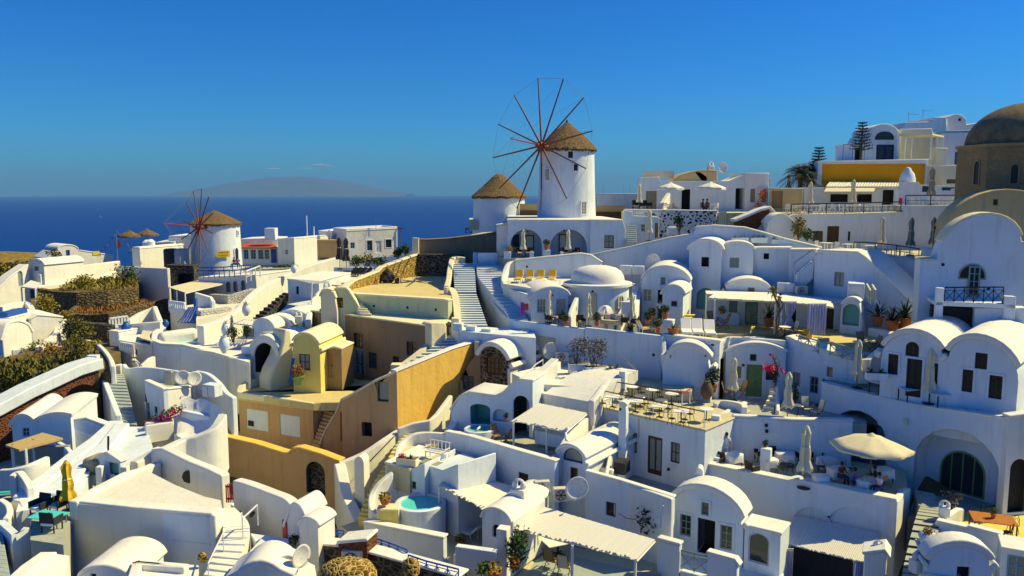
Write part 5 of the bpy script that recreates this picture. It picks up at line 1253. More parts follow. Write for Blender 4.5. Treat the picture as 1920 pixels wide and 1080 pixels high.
def gate(label,f,u1,v1,u2,v2,mat,n=5,arch=False):
 p=opening(f,('x',u1,v1,u2,v2)); x0,x1,z0,z1=p[0][0],p[1][0],p[0][1],p[2][1]; t=thing('gate',label,'gate',f.w((x0+x1)/2,z0)); 
 mb=MB()
 for z in(z0+.15,z1-.2): slab(mb,f,[(x0,z),(x1,z),(x1,z+.09),(x0,z+.09)],-.01,.03)
 mb.build('rails',mat,t); mb=MB()
 for i in range(n):
  x=x0+(x1-x0)*(i+.5)/n; w_=(x1-x0)/n*.32; k=.08*math.sin(i*pi/(n-1)) if arch else .04*(i%2); slab(mb,f,[(x-w_,z0),(x+w_,z0),(x+w_,z1-.05+k),(x-w_,z1-.05+k)],-.04,-.012)
 mb.build('pickets',mat,t); return t
gate('pale wooden picket gate at the top of the white stair',F(934,499,75.2,951,None,75.2),934,467,951,497,'canvas',6,True)
# mill terrace clutter
for i,(a,va,b,vb,m) in enumerate(((974,382,1008,396,'reed_brown'),(1117,385,1172,396,'reed_brown'),(974,396,1008,405,'dark_wood'),(1118,397,1170,408,'dark_wood'))): cuboid('screen',('tan reed screen left of the tall windmill','tan wall screen right of the tall windmill','brown plank fence left of the tall windmill','brown plank fence right of the tall windmill')[i],'fence',F(a,vb+6,88-i*.1,b,None,88-i*.1),a,va,b,vb,.15,m,down=.8,bev=0)
cuboid('low_wall','pale blue-shaded terrace wall far behind the windmill','wall',F(1128,400,92,1200,None,92),1120,363,1200,386,.3,'shade_white',down=1); rail('thin rail with a pergola bar far behind the tall windmill',[(1118,384,91),(1148,384,91),(1196,384,91)],1.2,'none','metal_grey',1.8)
for i,u in enumerate((1131,1169,1181)): b=P(u,368,93); tag(MB().tube(b,b+Vector((0,0,1.3)),.03).build('pole','metal_grey'),'thin pole behind the terrace wall, '+('left','middle','right')[i]+' of three','pole','thin poles')
wall('white low wall and kerb left of the squat mill',[(880,441,85),(905,436,86),(935,434,86)],1.5,.4,'shade_white'); rail('dark cross-braced railing left of the squat mill',[(873,438,92),(897,436,92)],.6,'cross','metal_dark',.8,r=.04)
# ---- dome house group
fw=F(967,525,71,1127,None,70); t=thing('terrace_back_wall','pale wall behind the four yellow loungers','wall',fw.hit(1040,520)); body(t,fw,[(966,489),(1020,483),(1089,476),(1108,479),(1128,493)],.4,-12,'shade_white',(),'white',rt=.1)
deck([(943,540,66),(948,515,70),(968,508,71.5),(1130,508,71),(1165,530,66),(1100,548,62),(1000,548,62.6)],-7.5,'whitefloor',1.2)
for i,u in enumerate((973,993,1013,1035)): place('lounge_yellow',('leftmost','second','third','rightmost')[i]+' of four yellow sun loungers above the vaulted house',PZ(u,529,-7.5),-.15,1.0,'yellow sun loungers')
rail('thin white cable railing in front of the yellow loungers',[PZ(953,534,-7.5),PZ(990,536,-7.5),PZ(1050,535,-7.5)],.75,'glass','metal_white',1.4,r=.018)
wall('curved white wall sweeping from the yellow loungers down to the terrace',[(970,488,71.6),(953,493,71),(945,512,69.5),(945,528,67.5),(962,541,65),(980,548,63.2),(998,553,61.6)],4.5,.4,'white',sm=True)
f=F(997,608,61,1066,None,61.4); t=house('vaulted_house','low white vaulted house with a pale door right of the curved stair','house',f,[(996,566),('arc',541),(1066,556)],6.5,-12,'shade_white',ops=[('win',1007,560,1024,586,dict(fc='canvas',sr=1,glass='glass_pale',gx=3)),('door',1043,560,1061,600,dict(fc='reed',sr=1,plainleaf=1))],roof='white',rt=.2)
c=P(1120,545,63.8); c.z=0; t=thing('dome_house','round white house with a wide flattened dome','house',(c.x,c.y,-10.7))
MB().lathe(c,[(2.6,-12),(2.52,-7.5),(2.52,-7.3)],56).build('wall','shade_white',t,smooth=True); MB().lathe(c,[(2.5,-7.34),(2.78,-7.34),(2.78,-7.14),(2.4,-7.08)],56).build('coping','white',t,smooth=True)
MB().lathe(c,[(2.16,-7.3),(2.16,-6.95),(2.1,-6.6),(1.9,-6.25),(1.5,-5.98),(.9,-5.82),(.3,-5.77),(.01,-5.765)],56).build('dome','white',t,smooth=True)
stick(t,cylfac(c,2.54,1110,575),1103,551,1118,599,'reed','door'); stick(t,cylfac(c,2.54,1163,565),1158,553,1169,578,'canvas',arch=True,glass='glass_pale')
def cabinet(label,f,u1,v1,u2,v2,n=2,T=.5,m='white_paint'):
 t=thing('cabinet',label,'cabinet',f.hit((u1+u2)/2,v2)); cuboid('casing','',None,f,u1,v1,u2,v2,T,'shade_white',parent=t)
 for i in range(n):
  a=u1+(u2-u1)*(i+.12)/n; b=u1+(u2-u1)*(i+.88)/n; h=(v2-v1)*.12; cuboid('door','',None,f,a,v1+h,b,v2-h,.03,m,parent=t,q=-.03,bev=.01)
 return t
W('white stepped side wall between the vaulted house and the dome house',[(1067,594,58.6),(1071,580,59.4),(1076,568,60.2),(1081,557,61)],2.4,.35)
W('white lumpy low wall right of the dome house door',[(1126,588,58.8),(1131,575,59.2),(1140,575,59.2),(1146,592,58.8)],1.6,.5,sm=True)
stairs('narrow white stair curling up behind the dome house',[(P(1163,584,60.4),P(1180,580,60.4)),(P(1182,556,63),P(1193,554,63)),(P(1186,531,66.5),P(1201,531,66.5))],11,'shade_white')
W('sunlit white wall right of the narrow dome house stair',[(1208,511,68.5),(1203,530,66.5),(1197,552,64),(1193,575,61.5),(1192,596,59.6)],3.5,.35)
W('white parapet wedge at the foot of the narrow stair',[(1160,590,58.8),(1168,576,60),(1176,566,61)],2.5,.3)
cuboid('plaster_block','white base block with a round hole beside the narrow stair','wall',F(1165,606,58.6,1190,None,58.6),1166,566,1188,606,.4,'shade_white')
ZD=-10.75
deck([(960,604,60.5),(1000,600,61),(1100,600,62),(1300,590,64),(1300,640,54),(1243,636,54.6),(1098,620,57.6)],ZD,'greyfloor',3)
fr=F(1060,479,72.4,1540,None,66)
t=thing('retaining_wall','huge white retaining wall below the lane, stepping up to the planters','wall',fr.hit(1300,560)); body(t,fr,[(1107,480),(1182,464),(1255,447),(1299,440),(1303,427),(1340,424),(1396,428),(1437,439),(1475,450),(1522,461),(1540,466)],.7,-13,'shade_white',(),'white',rt=.12)
place('dish','round satellite dish on the huge retaining wall',P(1222,512,68.5),.2,1.35)
cabinet('white meter cabinet with four little doors on the retaining wall',F(1160,515,68,1210,None,67.5),1162,498,1185,515); cabinet('white double meter cabinet right of the first one',F(1185,515,67.6,1210,None,67.4),1187,499,1208,515)
f=F(1205,595,64,1295,None,63); t=house('vaulted_house','white house with a broad arched gable and a dark doorway right of the dome','house',f,[(1203,530),('arc',500),(1295,535)],5,-13,'shade_white',ops=[('win',1238,519,1249,535,dict(fc='white_paint',sr=1,glass='glass_pale',gx=1,gy=1)),('win',1206,542,1222,565,dict(fc='canvas',sr=1,glass='glass_pale')),('void',1233,544,1252,598)],roof='white')
f=F(1242,606,60.6,1282,None,60); t=house('porch','small white arched porch with a lit side wall','porch',f,[(1242,553),('arc',537),(1281,553)],3.2,-13,'shade_white',ops=[('win',1258,564,1270,575,dict(fc='canvas_dark',gx=1,gy=1))],roof='white',rt=.2)
place('guest','person in a white shirt and dark green trousers at the dark doorway',P(1237,603,61.2),.3,1.0)
# ---------------- upper row of vaulted houses and the curtain terrace
f=F(1292,560,66,1353,None,65); house('tall_vaulted_house','tall narrow white house with an arched top, a black window and a teal niche','house',f,[(1292,469),('arc',452),(1353,470)],5,-13,'shade_white',ops=[('void',1315,482,1329,500,dict(r=.6)),('niche',1306,540,1340,580,dict(arch=True,c='teal',r=.4))],rt=.22)
f=F(1354,540,65.6,1413,None,65); house('vaulted_house','middle white vaulted house with a grey green shuttered window','house',f,[(1354,469),('arc',456),(1413,470)],5,-13,'shade_white',ops=[('win',1368,483,1386,502,dict(fc='grey_green',glass='glass_pale',gx=2,gy=2))],rt=.2)
f=F(1413,540,65.8,1485,None,65); t=house('flat_roofed_house','flat roofed white house with one tiny black window beside the relief stair','house',f,[(1413,466),(1485,466)],4,-13,'shade_white',ops=[('void',1432,475,1442,486,dict(r=.5))],rt=.12)
f=F(1480,540,64,1530,None,63); t=house('stair_wall','white wall carrying a narrow stair with a thin handrail','wall',f,[(1480,470),(1530,470)],1.5,-13,'shade_white')
stairs('narrow white stair climbing the wall beside the flat roofed house',[(P(1489,515,63.4),P(1494,520,62.4)),(P(1521,488,63.2),P(1526,492,62.2))],8,'shade_white'); tag(MB().path([P(1489,515,62.6),P(1489,493,62.6),P(1524,468,62.6)],.04).build('handrail','metal_grey'),'thin grey handrail above the narrow wall stair','handrail')
f=F(1500,600,63,1705,None,56); t=house('blue_shaded_house','broad white house with a sweeping sloped right shoulder and one shuttered window','house',f,[(1528,480),(1536,473),(1608,476),(1622,486),(1660,522),(1705,568)],3,-14,'shade_white',ops=[('win',1564,510,1582,537,dict(fc='grey_green',glass='glass_pale'))],rt=.2)
f=F(1590,567,57,1622,None,56.6); t=cabinet('white service cabinet with louvred side doors on the blue shaded house',f,1590,532,1621,563,1,1.6); g=side(f,1621,560); stick(t,g,1624,537,1632,563,'canvas','door',leaf='grey_green'); stick(t,g,1634,537,1641,564,'canvas','door',leaf='grey_green')
f=F(1572,635,56.5,1620,None,55.6); house('niche_house','small white arched alcove with a teal niche at the right of the curtains','alcove',f,[(1575,600),(1577,580),('arc',560),(1612,575),(1617,600)],1.4,-13,'shade_white',ops=[('niche',1580,570,1611,610,dict(arch=True,c='teal',r=.35))],rt=.15)
f=F(1355,570,63.2,1446,None,62.4); house('low_vault','low wide arched gable with a small window above the shade roof','house',f,[(1355,556),(1362,546),('arc',526),(1443,546),(1446,556)],4,-13,'shade_white',ops=[('win',1402,539,1415,553,dict(fc='grey_green',gx=1,gy=1))],rt=.2)
cabinet('white cupboard with two louvred doors left of the air conditioner',F(1455,554,62.4,1491,None,61.9),1457,531,1490,551,2,.6); place('ac','air conditioner on the wall beside the white louvred cupboard',P(1502,553,61.5),.1,1.05)
for i,(u,v,l) in enumerate(((1387,454,'left of the three white planters with spiky leaves above the vaults'),(1422,454,'middle one of the three white planters with spiky leaves above the vaults'),(1460,457,'right of the three white planters with spiky leaves above the vaults'))): place('planter_grass',l,P(u,v+1,67.2),.05,1.05,'white planters above the vaults')
# curtain terrace
ZC=-10.0
deck([(1300,590,62),(1300,640,55),(1345,636,56),(1480,625,57),(1500,648,54),(1610,668,52),(1680,640,54),(1660,580,60),(1480,570,64),(1330,570,64)],ZC,'tanfloor',1.5)
f=F(1335,612,61,1460,None,60); t=house('green_door_house','recessed house front with a green double door under the shade roof','house',f,[(1325,553),(1462,557)],2,-12,'white',ops=[('win',1367,563,1383,585,dict(fc='green_paint',glass='glass_pale')),('door',1397,566,1421,612,dict(fc='green_paint',lite='glass_pale'))],rt=.1)
cuboid('counter','low white counter ledge under the green framed window','counter',F(1345,610,60.3,1390,None,60),1340,587,1386,612,.7,'shade_white',down=.3)
f=F(1462,620,60,1600,None,57.5); t=house('curtain_house','shaded recessed house front behind the lilac curtains','house',f,[(1462,558),(1600,572)],2,-12,'shade_white',ops=[('door',1550,578,1563,620,dict(fc='dark_wood')),('void',1478,572,1492,612)],rt=.1)
def Z(z,*a): return Q(z,*a)
pergola('cream reed shade roof over the green door terrace',[P(1342,549,61),P(1456,556,60),P(1457,566,56.6),P(1328,559,57.4)],n=36,mat='canvas_white',posts=(.1,.98),rag=.12,h=2.35,seed=3,wfill=1.0)
pergola('cream reed shade roof over the lilac curtains',[P(1469,554,60),P(1560,566,57.6),P(1562,576,54.8),P(1462,565,56.4)],n=30,mat='canvas_white',posts=(.04,(.55,.1)),rag=.12,h=2.4,seed=5,wfill=1.0)
def curtain(label,u,vt,vb,d,w_,pinch=None,m='cloth_lilac'):
 a=P(u,vt,d); b=P(u,vb,d); vs=[];fs=[]; n=26; K=8; H=a.z-b.z
 for j in range(K+1):
  k=j/K; ww=w_*(1 if pinch is None else (1-.72*math.exp(-((k-pinch)/.22)**2)))
  for i in range(n): s_=i/(n-1)-.5; vs.append((a.x+s_*ww,a.y+.09*math.sin(i*1.75+j*.1)*(ww/w_+.3),a.z-H*k))
 for j in range(K):
  for i in range(n-1): fs.append((j*n+i,j*n+i+1,(j+1)*n+i+1,(j+1)*n+i))
 t=thing('curtain',label,'curtain',b); o=MB().add(vs,fs).build('fabric',m,t,smooth=True); MB().tube(a+Vector((-w_*.55,0,.03)),a+Vector((w_*.55,0,.03)),.025).build('curtain_rod','metal_white',t); return t
curtain('lilac curtain tied in at the middle under the right shade roof',1482,566,612,55.8,.85,.62); curtain('wide lilac curtain hanging straight under the right shade roof',1533,570,627,54.9,1.25)
t=thing('bougainvillea','twisted bare trunk with yellow flowers growing between the two shade roofs','tree',P(1458,628,55)); p=P(1458,628,55)
mb=MB(); mb.path([p,P(1456,600,55),P(1462,580,55),P(1455,562,55),P(1448,543,55)],.07,6); mb.path([P(1460,590,55),P(1468,572,55),P(1460,555,55)],.05,5); mb.build('trunk','bark',t); q=P(1450,548,55); leafcloud([(q.x,q.y,q.z,.35,.3,.45),(q.x+.3,q.y,q.z-.7,.2,.2,.4)],120,.13,4).build('foliage','leaf_yellow',t)
place('pot_big','large terracotta pot with a tall leafy palm under the left shade roof',P(1441,613,58.3),0,1.15)
place('director','left wooden folding chair with a red cushion by the white counter',P(1337,612,57.6),.5); place('director','right wooden folding chair turned towards the counter',P(1357,616,57.4),-2.2)
place('greyround','small round table between the two wooden folding chairs',P(1346,612,58.2),0,.8); place('roundtable','small white round table in front of the lilac curtain',P(1471,632,54.6),0,.95); place('director','folding chair left of the small white table',P(1460,630,54.8),1.2,.95); place('director_white','pale folding chair right of the small white table',P(1486,630,54.9),-1.3,.95)
place('pot_low','dark red flowers in a bowl on the white counter',P(1354,588,59.8),0,1.1)
for i,(u,v,d,l) in enumerate(((1286,622,56.6,'left of three white sun loungers on the dotted wall terrace'),(1307,622,56.4,'middle one of three white sun loungers on the dotted wall terrace'),(1330,624,56.2,'right of three white sun loungers on the dotted wall terrace'))): place('lounge_white',l,P(u,v+8,55.8),-.15,1.25,'white sun loungers')
stairs('yellow wooden steps between the porch and the white loungers',[(P(1272,618,58.6),P(1296,614,58.2)),(P(1285,590,60.6),P(1304,588,60.4))],5,'lemon')
place('pot_agave','agave in a terracotta pot at the corner of the terrace wall',P(1262,633,54.6),0,1.1); place('pot_green','leafy plant in a terracotta bowl on the blue shaded block',P(1247,598,57.2),0,1.2); cuboid('block','blue shaded white block below the potted plant','block',F(1237,625,57,1262,None,56.6),1238,600,1261,626,.8,'shade_white')
for i,(u,v,d,rz,k,l) in enumerate(((1030,607,59.6,1.2,'wicker','dark armchair left of the small table by the vaulted house'),(1050,605,60,-1.2,'wicker','dark armchair at the pale door of the vaulted house'),(1089,612,58.4,.2,'wicker','tall dark wicker chair left of the dome house door'),(1172,612,57.4,1.3,'wicker','low dark chair with thin arms right of the beige sofa'),(1190,614,57.2,-1.9,'wicker','dark armchair facing left beside the yellow lounger'),)): place(k,l,P(u,v,d),rz,.95)
place('greyround','small table between the two dark armchairs of the vaulted house',P(1040,607,59.4),0,.75)
place('sofa','beige garden sofa in front of the dome house',P(1147,611,58.2),-.5,1.0); place('lounge_yellow','low yellow lounger on the terrace right of the dark chairs',P(1208,623,56),1.9,.9)
for i,(u,v,d,k,l,s_) in enumerate(((1060,611,58.6,'pot_green','potted bush by the stepped white wall',1.1),(1119,611,58,'pot_shrub','small potted tree by the dome house door',.9),(1214,608,58.5,'pot_shrub','potted shrub behind the yellow lounger',.8),(1232,624,56.2,'pot_green','leafy pot right of the yellow lounger',1.2),(1222,600,60,'pot_green','green plant beside the shaded low wall',1.1),(1140,590,60.4,'pot_green','plant on the lumpy low wall',.8))): place(k,l,P(u,v,d),i,s_)
for u,v,d,l in ((1030,606,59.3,'closed cream parasol in front of the vaulted house window'),(1103,612,58.2,'closed beige parasol in front of the dome house door'),(1184,612,57.8,'closed pale parasol beside the narrow stair base')): place('closed',l,P(u,v,d),u,.92,'closed parasols of the dome terrace')
t=thing('towel','magenta towel hanging on the railing at the foot of the white stair','towel',P(982,592,60.6)); f=F(975,590,60.7,990,None,60.7)
for a,b,c,d_,m in ((976,567,983,592,'purple_cloth'),(983,569,991,582,'shirt_red')): cuboid('cloth','',None,f,a,b,c,d_,.06,m,parent=t,bev=.01)
# dotted wall, arch gable and green door house below
f=F(1243,690,54.4,1350,None,53); t=house('dotted_wall','white wall set with dark stones under the white loungers','wall',f,[(1243,630),(1248,630),(1345,641),(1350,642)],.6,-16,'shade_white'); 
r_=random.Random(4); mb=MB()
for u,v,s_ in ((1269,645,.11),(1290,647,.07),(1300,642,.16),(1307,648,.25),(1326,650,.15),(1336,647,.12),(1265,657,.09),(1284,650,.06),(1292,652,.08)):
 a,z=f.sz(u,v); mb.lathe(f.w(a,z,.0),[(.01,-s_*.7),(s_*.8,-s_*.3),(s_,0),(s_*.7,s_*.5),(.01,s_*.7)],8,1.2,.4,f.rot(),.1)
mb.build('set_stones','lavadark',t)
W('white kerb dropping from the dotted wall to the arch',[(1243,629,54.2),(1245,655,53.8),(1247,668,53.4),(1256,672,53)],1.2,.35)
f=F(1243,750,53,1332,None,52); t=house('arched_gable_house','bluish arched gable with a sunlit curved roof edge and a sunlit right side','house',f,[(1243,676),(1258,672),('arc',652),(1330,690),(1334,698)],2.6,-17,'shade_white',rt=.4,over=.08)
f=F(1362,748,54,1474,None,53.2); t=house('green_door_house','white house with a bright green plank door and three small green windows','house',f,[(1361,662),('seg',648),(1474,662)],2.4,-17,'shade_white',ops=[('door',1399,684,1429,744,dict(fc='green_paint')),('win',1406,664,1419,677,dict(fc='green_paint',gx=1,gy=1)),('win',1378,687,1390,709,dict(fc='green_paint',glass='glass_pale')),('win',1436,690,1455,713,dict(fc='dark_wood'))],rt=.25)
W('white parapet of the curtain terrace above the green door house',[(1345,641,53.6),(1358,634,54.4),(1375,631,54.8),(1420,634,54.4),(1474,638,53.6)],1.3,.35,sm=True)
fg=F(1474,765,53.6,1605,None,50); t=house('railing_house','blue green shaded white house with narrow shuttered windows under two cross railings','house',fg,[(1474,633),(1480,634),(1495,642),(1535,654),(1553,660),(1605,672)],2,-17,'shade_white',ops=[('win',1486,698,1500,724,dict(fc='grey_green',glass='glass_pale')),('win',1518,706,1534,738,dict(fc='grey_green')),('win',1550,688,1561,707,dict(fc='grey_green',gx=1,gy=1)),('void',1541,712,1556,740,dict(r=.3))],rt=.12)
rail('pale green cross-braced railing, left one above the narrow shuttered windows',[P(1497,652,53.2),P(1534,663,52)],.85,'cross','grey_green',.75,r=.045); rail('pale green cross-braced railing, right one beside the white director chairs',[P(1556,666,51.2),P(1602,679,50)],.85,'cross','grey_green',.75,r=.045)
place('pot_low','round bush in a bowl on the corner by the left cross railing',P(1511,640,54),0,1.6)
mb=MB(); t=thing('bougainvillea','slim climbing plant with bright magenta flowers beside the green plank door','plant',P(1452,735,52)); mb.path([P(1452,738,52),P(1455,712,52),P(1458,690,52),P(1449,668,52)],.06,5); mb.build('stem','bark',t)
q=P(1455,700,52); leafcloud([(q.x,q.y,q.z,.3,.3,1.0),(q.x-.1,q.y,q.z+.9,.2,.2,.3)],120,.12,5).build('foliage','leaf_dark',t)
bl=[]; 
for u,v,s_ in ((1447,666,.2),(1440,689,.42),(1447,693,.3),(1467,695,.26),(1455,684,.15)): q=P(u,v,51.9); bl.append((q.x,q.y,q.z,s_,s_,s_*.7))
leafcloud(bl,170,.13,6).build('blossom','petal',t)
ZG=-13.9
deck([(1330,760,51.5),(1330,735,53),(1620,740,52),(1625,800,47),(1560,800,46.6),(1490,797,47),(1375,790,48.4),(1345,790,49)],ZG,'greyfloor',1.5)
stairs('pale curved steps beside the two parasols of the green door yard',[(P(1427,774,50),P(1450,776,49.4)),(P(1441,745,51.2),P(1456,745,51)),(P(1443,720,52.6),P(1456,720,52.4))],7,'cream')
W('white side wall of the pale curved steps',[(1457,718,52.2),(1458,740,51),(1458,770,49)],1.8,.25)
place('closed','closed cream parasol in front of the green plank door house',P(1374,752,51.4),0,1.08); place('closed','closed cream parasol between the pale steps and the dark armchairs',P(1476,788,47.6),2,1.12)
for u,v,d,rz,k,l in ((1388,744,51.6,-1.3,'director','wooden folding chair right of the parasol by the green plank door'),(1364,748,51.6,1.3,'director','wooden folding chair left of the parasol by the green plank door'),(1513,778,48.2,.1,'director_white','dark slatted chair facing the camera in the green door yard'),(1530,784,47.6,-1.4,'director_white','dark slatted chair at the right of the green door yard')): place(k,l,P(u,v,d),rz)
place('greyround','small table with a tray in the green door yard',P(1496,780,48.2),0,.9); place('greyround','low table under the closed parasol by the green plank door',P(1376,750,51.8),0,.9)
place('pot_shrub','green plant in an orange terracotta pot at the arch gable corner',P(1336,735,51.6),0,1.4); place('jar_dark','big dark clay jar at the end of the bistro terrace',P(1325,748,50.6),0,.92)
bush('dark climbing plant on the wall behind the right closed parasol',P(1490,755,50.4),.35,.8,160,'leaf_dark',.12,5)
wall('curved cream topped white wall around the jar steps',[(1340,757,49.8),(1352,751,50),(1372,752,49.4),(1392,757,48.6),(1396,764,48)],1.6,.35,sm=True)
f=F(1333,800,46.8,1352,None,46.6); cuboid('wall_end','white wall pier beside the yellow steps','wall',f,1333,780,1349,825,.5,'shade_white')
W('white sunlit wall with a round hole left of the yellow steps',[(1342,780,48),(1398,752,50)],2.8,.35)
stairs('yellow sunlit steps descending to the tablecloth terrace',[(P(1350,826,47.8),P(1366,826,47.8)),(P(1362,790,49.4),P(1376,790,49.4))],8,'lemon',down=1.8)
fb2=F(1372,790,47.6,1600,None,46.2); t=house('terrace_back_wall','blue shaded wall behind the white tablecloths','wall',fb2,[(1371,788),(1376,782),(1430,785),(1490,789),(1600,790)],.4,-18,'shade_white',rt=.12)
# ---------------- bistro table terrace
ZT=-13.7
ft=F(1127,765,50,1322,809)
t=house('terrace_house','blue shaded house under the bistro table terrace with a dark glazed door','house',ft,[(1127,765),(1172,776),(1322,809)],5.6,-19,'shade_white',ops=[('win',1178,811,1194,848,dict(fc='dark_wood',glass='glass_pale')),('door',1214,819,1241,890,dict(fc='dark_wood',lite='glass_pale',plainleaf=1)),('win',1257,830,1274,868,dict(fc='dark_wood',glass='glass_pale'))],roof='floor',rt=.12)
cuboid('upper_step','raised back half of the bistro table terrace','step',F(1160,738,52.6,1290,None,51),1150,728,1296,742,2.4,'floor',down=.5,bev=0)
rail('long brown handrail in front of the bistro tables',[ft.w(ft.sz(1128,766)[0],ZT+.1,.25),ft.w(ft.sz(1220,787)[0],ZT+.1,.25),ft.w(ft.sz(1316,808)[0],ZT+.1,.25)],.95,'none','metal_white',2.0,top='rail_brown',r=.03)
rail('brown handrail on the raised step behind the square tables',[P(1150,742,51.2),P(1215,753,50),P(1278,765,48.8)],.95,'none','metal_white',2.0,top='rail_brown',r=.03); rail('short red handrail at the end of the raised step',[P(1279,765,48.8),P(1293,757,49.8)],.95,'none','metal_white',2.0,top='red_paint',r=.03)
def tset(key,u,v,z,rz,chairs,label,grp,ck='bistro'):
 p=PZ(u,v,z); place(key,label,p,rz,1.0,grp)
 for k,(a,dist) in enumerate(chairs):
  q=p+Vector((math.sin(a)*dist,math.cos(a)*dist,0)); place(ck,('wire bistro chair' if 'bistro' in ck else 'chair')+(' behind ' if math.cos(a)>.3 else ' in front of ' if math.cos(a)<-.3 else ' beside ')+'the '+label.split(' on the')[0]+(', left side' if math.sin(a)<-.2 else ', right side' if math.sin(a)>.2 else ''),q,-a,1.0)
for i,(u,v) in enumerate(((1185,746),(1223,752),(1259,760))): tset('roundtable',u,v,ZT+.35,0,((-.9,.75),(.7,.75)),('left','middle','right')[i]+' round white table on the raised step','round white tables')
for i,(u,v) in enumerate(((1148,765),(1191,774),(1236,784),(1277,794))): tset('sqtable',u,v,ZT+.12,-.3,((.9,.8),(-2.2,.8)),('first','second','third','fourth')[i]+' square white table from the left on the terrace edge','square white tables')
place('roundtable','round white table standing alone by the dark clay jar',PZ(1324,790,ZT+.12),0,1.0); place('greyround','left grey round table between the two handrails',PZ(1200,765,ZT+.12),0,1); place('greyround','right grey round table between the two handrails',PZ(1240,773,ZT+.12),0,1)
place('bistro','lone wire chair at the right end of the brown handrail',PZ(1283,800,ZT+.12),.4)
f=F(1160,840,46.4,1176,None,46.2); house('chimney_pillar','tall slim white chimney pillar with two round holes','chimney',f,[(1160,770),(1161,762),('arc',757),(1173,762),(1174,776)],.6,-19,'shade_white',ops=[('niche',1161,765,1165,770,dict(arch=True,c='black',r=.2))],roof='white',bev=.1)
tag(MB().tube(P(1163,668,53.8),P(1194,694,52.6),.05).build('handrail','metal_grey'),'slanting grey pipe handrail on the long terrace wall','handrail')
# upper flat roof with purple shrubs and the big curved cream roof
ZR=-13.4
deck([(960,720,55),(1040,675,58.5),(1160,690,55),(1180,712,53),(1100,720,51),(1000,740,52)],zat(700,55),'white',2,'roof_deck')
place('planter_shrub','left white planter with a tall purple grey shrub',P(1086,699,55),.15,1.15,'planters with purple shrubs'); place('planter_shrub','right white planter with a tall purple grey shrub',P(1117,706,54),.15,1.2,'planters with purple shrubs')
place('planter','small white planter with a trailing plant right of the purple shrubs',P(1151,702,53.6),.5,1.1)
f=F(1010,760,51.4,1112,None,48.8); t=house('curved_roof_house','house with a broad sunlit curved roof behind the white reed pergola','house',f,[(1010,738),(1110,760)],5.5,-19,'shade_white',rt=.1)
# the barrel roof rising behind it
fr2=F(1018,742,51,1108,None,48.9); mb=MB(); vs=[];fs=[]
for i in range(9):
 k=i/8; q=k*5.4; h=1.1*math.sin(k*pi*.52)
 for j in range(2): a=fr2.sz(1020+j*88,745)[0]; vs.append(fr2.w(a+q*.1,fr2.o.z+.15+h,q))
for i in range(8): fs.append((2*i,2*i+1,2*i+3,2*i+2))
n_=len(vs); vs+=[v-Vector((0,0,.9)) for v in vs]; fs+=[tuple(x+n_ for x in f_) for f_ in fs[:8]]+[(2*i,2*i+2,2*i+2+n_,2*i+n_) for i in range(8)]+[(2*i+1,2*i+3,2*i+3+n_,2*i+1+n_) for i in range(8)]+[(0,1,1+n_,n_)]
mkobj('barrel_roof',vs,fs,'white',t,smooth=True)
W('curved white wall at the right edge of the broad curved roof',[(1108,752,48.6),(1120,738,49.4),(1135,718,50.8),(1150,706,52),(1166,699,53)],1.6,.4,sm=True)
W('sunlit white wall at the left edge of the broad curved roof',[(1003,742,51.4),(1018,716,53.2),(1036,690,55),(1047,677,56.4)],2.6,.4,sm=True)
cuboid('white_post','white lit post at the back corner of the bistro terrace','post',F(1160,735,51.6,1176,None,51.4),1160,697,1172,734,.6,'shade_white')
rail('thin white handrail on the steps behind the white vault',[(988,728,54),(1003,710,55.4),(1018,700,56.4)],1.0,'none','metal_white',1.6,r=.03); stairs('short cream steps beside the thin white handrail',[(P(991,725,53.4),P(1006,722,53.2)),(P(1004,702,55.6),P(1018,700,55.4))],6,'cream')
# ---------------- lane level, restaurants, church on the right
ZU=-1.95
deck([(1165,400,84),(1183,398,79.2),(1345,398,79.2),(1450,400,78),(1480,404,76),(1800,392,76),(1830,392,96),(1165,392,96)],ZU,'floor',1.2)
fs_=F(1183,440,79,1345,None,79); t=thing('stone_wall','white wall with scattered dark stones below the two open white parasols','wall',fs_.hit(1260,440)); body(t,fs_,[(1172,394),(1185,394),(1345,396)],.6,-6,'spotted',(),'white',rt=.1)
f=F(1172,450,78.4,1236,None,78.4); t=house('stair_house','white front with a brown door and a terracotta pot beside the spotted wall','house',f,[(1170,396),(1186,398),(1186,406),(1232,408),(1236,412)],.5,-7,'shade_white',ops=[('win',1202,420,1210,434,dict(fc='canvas')),('door',1228,418,1234,446,dict(fc='wood'))],rt=.1)
stairs('dark grey stair rising beside the spotted wall',[(P(1174,462,73.6),P(1194,460,73.6)),(P(1176,422,78),P(1193,422,78))],10,'tread')
W('white parapet in front of the dark stair',[(1196,460,73.4),(1230,452,73),(1256,446,72.9)],.8,.3)
place('closed','closed cream parasol on the landing beside the dark grey stair',P(1217,452,73.8),0,1.05)
bush('dark climbing shrub on the spotted wall',P(1273,436,76),.7,1.2,220,'leaf_dark',.16,3); cuboid('white_stub','rounded white stub wall at the foot of the spotted wall','wall',F(1249,440,76.6,1275,None,76.4),1250,425,1274,441,.5,'shade_white',bev=.2)
fr_=F(1202,398,86,1400,None,85)
t=house('restaurant_building','long flat white restaurant building with two dark doorways behind the open white parasols','restaurant',fr_,[(1202,334),(1236,333),(1237,341),(1366,341),(1382,334),(1400,326)],6,-3,'shade_white',ops=[('door',1211,358,1231,396,dict(fc='canvas_dark')),('void',1278,355,1294,396),('void',1379,353,1397,392)],rt=.1)
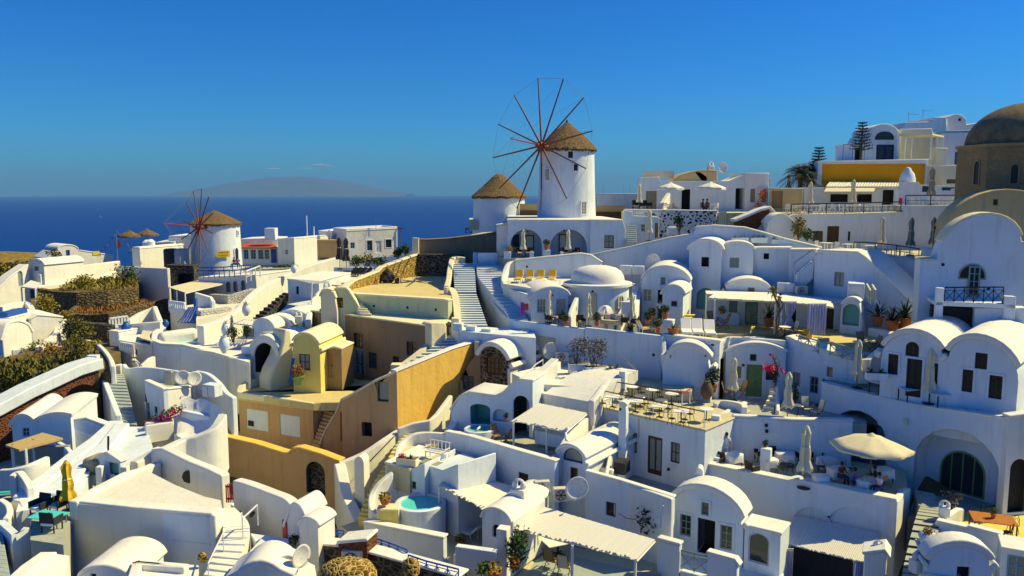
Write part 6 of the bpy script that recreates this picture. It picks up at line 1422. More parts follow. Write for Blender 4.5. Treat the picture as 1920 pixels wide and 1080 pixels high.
f=F(1399,392,84.6,1443,None,84.8); t=house('restaurant_wing','white restaurant wing with two brown shuttered openings and red flowers','restaurant',f,[(1399,326),(1442,326)],5,-3,'white',ops=[('win',1407,354,1416,379,dict(fc='wood',glass='glass_pale')),('win',1428,354,1437,379,dict(fc='wood',glass='glass_pale'))],rt=.1)
q=P(1431,366,84); leafcloud([(q.x,q.y,q.z,.55,.3,.7),(q.x-.4,q.y,q.z-1,.5,.2,.5)],220,.16,7).build('blossom','petal_orange',t)
f=F(1262,340,88,1346,None,88); house('beige_vault','low beige barrel roof on top of the white restaurant','roof',f,[(1262,340),(1275,330),('seg',321),(1345,322),(1346,340)],3,-1,'churchvault',roof='churchvault',rt=.1)
cuboid('reed_screen','grey reed screen on the roof left of the beige barrel roof','screen',F(1206,334,89,1264,None,89),1206,320,1264,334,.1,'reed',bev=0); place('chimney','rounded chimney on the right end of the beige barrel roof',P(1332,323,89),.2,1.0); place('dish','small dish on the roof of the white restaurant',P(1354,330,89),.3,1.2)
W('slanting white stair wall in front of the restaurant doors',[(1254,361,84.4),(1246,372,83.4),(1233,394,81.4)],1.2,.5)
place('open_white','left open white parasol on the restaurant terrace',P(1256,396,81.6),.2,1.02,'open white parasols'); place('open_white','right open white parasol on the restaurant terrace',P(1331,397,81.2),.5,1.05,'open white parasols')
place('closed','closed parasol at the left end of the restaurant terrace',P(1198,392,82),0,.95)
for i,u in enumerate((1247,1266,1318,1326,1342)): place(('cream','dark','dark','dark','cream')[i],'restaurant terrace chair under the open white parasols, '+('first','second','third','fourth','fifth')[i]+' from the left',P(u,397,81.4-i*.1),i,1,'chairs under the open white parasols')
place('creamtable','small table under the left open white parasol',P(1259,397,81.9),0); place('creamtable','small table under the right open white parasol',P(1334,397,81.7),0)
place('diner_dark','seated person in dark clothes left of the right white parasol pole',P(1317,397,81.7),1.2); place('diner_red','seated person under the right white parasol',P(1326,397,82),-1.3)
for i,u in enumerate((1192,1206,1214)): place('wicker','dark wicker chair at the left end of the restaurant terrace, '+('left','middle','right')[i],P(u,393,82.4),i,1.1)
gate('cream wooden pallet fence at the right end of the spotted wall',F(1346,428,77.6,1376,None,77.4),1347,395,1362,428,'canvas',4); gate('second cream pallet fence right of the first one',F(1364,428,77.4,1376,None,77.4),1365,399,1374,428,'canvas',3)
f=F(1382,434,74.4,1446,None,74.8); t=thing('ramp_wall','red stone ramp wall with a white slanting top','wall',f.hit(1410,430)); body(t,f,[(1382,416),(1400,407),(1425,396),(1442,391),(1444,400)],.8,-7,'redstone',(),'white',rt=.25,over=.25)
stairs('stone steps beside the red stone ramp wall',[(P(1418,432,72.4),P(1440,436,71.6)),(P(1445,400,76.4),P(1470,402,75.8))],9,'greyfloor')
f=F(1436,450,71,1500,None,70.6); house('rounded_wall','rounded white wall mass right of the stone steps','wall',f,[(1436,440),(1440,420),(1452,408),('seg',403),(1480,410),(1500,430)],3.4,-7,'white',roof='white',bev=.3)
bush('yellow green rounded shrub by the white wall mass',P(1497,448,70),.9,1.3,400,'leaf_yellow',.16,8); bush('low green shrub right of the yellow green one',P(1513,450,69.6),.8,.6,220,'leaf_green',.16,9)
fu=F(1480,404,75.2,1812,None,72); t=house('restaurant_terrace_wall','long blue shaded wall with a brown door below the railing terrace','wall',fu,[(1472,412),(1488,404),(1600,402),(1693,399),(1695,387),(1812,387)],1.2,-7,'shade_white',ops=[('door',1551,424,1573,454,dict(fc='dark_wood')),('win',1524,433,1543,453,dict(fc='dark_wood')),('niche',1590,434,1594,452,dict(c='black',r=.2))],rt=.1)
rail('dark railing along the cream chair restaurant terrace',[fu.w(fu.sz(u,403)[0],fu.sz(u,v)[1]+.1,.3) for u,v in ((1484,404),(1550,403),(1620,402),(1690,400))],.95,'glass','metal_dark',1.6,r=.04); rail('dark railing on the higher right part of the restaurant terrace',[fu.w(fu.sz(u,403)[0],fu.sz(u,388)[1]+.1,.3) for u in (1698,1745,1798)],.95,'bar','metal_dark',1.8,r=.04)
r_=random.Random(11)
for i in range(30):
 u=1474+i*7.4; p=P(u,401,75.8+r_.uniform(0,3)); p.z=ZU
 if i%3==1: place('creamtable',ORD[i//3]+' cream table from the left on the railing terrace before the awning',p,0,1,'cream tables behind the dark railing')
 else: place('cream',ORD[i-(i+1)//3]+' cream chair from the left on the railing terrace before the awning',p,r_.uniform(0,6),1,'cream chairs behind the dark railing')
for i in range(6): p=P(1712+i*15,385,76+i%2); p.z=ZU+.6; place('cream',ORD[i]+' cream chair from the left on the higher right terrace',p,r_.uniform(0,6),1.05,'cream chairs on the higher terrace')
cuboid('higher_floor','raised floor slab at the right end of the restaurant terrace','step',F(1700,389,73.4,1800,None,72.4),1696,387,1800,398,7,'floor',bev=0)
for u,v,d,k,l,s_ in ((1518,398,78.5,'closed','closed cream parasol left of the awning',1.1),(1598,396,79,'closed','closed cream parasol in front of the awning',1.15),(1745,385,75,'closed_grey','tall closed grey parasol on the higher right terrace',1.3),(1512-72,355,92,'closed_yellow','left small closed yellow parasol behind the restaurant wing',.7),(1541-63,360,92,'closed_yellow','right small closed yellow parasol behind the restaurant wing',.8)): place(k,l,P(u,v,d),0,s_)
# pergola annex right of the wing
f=F(1443,396,84,1505,None,83); house('annex','low white annex with a drooping canvas right of the restaurant wing','house',f,[(1443,353),(1470,354),(1505,354)],3,-3,'churchvault',ops=[('niche',1447,358,1467,390,dict(c='church',r=.2))],rt=.08)
# yellow panel house
fy2=F(1533,392,88,1741,None,87); t=house('yellow_panel_house','white two level house with a large deep yellow panel front','house',fy2,[(1534,304),(1741,300)],9,-3,'shade_white',ops=[('niche',1541,307,1734,352,dict(c='straw_yellow',r=.25))],rt=.12)
fh=F(1625,300,91,1684,None,91); t=house('barrel_house','white barrel vaulted house with an arched dark window above the yellow panel','house',fh,[(1600,272),(1624,270),(1634,254),('arc',236),(1683,256),(1684,272)],5,3,'shade_white',ops=[('win',1641,246,1677,262,dict(arch=True,fc='dark_blue',gx=1,gy=1)),('door',1643,271,1676,300,dict(fc='dark_blue',lite='glass')),('void',1603,277,1613,300,dict(r=.5))],rt=.25)
t=thing('post_canopy','white post and beam frame beside the barrel vaulted house','pergola',P(1725,300,88)); zt=zat(254,88.5); zb_=zat(300,88.5)
for u,d in ((1685,88.5),(1747,88),(1759,91),(1700,92),(1712,92)): a=P(u,254,d); a.z=zt; b=a.copy(); b.z=zb_; MB().tube(b,a,.1,.1,4).build('post','white_paint',t)
c=[P(1684,254,88.4),P(1748,254,87.9),P(1770,254,91.6),P(1706,254,92.4)]; c=[Vector((p.x,p.y,zt)) for p in c]; mkobj('roof',c+[p+Vector((0,0,.18)) for p in c],[(0,1,2,3),(7,6,5,4),(0,4,5,1),(1,5,6,2),(2,6,7,3),(3,7,4,0)],'cream',t)
f=F(1700,300,94,1772,None,94); house('cream_wall_house','cream wall behind the post and beam frame','house',f,[(1690,244),(1748,243),(1755,270),(1772,280)],3,2,'cream'); f=F(1757,310,88,1776,None,88); house('tapered_chimney','tapered white chimney block right of the post and beam frame','chimney',f,[(1757,279),(1776,280)],1.6,-1,'cream')
f=F(1697,262,100,1780,None,100); t=house('upper_house','flat topped white house on the skyline','house',f,[(1697,232),(1748,230),(1749,222),(1775,222),(1777,248)],6,2,'shade_white',ops=[('win',1777,231,1781,240)] and []); f=F(1775,262,102,1812,None,102); house('upper_barrel_house','small white barrel roofed house at the very top of the skyline','house',f,[(1776,232),('arc',216),(1812,236),(1840,231),(1841,248)],5,2,'white',ops=[('win',1797,221,1803,227,dict(fc='sky_paint',gx=1,gy=1))])
f=F(1771,312,92,1840,None,92); t=house('blue_trimmed_house','white house with a blue roof band and a bright blue shutter','house',f,[(1771,250),(1840,248)],6,-1,'shade_white',ops=[('win',1790,284,1809,309,dict(fc='sky_paint',glass='glass_blue'))],roof='sky_paint',rt=.3)
f=F(1766,345,84,1812,None,84); house('cream_block','cream block with a brown recess right of the yellow panel','house',f,[(1768,312),(1812,312)],3,-3,'cream',ops=[('niche',1775,336,1811,344,dict(c='ochre',r=.6))])
pergola('pleated cream awning below the yellow panel',[P(1556,341,87.6),P(1688,342,87),P(1686,350,84.6),P(1548,350,85)],n=26,mat='canvas_white',rag=.03,h=1.5,wfill=.8)
c=[P(1552,348,85.6),P(1642,348,85.4),P(1638,359,83.6),P(1545,359,83.8)]; t=thing('awning','cream scalloped awning over the dark restaurant windows','awning',c[3]); mkobj('canvas',c+[p-Vector((0,0,.1)) for p in c],[(0,1,2,3),(7,6,5,4),(0,4,5,1),(1,5,6,2),(2,6,7,3),(3,7,4,0)],'canvas',t)
f=F(1508,395,85.6,1700,None,85.2); house('restaurant_bar','low white restaurant front with dark serving windows under the awning','restaurant',f,[(1508,353),(1700,352)],2,-3,'shade_white',ops=[('void',1557,364,1590,379,dict(r=.8)),('void',1607,364,1635,379,dict(r=.8)),('void',1655,356,1676,384,dict(r=.8))],rt=.08)
t=thing('bell_chimney','squat white bell shaped chimney in front of the yellow panel','chimney',P(1701,346,82)); MB().lathe(P(1701,346,82),[(.85,-.5),(.75,.6),(.62,1.1),(.35,1.4),(.3,1.6),(.1,1.75)],20).build('stack','shade_white',t,smooth=True)
f=F(1688,384,80,1812,None,78); house('low_house','low white house with a small arched blue window behind the higher terrace','house',f,[(1690,343),(1722,343),(1724,348),(1812,352)],2,-3,'shade_white',ops=[('win',1729,346,1742,360,dict(arch=True,fc='blue_paint',gx=1,gy=1,glass='glass_blue')),('win',1766,351,1783,357,dict(fc='blue_paint',gx=2,gy=1,glass='glass_blue'))],rt=.1)
cuboid('fire_box','small red fire extinguisher box on the terrace','box',F(1686,384,78,1694,None,78),1687,371,1692,383,.2,'red_paint',bev=0)
# trees
def palm(label,u,v,d,h,L):
 b=P(u,v,d); t=thing('palm_tree',label,'tree',b); MB().lathe(b,[(.3,0),(.24,h*.5),(.28,h)],10,wob=.06).build('trunk','bark',t,smooth=True); r=random.Random(3); mb=MB(); top=b+Vector((0,0,h))
 for i in range(46):
  az=i*2.4; el=r.uniform(-.3,1.35); dr=Vector((math.cos(az)*math.cos(el),math.sin(az)*math.cos(el),math.sin(el))); sd_=Vector((-math.sin(az),math.cos(az),0)); pts=[top+dr*L*k/7+Vector((0,0,-.55*L*(k/7)**2)) for k in range(8)]
  for k in range(1,8):
   for s_ in(-1,1):
    for m in(0,.5):
     p=pts[k-1].lerp(pts[k],m); ll=L*.26*math.sin(pi*(k+m)/9); q=p+sd_*s_*ll+(pts[k]-pts[k-1])*.8+Vector((0,0,-ll*.35)); mb.add([p,p+(pts[k]-pts[k-1])*.35,q],[(0,1,2)])
 mb.build('crown','leaf_dark',t); return t
palm('dark green palm left of the yellow panel house',1499,372,88.5,2.6,2.5)
def araucaria(label,u,v,d,h,w_):
 b=P(u,v,d); t=thing('norfolk_pine',label,'tree',b); MB().tube(b,b+Vector((0,0,h)),.16,.03,7).build('trunk','bark',t); r=random.Random(5); mb=MB()
 for j in range(10):
  z=h*(.25+.75*j/9.5); L=w_*(1-.72*j/10)
  for i in range(7):
   a=i*.9+j*.5; dr=Vector((math.cos(a),math.sin(a),.18)); e=b+Vector((0,0,z)); f_=e+dr*L
   mb.tube(e,f_,.04,.02,4)
   for k in range(10):
    p=e.lerp(f_,.35+.65*k/9); s_=.19*(1-.3*k/9); q=Vector((r.gauss(0,1),r.gauss(0,1),.5)).normalized()*s_; mb.add([p,p+q,p+q*.6+Vector((0,0,.12))],[(0,1,2)])
 mb.build('crown','leaf_dark',t); return t
araucaria('tall layered norfolk pine on the skyline left of the barrel house',1614,300,89.6,4.1,1.25); araucaria('smaller layered pine behind the palm',1533,345,89.5,4.0,1.3)
bush('dark green tree mass behind the palm',P(1526,362,90),1.6,2.4,1100,'leaf_dark',.22,12,cat='tree',name='tree'); bush('dark bush behind the barrel house terrace',P(1583,298,98),1.0,.9,300,'leaf_dark',.2,13)
W('low white skyline parapet left of the barrel house',[(1598,272,93),(1610,270,93),(1624,271,92)],2.5,.3); rail('thin blue green canopy frame on the terrace left of the barrel house',[(1580,300,90),(1598,300,90),(1620,300,89)],1.7,'none','dark_blue',1.5)
antenna('thin antenna on the flat topped skyline house',1730,222,101,1.1); antenna('thin antenna mast left of the skyline house',1703,232,101,1.4)
# ---------------- church
def church():
 c=P(1926,275,62); t=thing('church','brown stone church with an octagonal drum and a weathered round dome','church',(c.x,c.y,-4)); c.z=0
 R_=4.75; vs=[];fs=[]; n=8; off=pi/8+R(4)
 MB().lathe(c,[(R_,-4),(R_,3.45)],8,1,1,off).build('drum','church_stone',t)
 MB().lathe(c,[(R_+.15,3.4),(R_+.15,3.62),(R_-.2,3.66)],8,1,1,off).build('cornice','church',t)
 prof=[(4.25,3.5)]+[(4.25*math.cos(a),3.6+3.25*math.sin(a)) for a in [pi/2*i/14 for i in range(15)]]
 MB().lathe(c,prof[:-1]+[(.02,6.85)],56).build('dome','dome_plaster',t,smooth=True)
 for u1,v1,u2,v2 in((1826,300,1838,348),(1893,306,1912,346)):
  um=(u1+u2)/2; 
  best=None
  for i in range(8):
   a=off+i*pi/4; b=a+pi/4; A=c+Vector((math.cos(a)*R_,math.sin(a)*R_,0)); B=c+Vector((math.cos(b)*R_,math.sin(b)*R_,0)); f=Fac.__new__(Fac); f.d=(B-A).normalized(); f.n=Vector((f.d.y,-f.d.x,0)); f.o=A
   if f.n.dot(-ray(um,320))<=0: continue
   s_,z=f.sz(um,320)
   if 0<s_<(B-A).length: best=f
  if best: stick(t,best,u1,v1,u2,v2,'church',gx=1,gy=1,arch=True,leaf='black')
 mb=MB().tube(c+Vector((-.0,0,6.8)),c+Vector((0,0,7.3)),.18,.12).tube(c+Vector((0,0,7.3)),c+Vector((0,0,8.2)),.05,.05).tube(c+Vector((-.3,0,7.9)),c+Vector((.3,0,7.9)),.05,.05); mb.build('cross','metal_dark',t)
church()
f=F(1772,440,57,1990,None,56); house('church_vault','tan barrel vault of the church with a tiny window','vault',f,[(1772,445),('arc',358),(1995,445)],2,-8,'churchvault',ops=[('win',1862,373,1872,385,dict(fc='church',gx=1,gy=1))],roof='churchvault',rt=.15,over=.05)
f=F(1755,600,52,1960,None,50.4); t=house('balcony_house','big white house with a huge arched gable and a green balcony door','house',f,[(1726,488),(1757,488),('arc',402),(1916,455),(1960,470)],1.6,-12,'shade_white',ops=[('door',1815,500,1837,556,dict(fc='grey_green',lite='glass')),('win',1798,497,1850,521,dict(arch=True,fc='grey_green',gx=1,gy=1,ah=1.0)) if False else ('niche',1700,1,1701,2)][:0],roof='cream',rt=.12)
stick(t,f,1797,495,1849,524,'grey_green',gx=1,gy=1,arch=True,leaf='interior'); stick(t,Fac.back(f,-.08),1815,499,1837,556,'grey_green',gx=2,gy=4)
fbk=F(1770,575,49.6,1885,None,48.6); t=thing('balcony','white balcony slab with a dark cross-braced railing','balcony',fbk.hit(1828,580)); cuboid('slab','',None,fbk,1753,568,1905,576,2.6,'shade_white',parent=t)
rb=rail('dark carved cross-braced railing of the balcony',[fbk.w(fbk.sz(u,570)[0],fbk.sz(u,569)[1],.15) for u in(1771,1826,1881)],1.0,'cross','metal_dark',.62,r=.035)
cuboid('balcony_pier','white pier at the left end of the carved railing','pier',fbk,1755,540,1770,570,.4,'shade_white',down=2); cuboid('balcony_pier','white pier at the right end of the carved railing','pier',fbk,1882,556,1904,600,.6,'shade_white',down=4)
f=F(1745,640,51,1832,None,50); cuboid('recess_shade','near-black block for the shade beneath the balcony','recess',f,1745,577,1828,640,1.5,'interior',bev=0)  # solid block painted near-black as the shade below the slab
f=F(1828,640,49.4,1920,None,48.4); house('lower_balcony_wall','white wall under the right half of the balcony','wall',f,[(1828,577),(1925,577)],1,-13,'shade_white',roof=None)
# terrace with white chairs and three closed parasols
ZW=-5.0
ftc=F(1530,474,66,1730,None,60)
t=house('terrace_wall','blue shaded terrace wall curving down below the white garden chairs','wall',ftc,[(1520,472),(1540,470),(1608,474),(1650,477),(1690,483),(1722,490),(1728,466),(1760,470)],.5,-12,'shade_white',rt=.08)
deck([(1490,470,68),(1530,473,66.4),(1615,476,63.6),(1725,490,60.4),(1790,480,62),(1790,450,71),(1500,446,72)],ZW-.12,'floor',1.5)
rail('dark railing in front of the white garden chairs',[P(1600,476,64),P(1640,478,63),P(1680,483,61.8),P(1722,490,60.2)],.95,'glass','metal_dark',1.5,r=.035)
for i in range(13):
 u=1534+i*14; p=PZ(u,471+i*1.0,ZW); place('creamtable' if i%3==1 else 'cream',(ORD[i//3]+' cream table' if i%3==1 else ORD[i-(i+1)//3]+' cream garden chair')+' from the left on the terrace with three closed parasols',p,r_.uniform(0,6),1,('cream tables' if i%3==1 else 'cream garden chairs')+' of the parasol terrace')
for u,v,k,l in ((1652,474,'closed','closed cream parasol on the chair terrace, leftmost of three'),(1706,479,'closed_grey','closed grey parasol on the chair terrace, middle one of three'),(1748,476,'closed_grey','closed grey parasol on the chair terrace, rightmost of three')): place(k,l,PZ(u,v,ZW),0,1.12)
f=F(1690,640,57,1770,None,55); house('garage_house','low white house with a grey green folding door left of the dark recess','house',f,[(1690,566),(1728,560),(1736,557),(1765,578),(1770,585)],2,-12,'shade_white',ops=[('door',1704,580,1728,622,dict(fc='grey_green')),('void',1731,583,1738,622,dict(r=.3)),('win',1740,584,1748,622,dict(fc='grey_green',gx=1,gy=1))],rt=.15)
for u,v,d,s_ in ((1645,612,56,1.2),(1672,622,54.5,1.3),(1695,620,55,1.5)): place('pot_big','dark spiky plant before the folding door house, '+('left','middle','right')[(1645,1672,1695).index(u)],P(u,v,d),u,s_)
W('white planter wall below the dark spiky plants',[(1632,614,55.6),(1652,617,54.8),(1672,622,53.8),(1672,640,52)],1.3,.5)
place('director','dark folding chair left of the round table by the right cross railing',P(1618,654,51.6),.3); place('director','dark folding chair with cushion right of the round table by the cross railing',P(1638,660,51.2),-1.6); place('roundtable','round white table by the right cross railing',P(1609,660,51),0,.9)
W('white kerb curving from the round table to the vaulted houses',[(1604,672,49.6),(1625,672,49.4),(1636,664,49.8),(1650,652,50)],1.6,.4,sm=True)
# ---------------- vaulted pair on the right and the near right terraces
fv=F(1655,750,47,1900,790)
ZV=-12.2
deck([(1550,717,50.8),(1600,737,49.3),(1724,763,46.3),(1893,784,42.9),(1990,800,41.6),(1990,700,50),(1650,690,52),(1560,700,52)],ZV,'greyfloor',.8)
t=house('vaulted_pair_house','white twin vaulted house with a fanlight over a tall dark door and barred windows','house',fv,[(1652,672),('arc',624),(1769,678),(1779,668),('arc',636),(1909,718)],8,-14,'shade_white',
 ops=[('win',1665,664,1684,702,dict(fc='metal_dark',gx=3,gy=4,sr=1)),('win',1698,641,1723,668,dict(arch=True,fc='metal_dark',gx=3,gy=2)),('door',1699,673,1728,744,dict(fc='black',plainleaf=1,sr=1)),('win',1746,681,1758,720,dict(fc='metal_dark',gx=2,gy=4)),
 ('win',1804,693,1824,735,dict(fc='metal_dark',gx=3,gy=5,sr=1)),('win',1828,662,1851,692,dict(fc='metal_dark',gx=3,gy=3)),('win',1854,704,1879,748,dict(fc='metal_dark',gx=3,gy=5,sr=1))],roof='white',rt=.3,over=.12)
place('chimney','white chimney with a twin cowl on the left vault of the vaulted pair',P(1761,640,51),-.4,1.25)
place('planter','white wall planter left of the barred window of the vaulted pair',P(1643,712,46.6),-.2,1.1)
ftw=F(1545,715,50,1893,784)
t=house('arched_terrace_house','broad blue shaded house front with two large arches below the vaulted pair','house',ftw,[(1540,719),(1600,736),(1724,763),(1893,787)],.5,-19.5,'shade_white',
 ops=[('arch',1556,770,1662,915,dict(arch=True,r=2.3,ah=1)),('arch',1712,806,1875,985,dict(arch=True,r=1.6,ah=1))],roof='white',rt=.14)
g=ftw.back(1.6)
stick(t,g,1763,846,1849,926,'green_paint',gx=4,gy=1,arch=True); g2=ftw.back(2.25); stick(t,g2,1618,795,1645,860,'shade_wall','door',leaf='black'); stick(t,g2,1603,798,1612,818,'dark_wood')
sd_=side(ftw,1893,860); ftr=Fac.__new__(Fac); ftr.o=ftw.hit(1893,860); ftr.d=(-ftw.n*.9+ftw.d*.5).normalized(); ftr.n=Vector((ftr.d.y,-ftr.d.x,0))
t=house('lit_side_house','white sunlit return wall with an arched gateway at the right edge','house',ftr,[(1893,783),(1990,770)],.5,-19.5,'white',ops=[('arch',1892,861,1925,960,dict(arch=True,r=.4,c='interior'))],rt=.12)
for i,(u,v,rz) in enumerate(((1650,738,.4),(1706,752,.3),(1765,762,.2),(1860,770,.15))): place('bigsq',('first','second','third','fourth')[i]+' white square table from the left on the vaulted pair terrace',PZ(u,v-1,ZV),rz,.95 if i!=3 else .8,'white square tables of the vaulted pair')
for i,(u,v,rz) in enumerate(((1652,720,1.6),(1683,724,-1.6),(1680,735,-1),(1766,745,-1.7),(1800,752,1.5),(1838,757,-1.6),(1873,764,1.3))): place('bistro','dark wire chair on the vaulted pair terrace, number '+('one','two','three','four','five','six','seven')[i]+' counted from the left',PZ(u,v+4,ZV),rz,1.05,'dark wire chairs of the vaulted pair')
place('greyround','small dark round table by the tall dark door',PZ(1664,729,ZV),0,.95)
place('closed','closed cream parasol left of the tall dark door',PZ(1606,728,ZV),1,1.15); place('closed','closed cream parasol right of the tall dark door',PZ(1741,757,ZV),2,1.22)
place('lamp','wall lamp left inside the big right arch',ftw.w(ftw.sz(1840,850)[0],ftw.sz(1840,850)[1],1.5),ftw.rot(),1.3)
cuboid('sign_plate','',None,ftw,1697,785,1703,795,.1,'canvas',bev=0,parent=t,q=-.12)
# ---- white tablecloth terrace
ZM=-16.3
deck([(1280,866,47),(1350,822,48),(1376,792,48.6),(1560,792,48),(1700,840,45.6),(1702,900,43),(1690,940,41),(1430,896,44.2)],ZM,'floor',3)
fm=F(1276,861,46.3,1678,938)
t=house('terrace_front_house','blue shaded front wall of the tablecloth terrace with two big blind arches','house',fm,[(1276,861),(1430,893),(1478,903),(1490,900),(1640,931),(1678,938)],.5,-23,'shade_white',ops=[('niche',1486,952,1560,1075,dict(arch=True,r=.12,c='shade_white')),('niche',1548,951,1652,1090,dict(arch=True,r=.12,c='shade_white',ah=1.0)),('niche',1555,964,1569,985,dict(c='black',r=.3)) if False else ('niche',1318,872,1322,878,dict(r=.05,c='black'))],rt=.12,over=.1)
W('white sunlit end wall with a raised shoulder at the right of the tablecloth terrace',[(1676,938,39.8),(1684,932,40.6),(1690,918,41.4),(1702,914,42.4)],6.5,.35,bev=.08)
for i,(u,v,rz,l) in enumerate(((1318,874,-.5,'large white tablecloth table at the front left corner'),(1397,855,-.35,'long white tablecloth table behind the waiter'),(1374,880,.5,'square white tablecloth table in front of the waiter'),(1443,893,.2,'small white tablecloth table at the terrace front edge'),(1471,864,-.1,'white tablecloth table with two wire chairs by the blue wall'),(1550,874,.1,'shaded white tablecloth table left of the big parasol'),(1570,893,.3,'tablecloth table under the left side of the big parasol'),(1655,895,.3,'pale covered table under the right side of the big parasol'),(1625,915,.2,'diners table with plates near the front wall'),(1538,908,0,'small round tablecloth table beside the closed parasol'))):
 place('clothtable',l,PZ(u,v+(8 if i in(4,5,6,7,8,9) else -1 if i!=2 else -6)-(8 if i==3 else 0),ZM+.12),rz,(1,1,1) if i not in(3,9) else (.8,.8,1))
for i,(u,v,rz) in enumerate(((1425,855,-1.5),(1462,880,3.1),(1480,880,3.0),(1410,884,2.0),(1540,880,2.6),(1592,884,1.2),(1640,905,1.4),(1300,862,.3),(1345,868,-.8),(1450,858,.2),(1502,858,.1),(1530,858,0))): place('wicker' if i in(0,3,7,8,9,10,11) else 'bistro',('dark wicker chair' if i in(0,3,7,8,9,10,11) else 'dark wire chair')+' on the tablecloth terrace, '+('beside the long table','left before the two chair table','right before the two chair table','below the square table','left of the parasol shade','under the parasol','beside the diners table','behind the front left table','with cushions right of the front left table','against the blue wall, left','against the blue wall, middle','against the blue wall, right')[i],PZ(u,v+8,ZM+.12),rz,1.0)
place('waiter','waiter dressed all in white standing by the white tables',PZ(1361,866,ZM+.12),-.6,1.05)
for i,(u,v,rz,k,l) in enumerate(((1600,912,1.4,'diner_blue','diner in a blue shirt with his back to the wall under the big parasol'),(1648,922,-1.4,'diner_white','diner in white reading an orange menu under the big parasol'),(1576,900,.4,'diner_red','diner in red sitting deep in the parasol shade'),(1640,908,-2,'diner_dark','dark haired diner in dark clothes beside the menu reader'),(1486,1075,.3,'diner_red','person sitting in the dark below the striped shade roof'))):
 if i<4: place(k,l,PZ(u,v+8,ZM+.12),rz,1.0)
q=PZ(1655,926,ZM)+Vector((-.1,-.35,1.0)); tag(MB().box(q,(.3,.03,.4),.3,.5).build('menu','orange_wood'),'orange menu held up by the diner in white','menu')
place('open_big','large open cream parasol over the diners',PZ(1630,912,ZM+.1),.3,(1.04,1.04,1.0))
place('closed','tall closed cream parasol in front of the blue wall',PZ(1507,915,ZM+.12),1,1.32)
f=F(1420,880,45,1446,None,44.6); cuboid('plinth','tapered white plinth with a small plant on top','plinth',f,1425,842,1444,872,.5,'shade_white',down=.6); place('pot_shrub','small plant in a white pot on the tapered plinth',P(1435,842,45.2),0,.5)
stairs('white shaded steps below the yellow steps',[(P(1325,860,46),P(1350,862,45.6)),(P(1328,828,47.4),P(1347,830,47.2))],5,'shade_white')
fc=F(1296,945,42.6,1320,None,42.4); house('chimney_stack','white chimney with a pierced curly top in front of the tablecloth terrace','chimney',fc,[(1303,890),(1305,884),('arc',878),(1318,886),(1320,912),(1323,916)],.7,-20,'white',roof=None,bev=.12)
# ---- near right vaulted house with the dark open door
fn=F(1255,1000,42,1465,1050)
t=house('near_vaulted_house','large near vaulted house with a sunlit roof rim and a black open doorway','house',fn,[(1254,950),(1262,946),('arc',918),(1390,984),(1394,992)],1.3,-23,'shade_white',
 ops=[('win',1275,965,1296,1005,dict(fc='grey_green',gx=2,gy=3,sr=1)),('win',1315,942,1329,966,dict(fc='grey_green',gx=1,gy=1,sr=1)),('void',1307,974,1340,1040),('win',1350,985,1373,1030,dict(fc='grey_green',gx=2,gy=3,sr=1))],roof='white',rt=.3,over=.12)
t=house('arched_window_annex','white annex with a dark arched window and a sunlit flat top','house',F(1395,1030,39.8,1465,1048),[(1396,988),(1464,1004)],1.6,-23,'shade_white',ops=[('win',1403,1000,1442,1057,dict(arch=True,fc='grey_paint',gx=1,gy=1,ah=.7))],roof='white',rt=.16)
fb3=F(1233,1020,39.4,1385,1062); t=house('balcony_wall','white balcony wall with a cross railing below the black doorway','wall',fb3,[(1233,1012),(1274,1023)],.4,-23,'shade_white'); body(t,fb3,[(1326,1038),(1378,1052),(1382,1062)],.4,-23,'shade_white',(),'white',name='right_wall'); body(t,fb3,[(1274,1070),(1326,1083)],.38,-23,'shade_white',(),None,name='low_wall')
rail('grey green cross railing below the black doorway',[fb3.w(fb3.sz(1275,1068)[0],fb3.sz(1275,1068)[1],.1),fb3.w(fb3.sz(1325,1081)[0],fb3.sz(1325,1081)[1],.1)],1.0,'cross','grey_green',.65,r=.03)
deck([(1233,1022,40),(1385,1062,37.6),(1470,1080,37),(1470,1040,41),(1260,1000,43)],-19.6,'shade_white',2)
pergola('white pleated shade roof over the dark dining corner',[P(1492,968,42.3),P(1650,1000,40),P(1622,1056,37.9),P(1464,1018,40.3)],n=46,mat='slats',posts=(.02,.97),rag=.06,h=2.4,seed=8,wfill=.82)
deck([(1440,1080,36),(1700,1130,33),(1700,1040,38),(1470,1000,42)],-21.4,'greyfloor',2); cuboid('recess_shade','near-black block for the shade behind the dining corner','recess',F(1480,1060,41.4,1600,None,40),1482,1030,1600,1090,.3,'interior',bev=0,down=1)  # near-black block paints the shade at the back of the corner
curtain('pale curtain at the left post of the pleated shade roof',1478,1030,1082,39.8,.5,None,'cloth_lilac'); curtain('pale curtain at the right post of the pleated shade roof',1614,1054,1110,37.6,.7,None,'cloth_lilac')
t=house('chimney_block','white block with two upright chimney tabs right of the pleated shade roof','chimney',F(1622,1090,36.9,1662,1098),[(1620,1040),(1660,1034),(1663,1046)],1.2,-23,'white',ops=[]); place('chimney','twin chimney tabs on the white block by the pleated roof',P(1647,1046,37.3),-.3,.8)
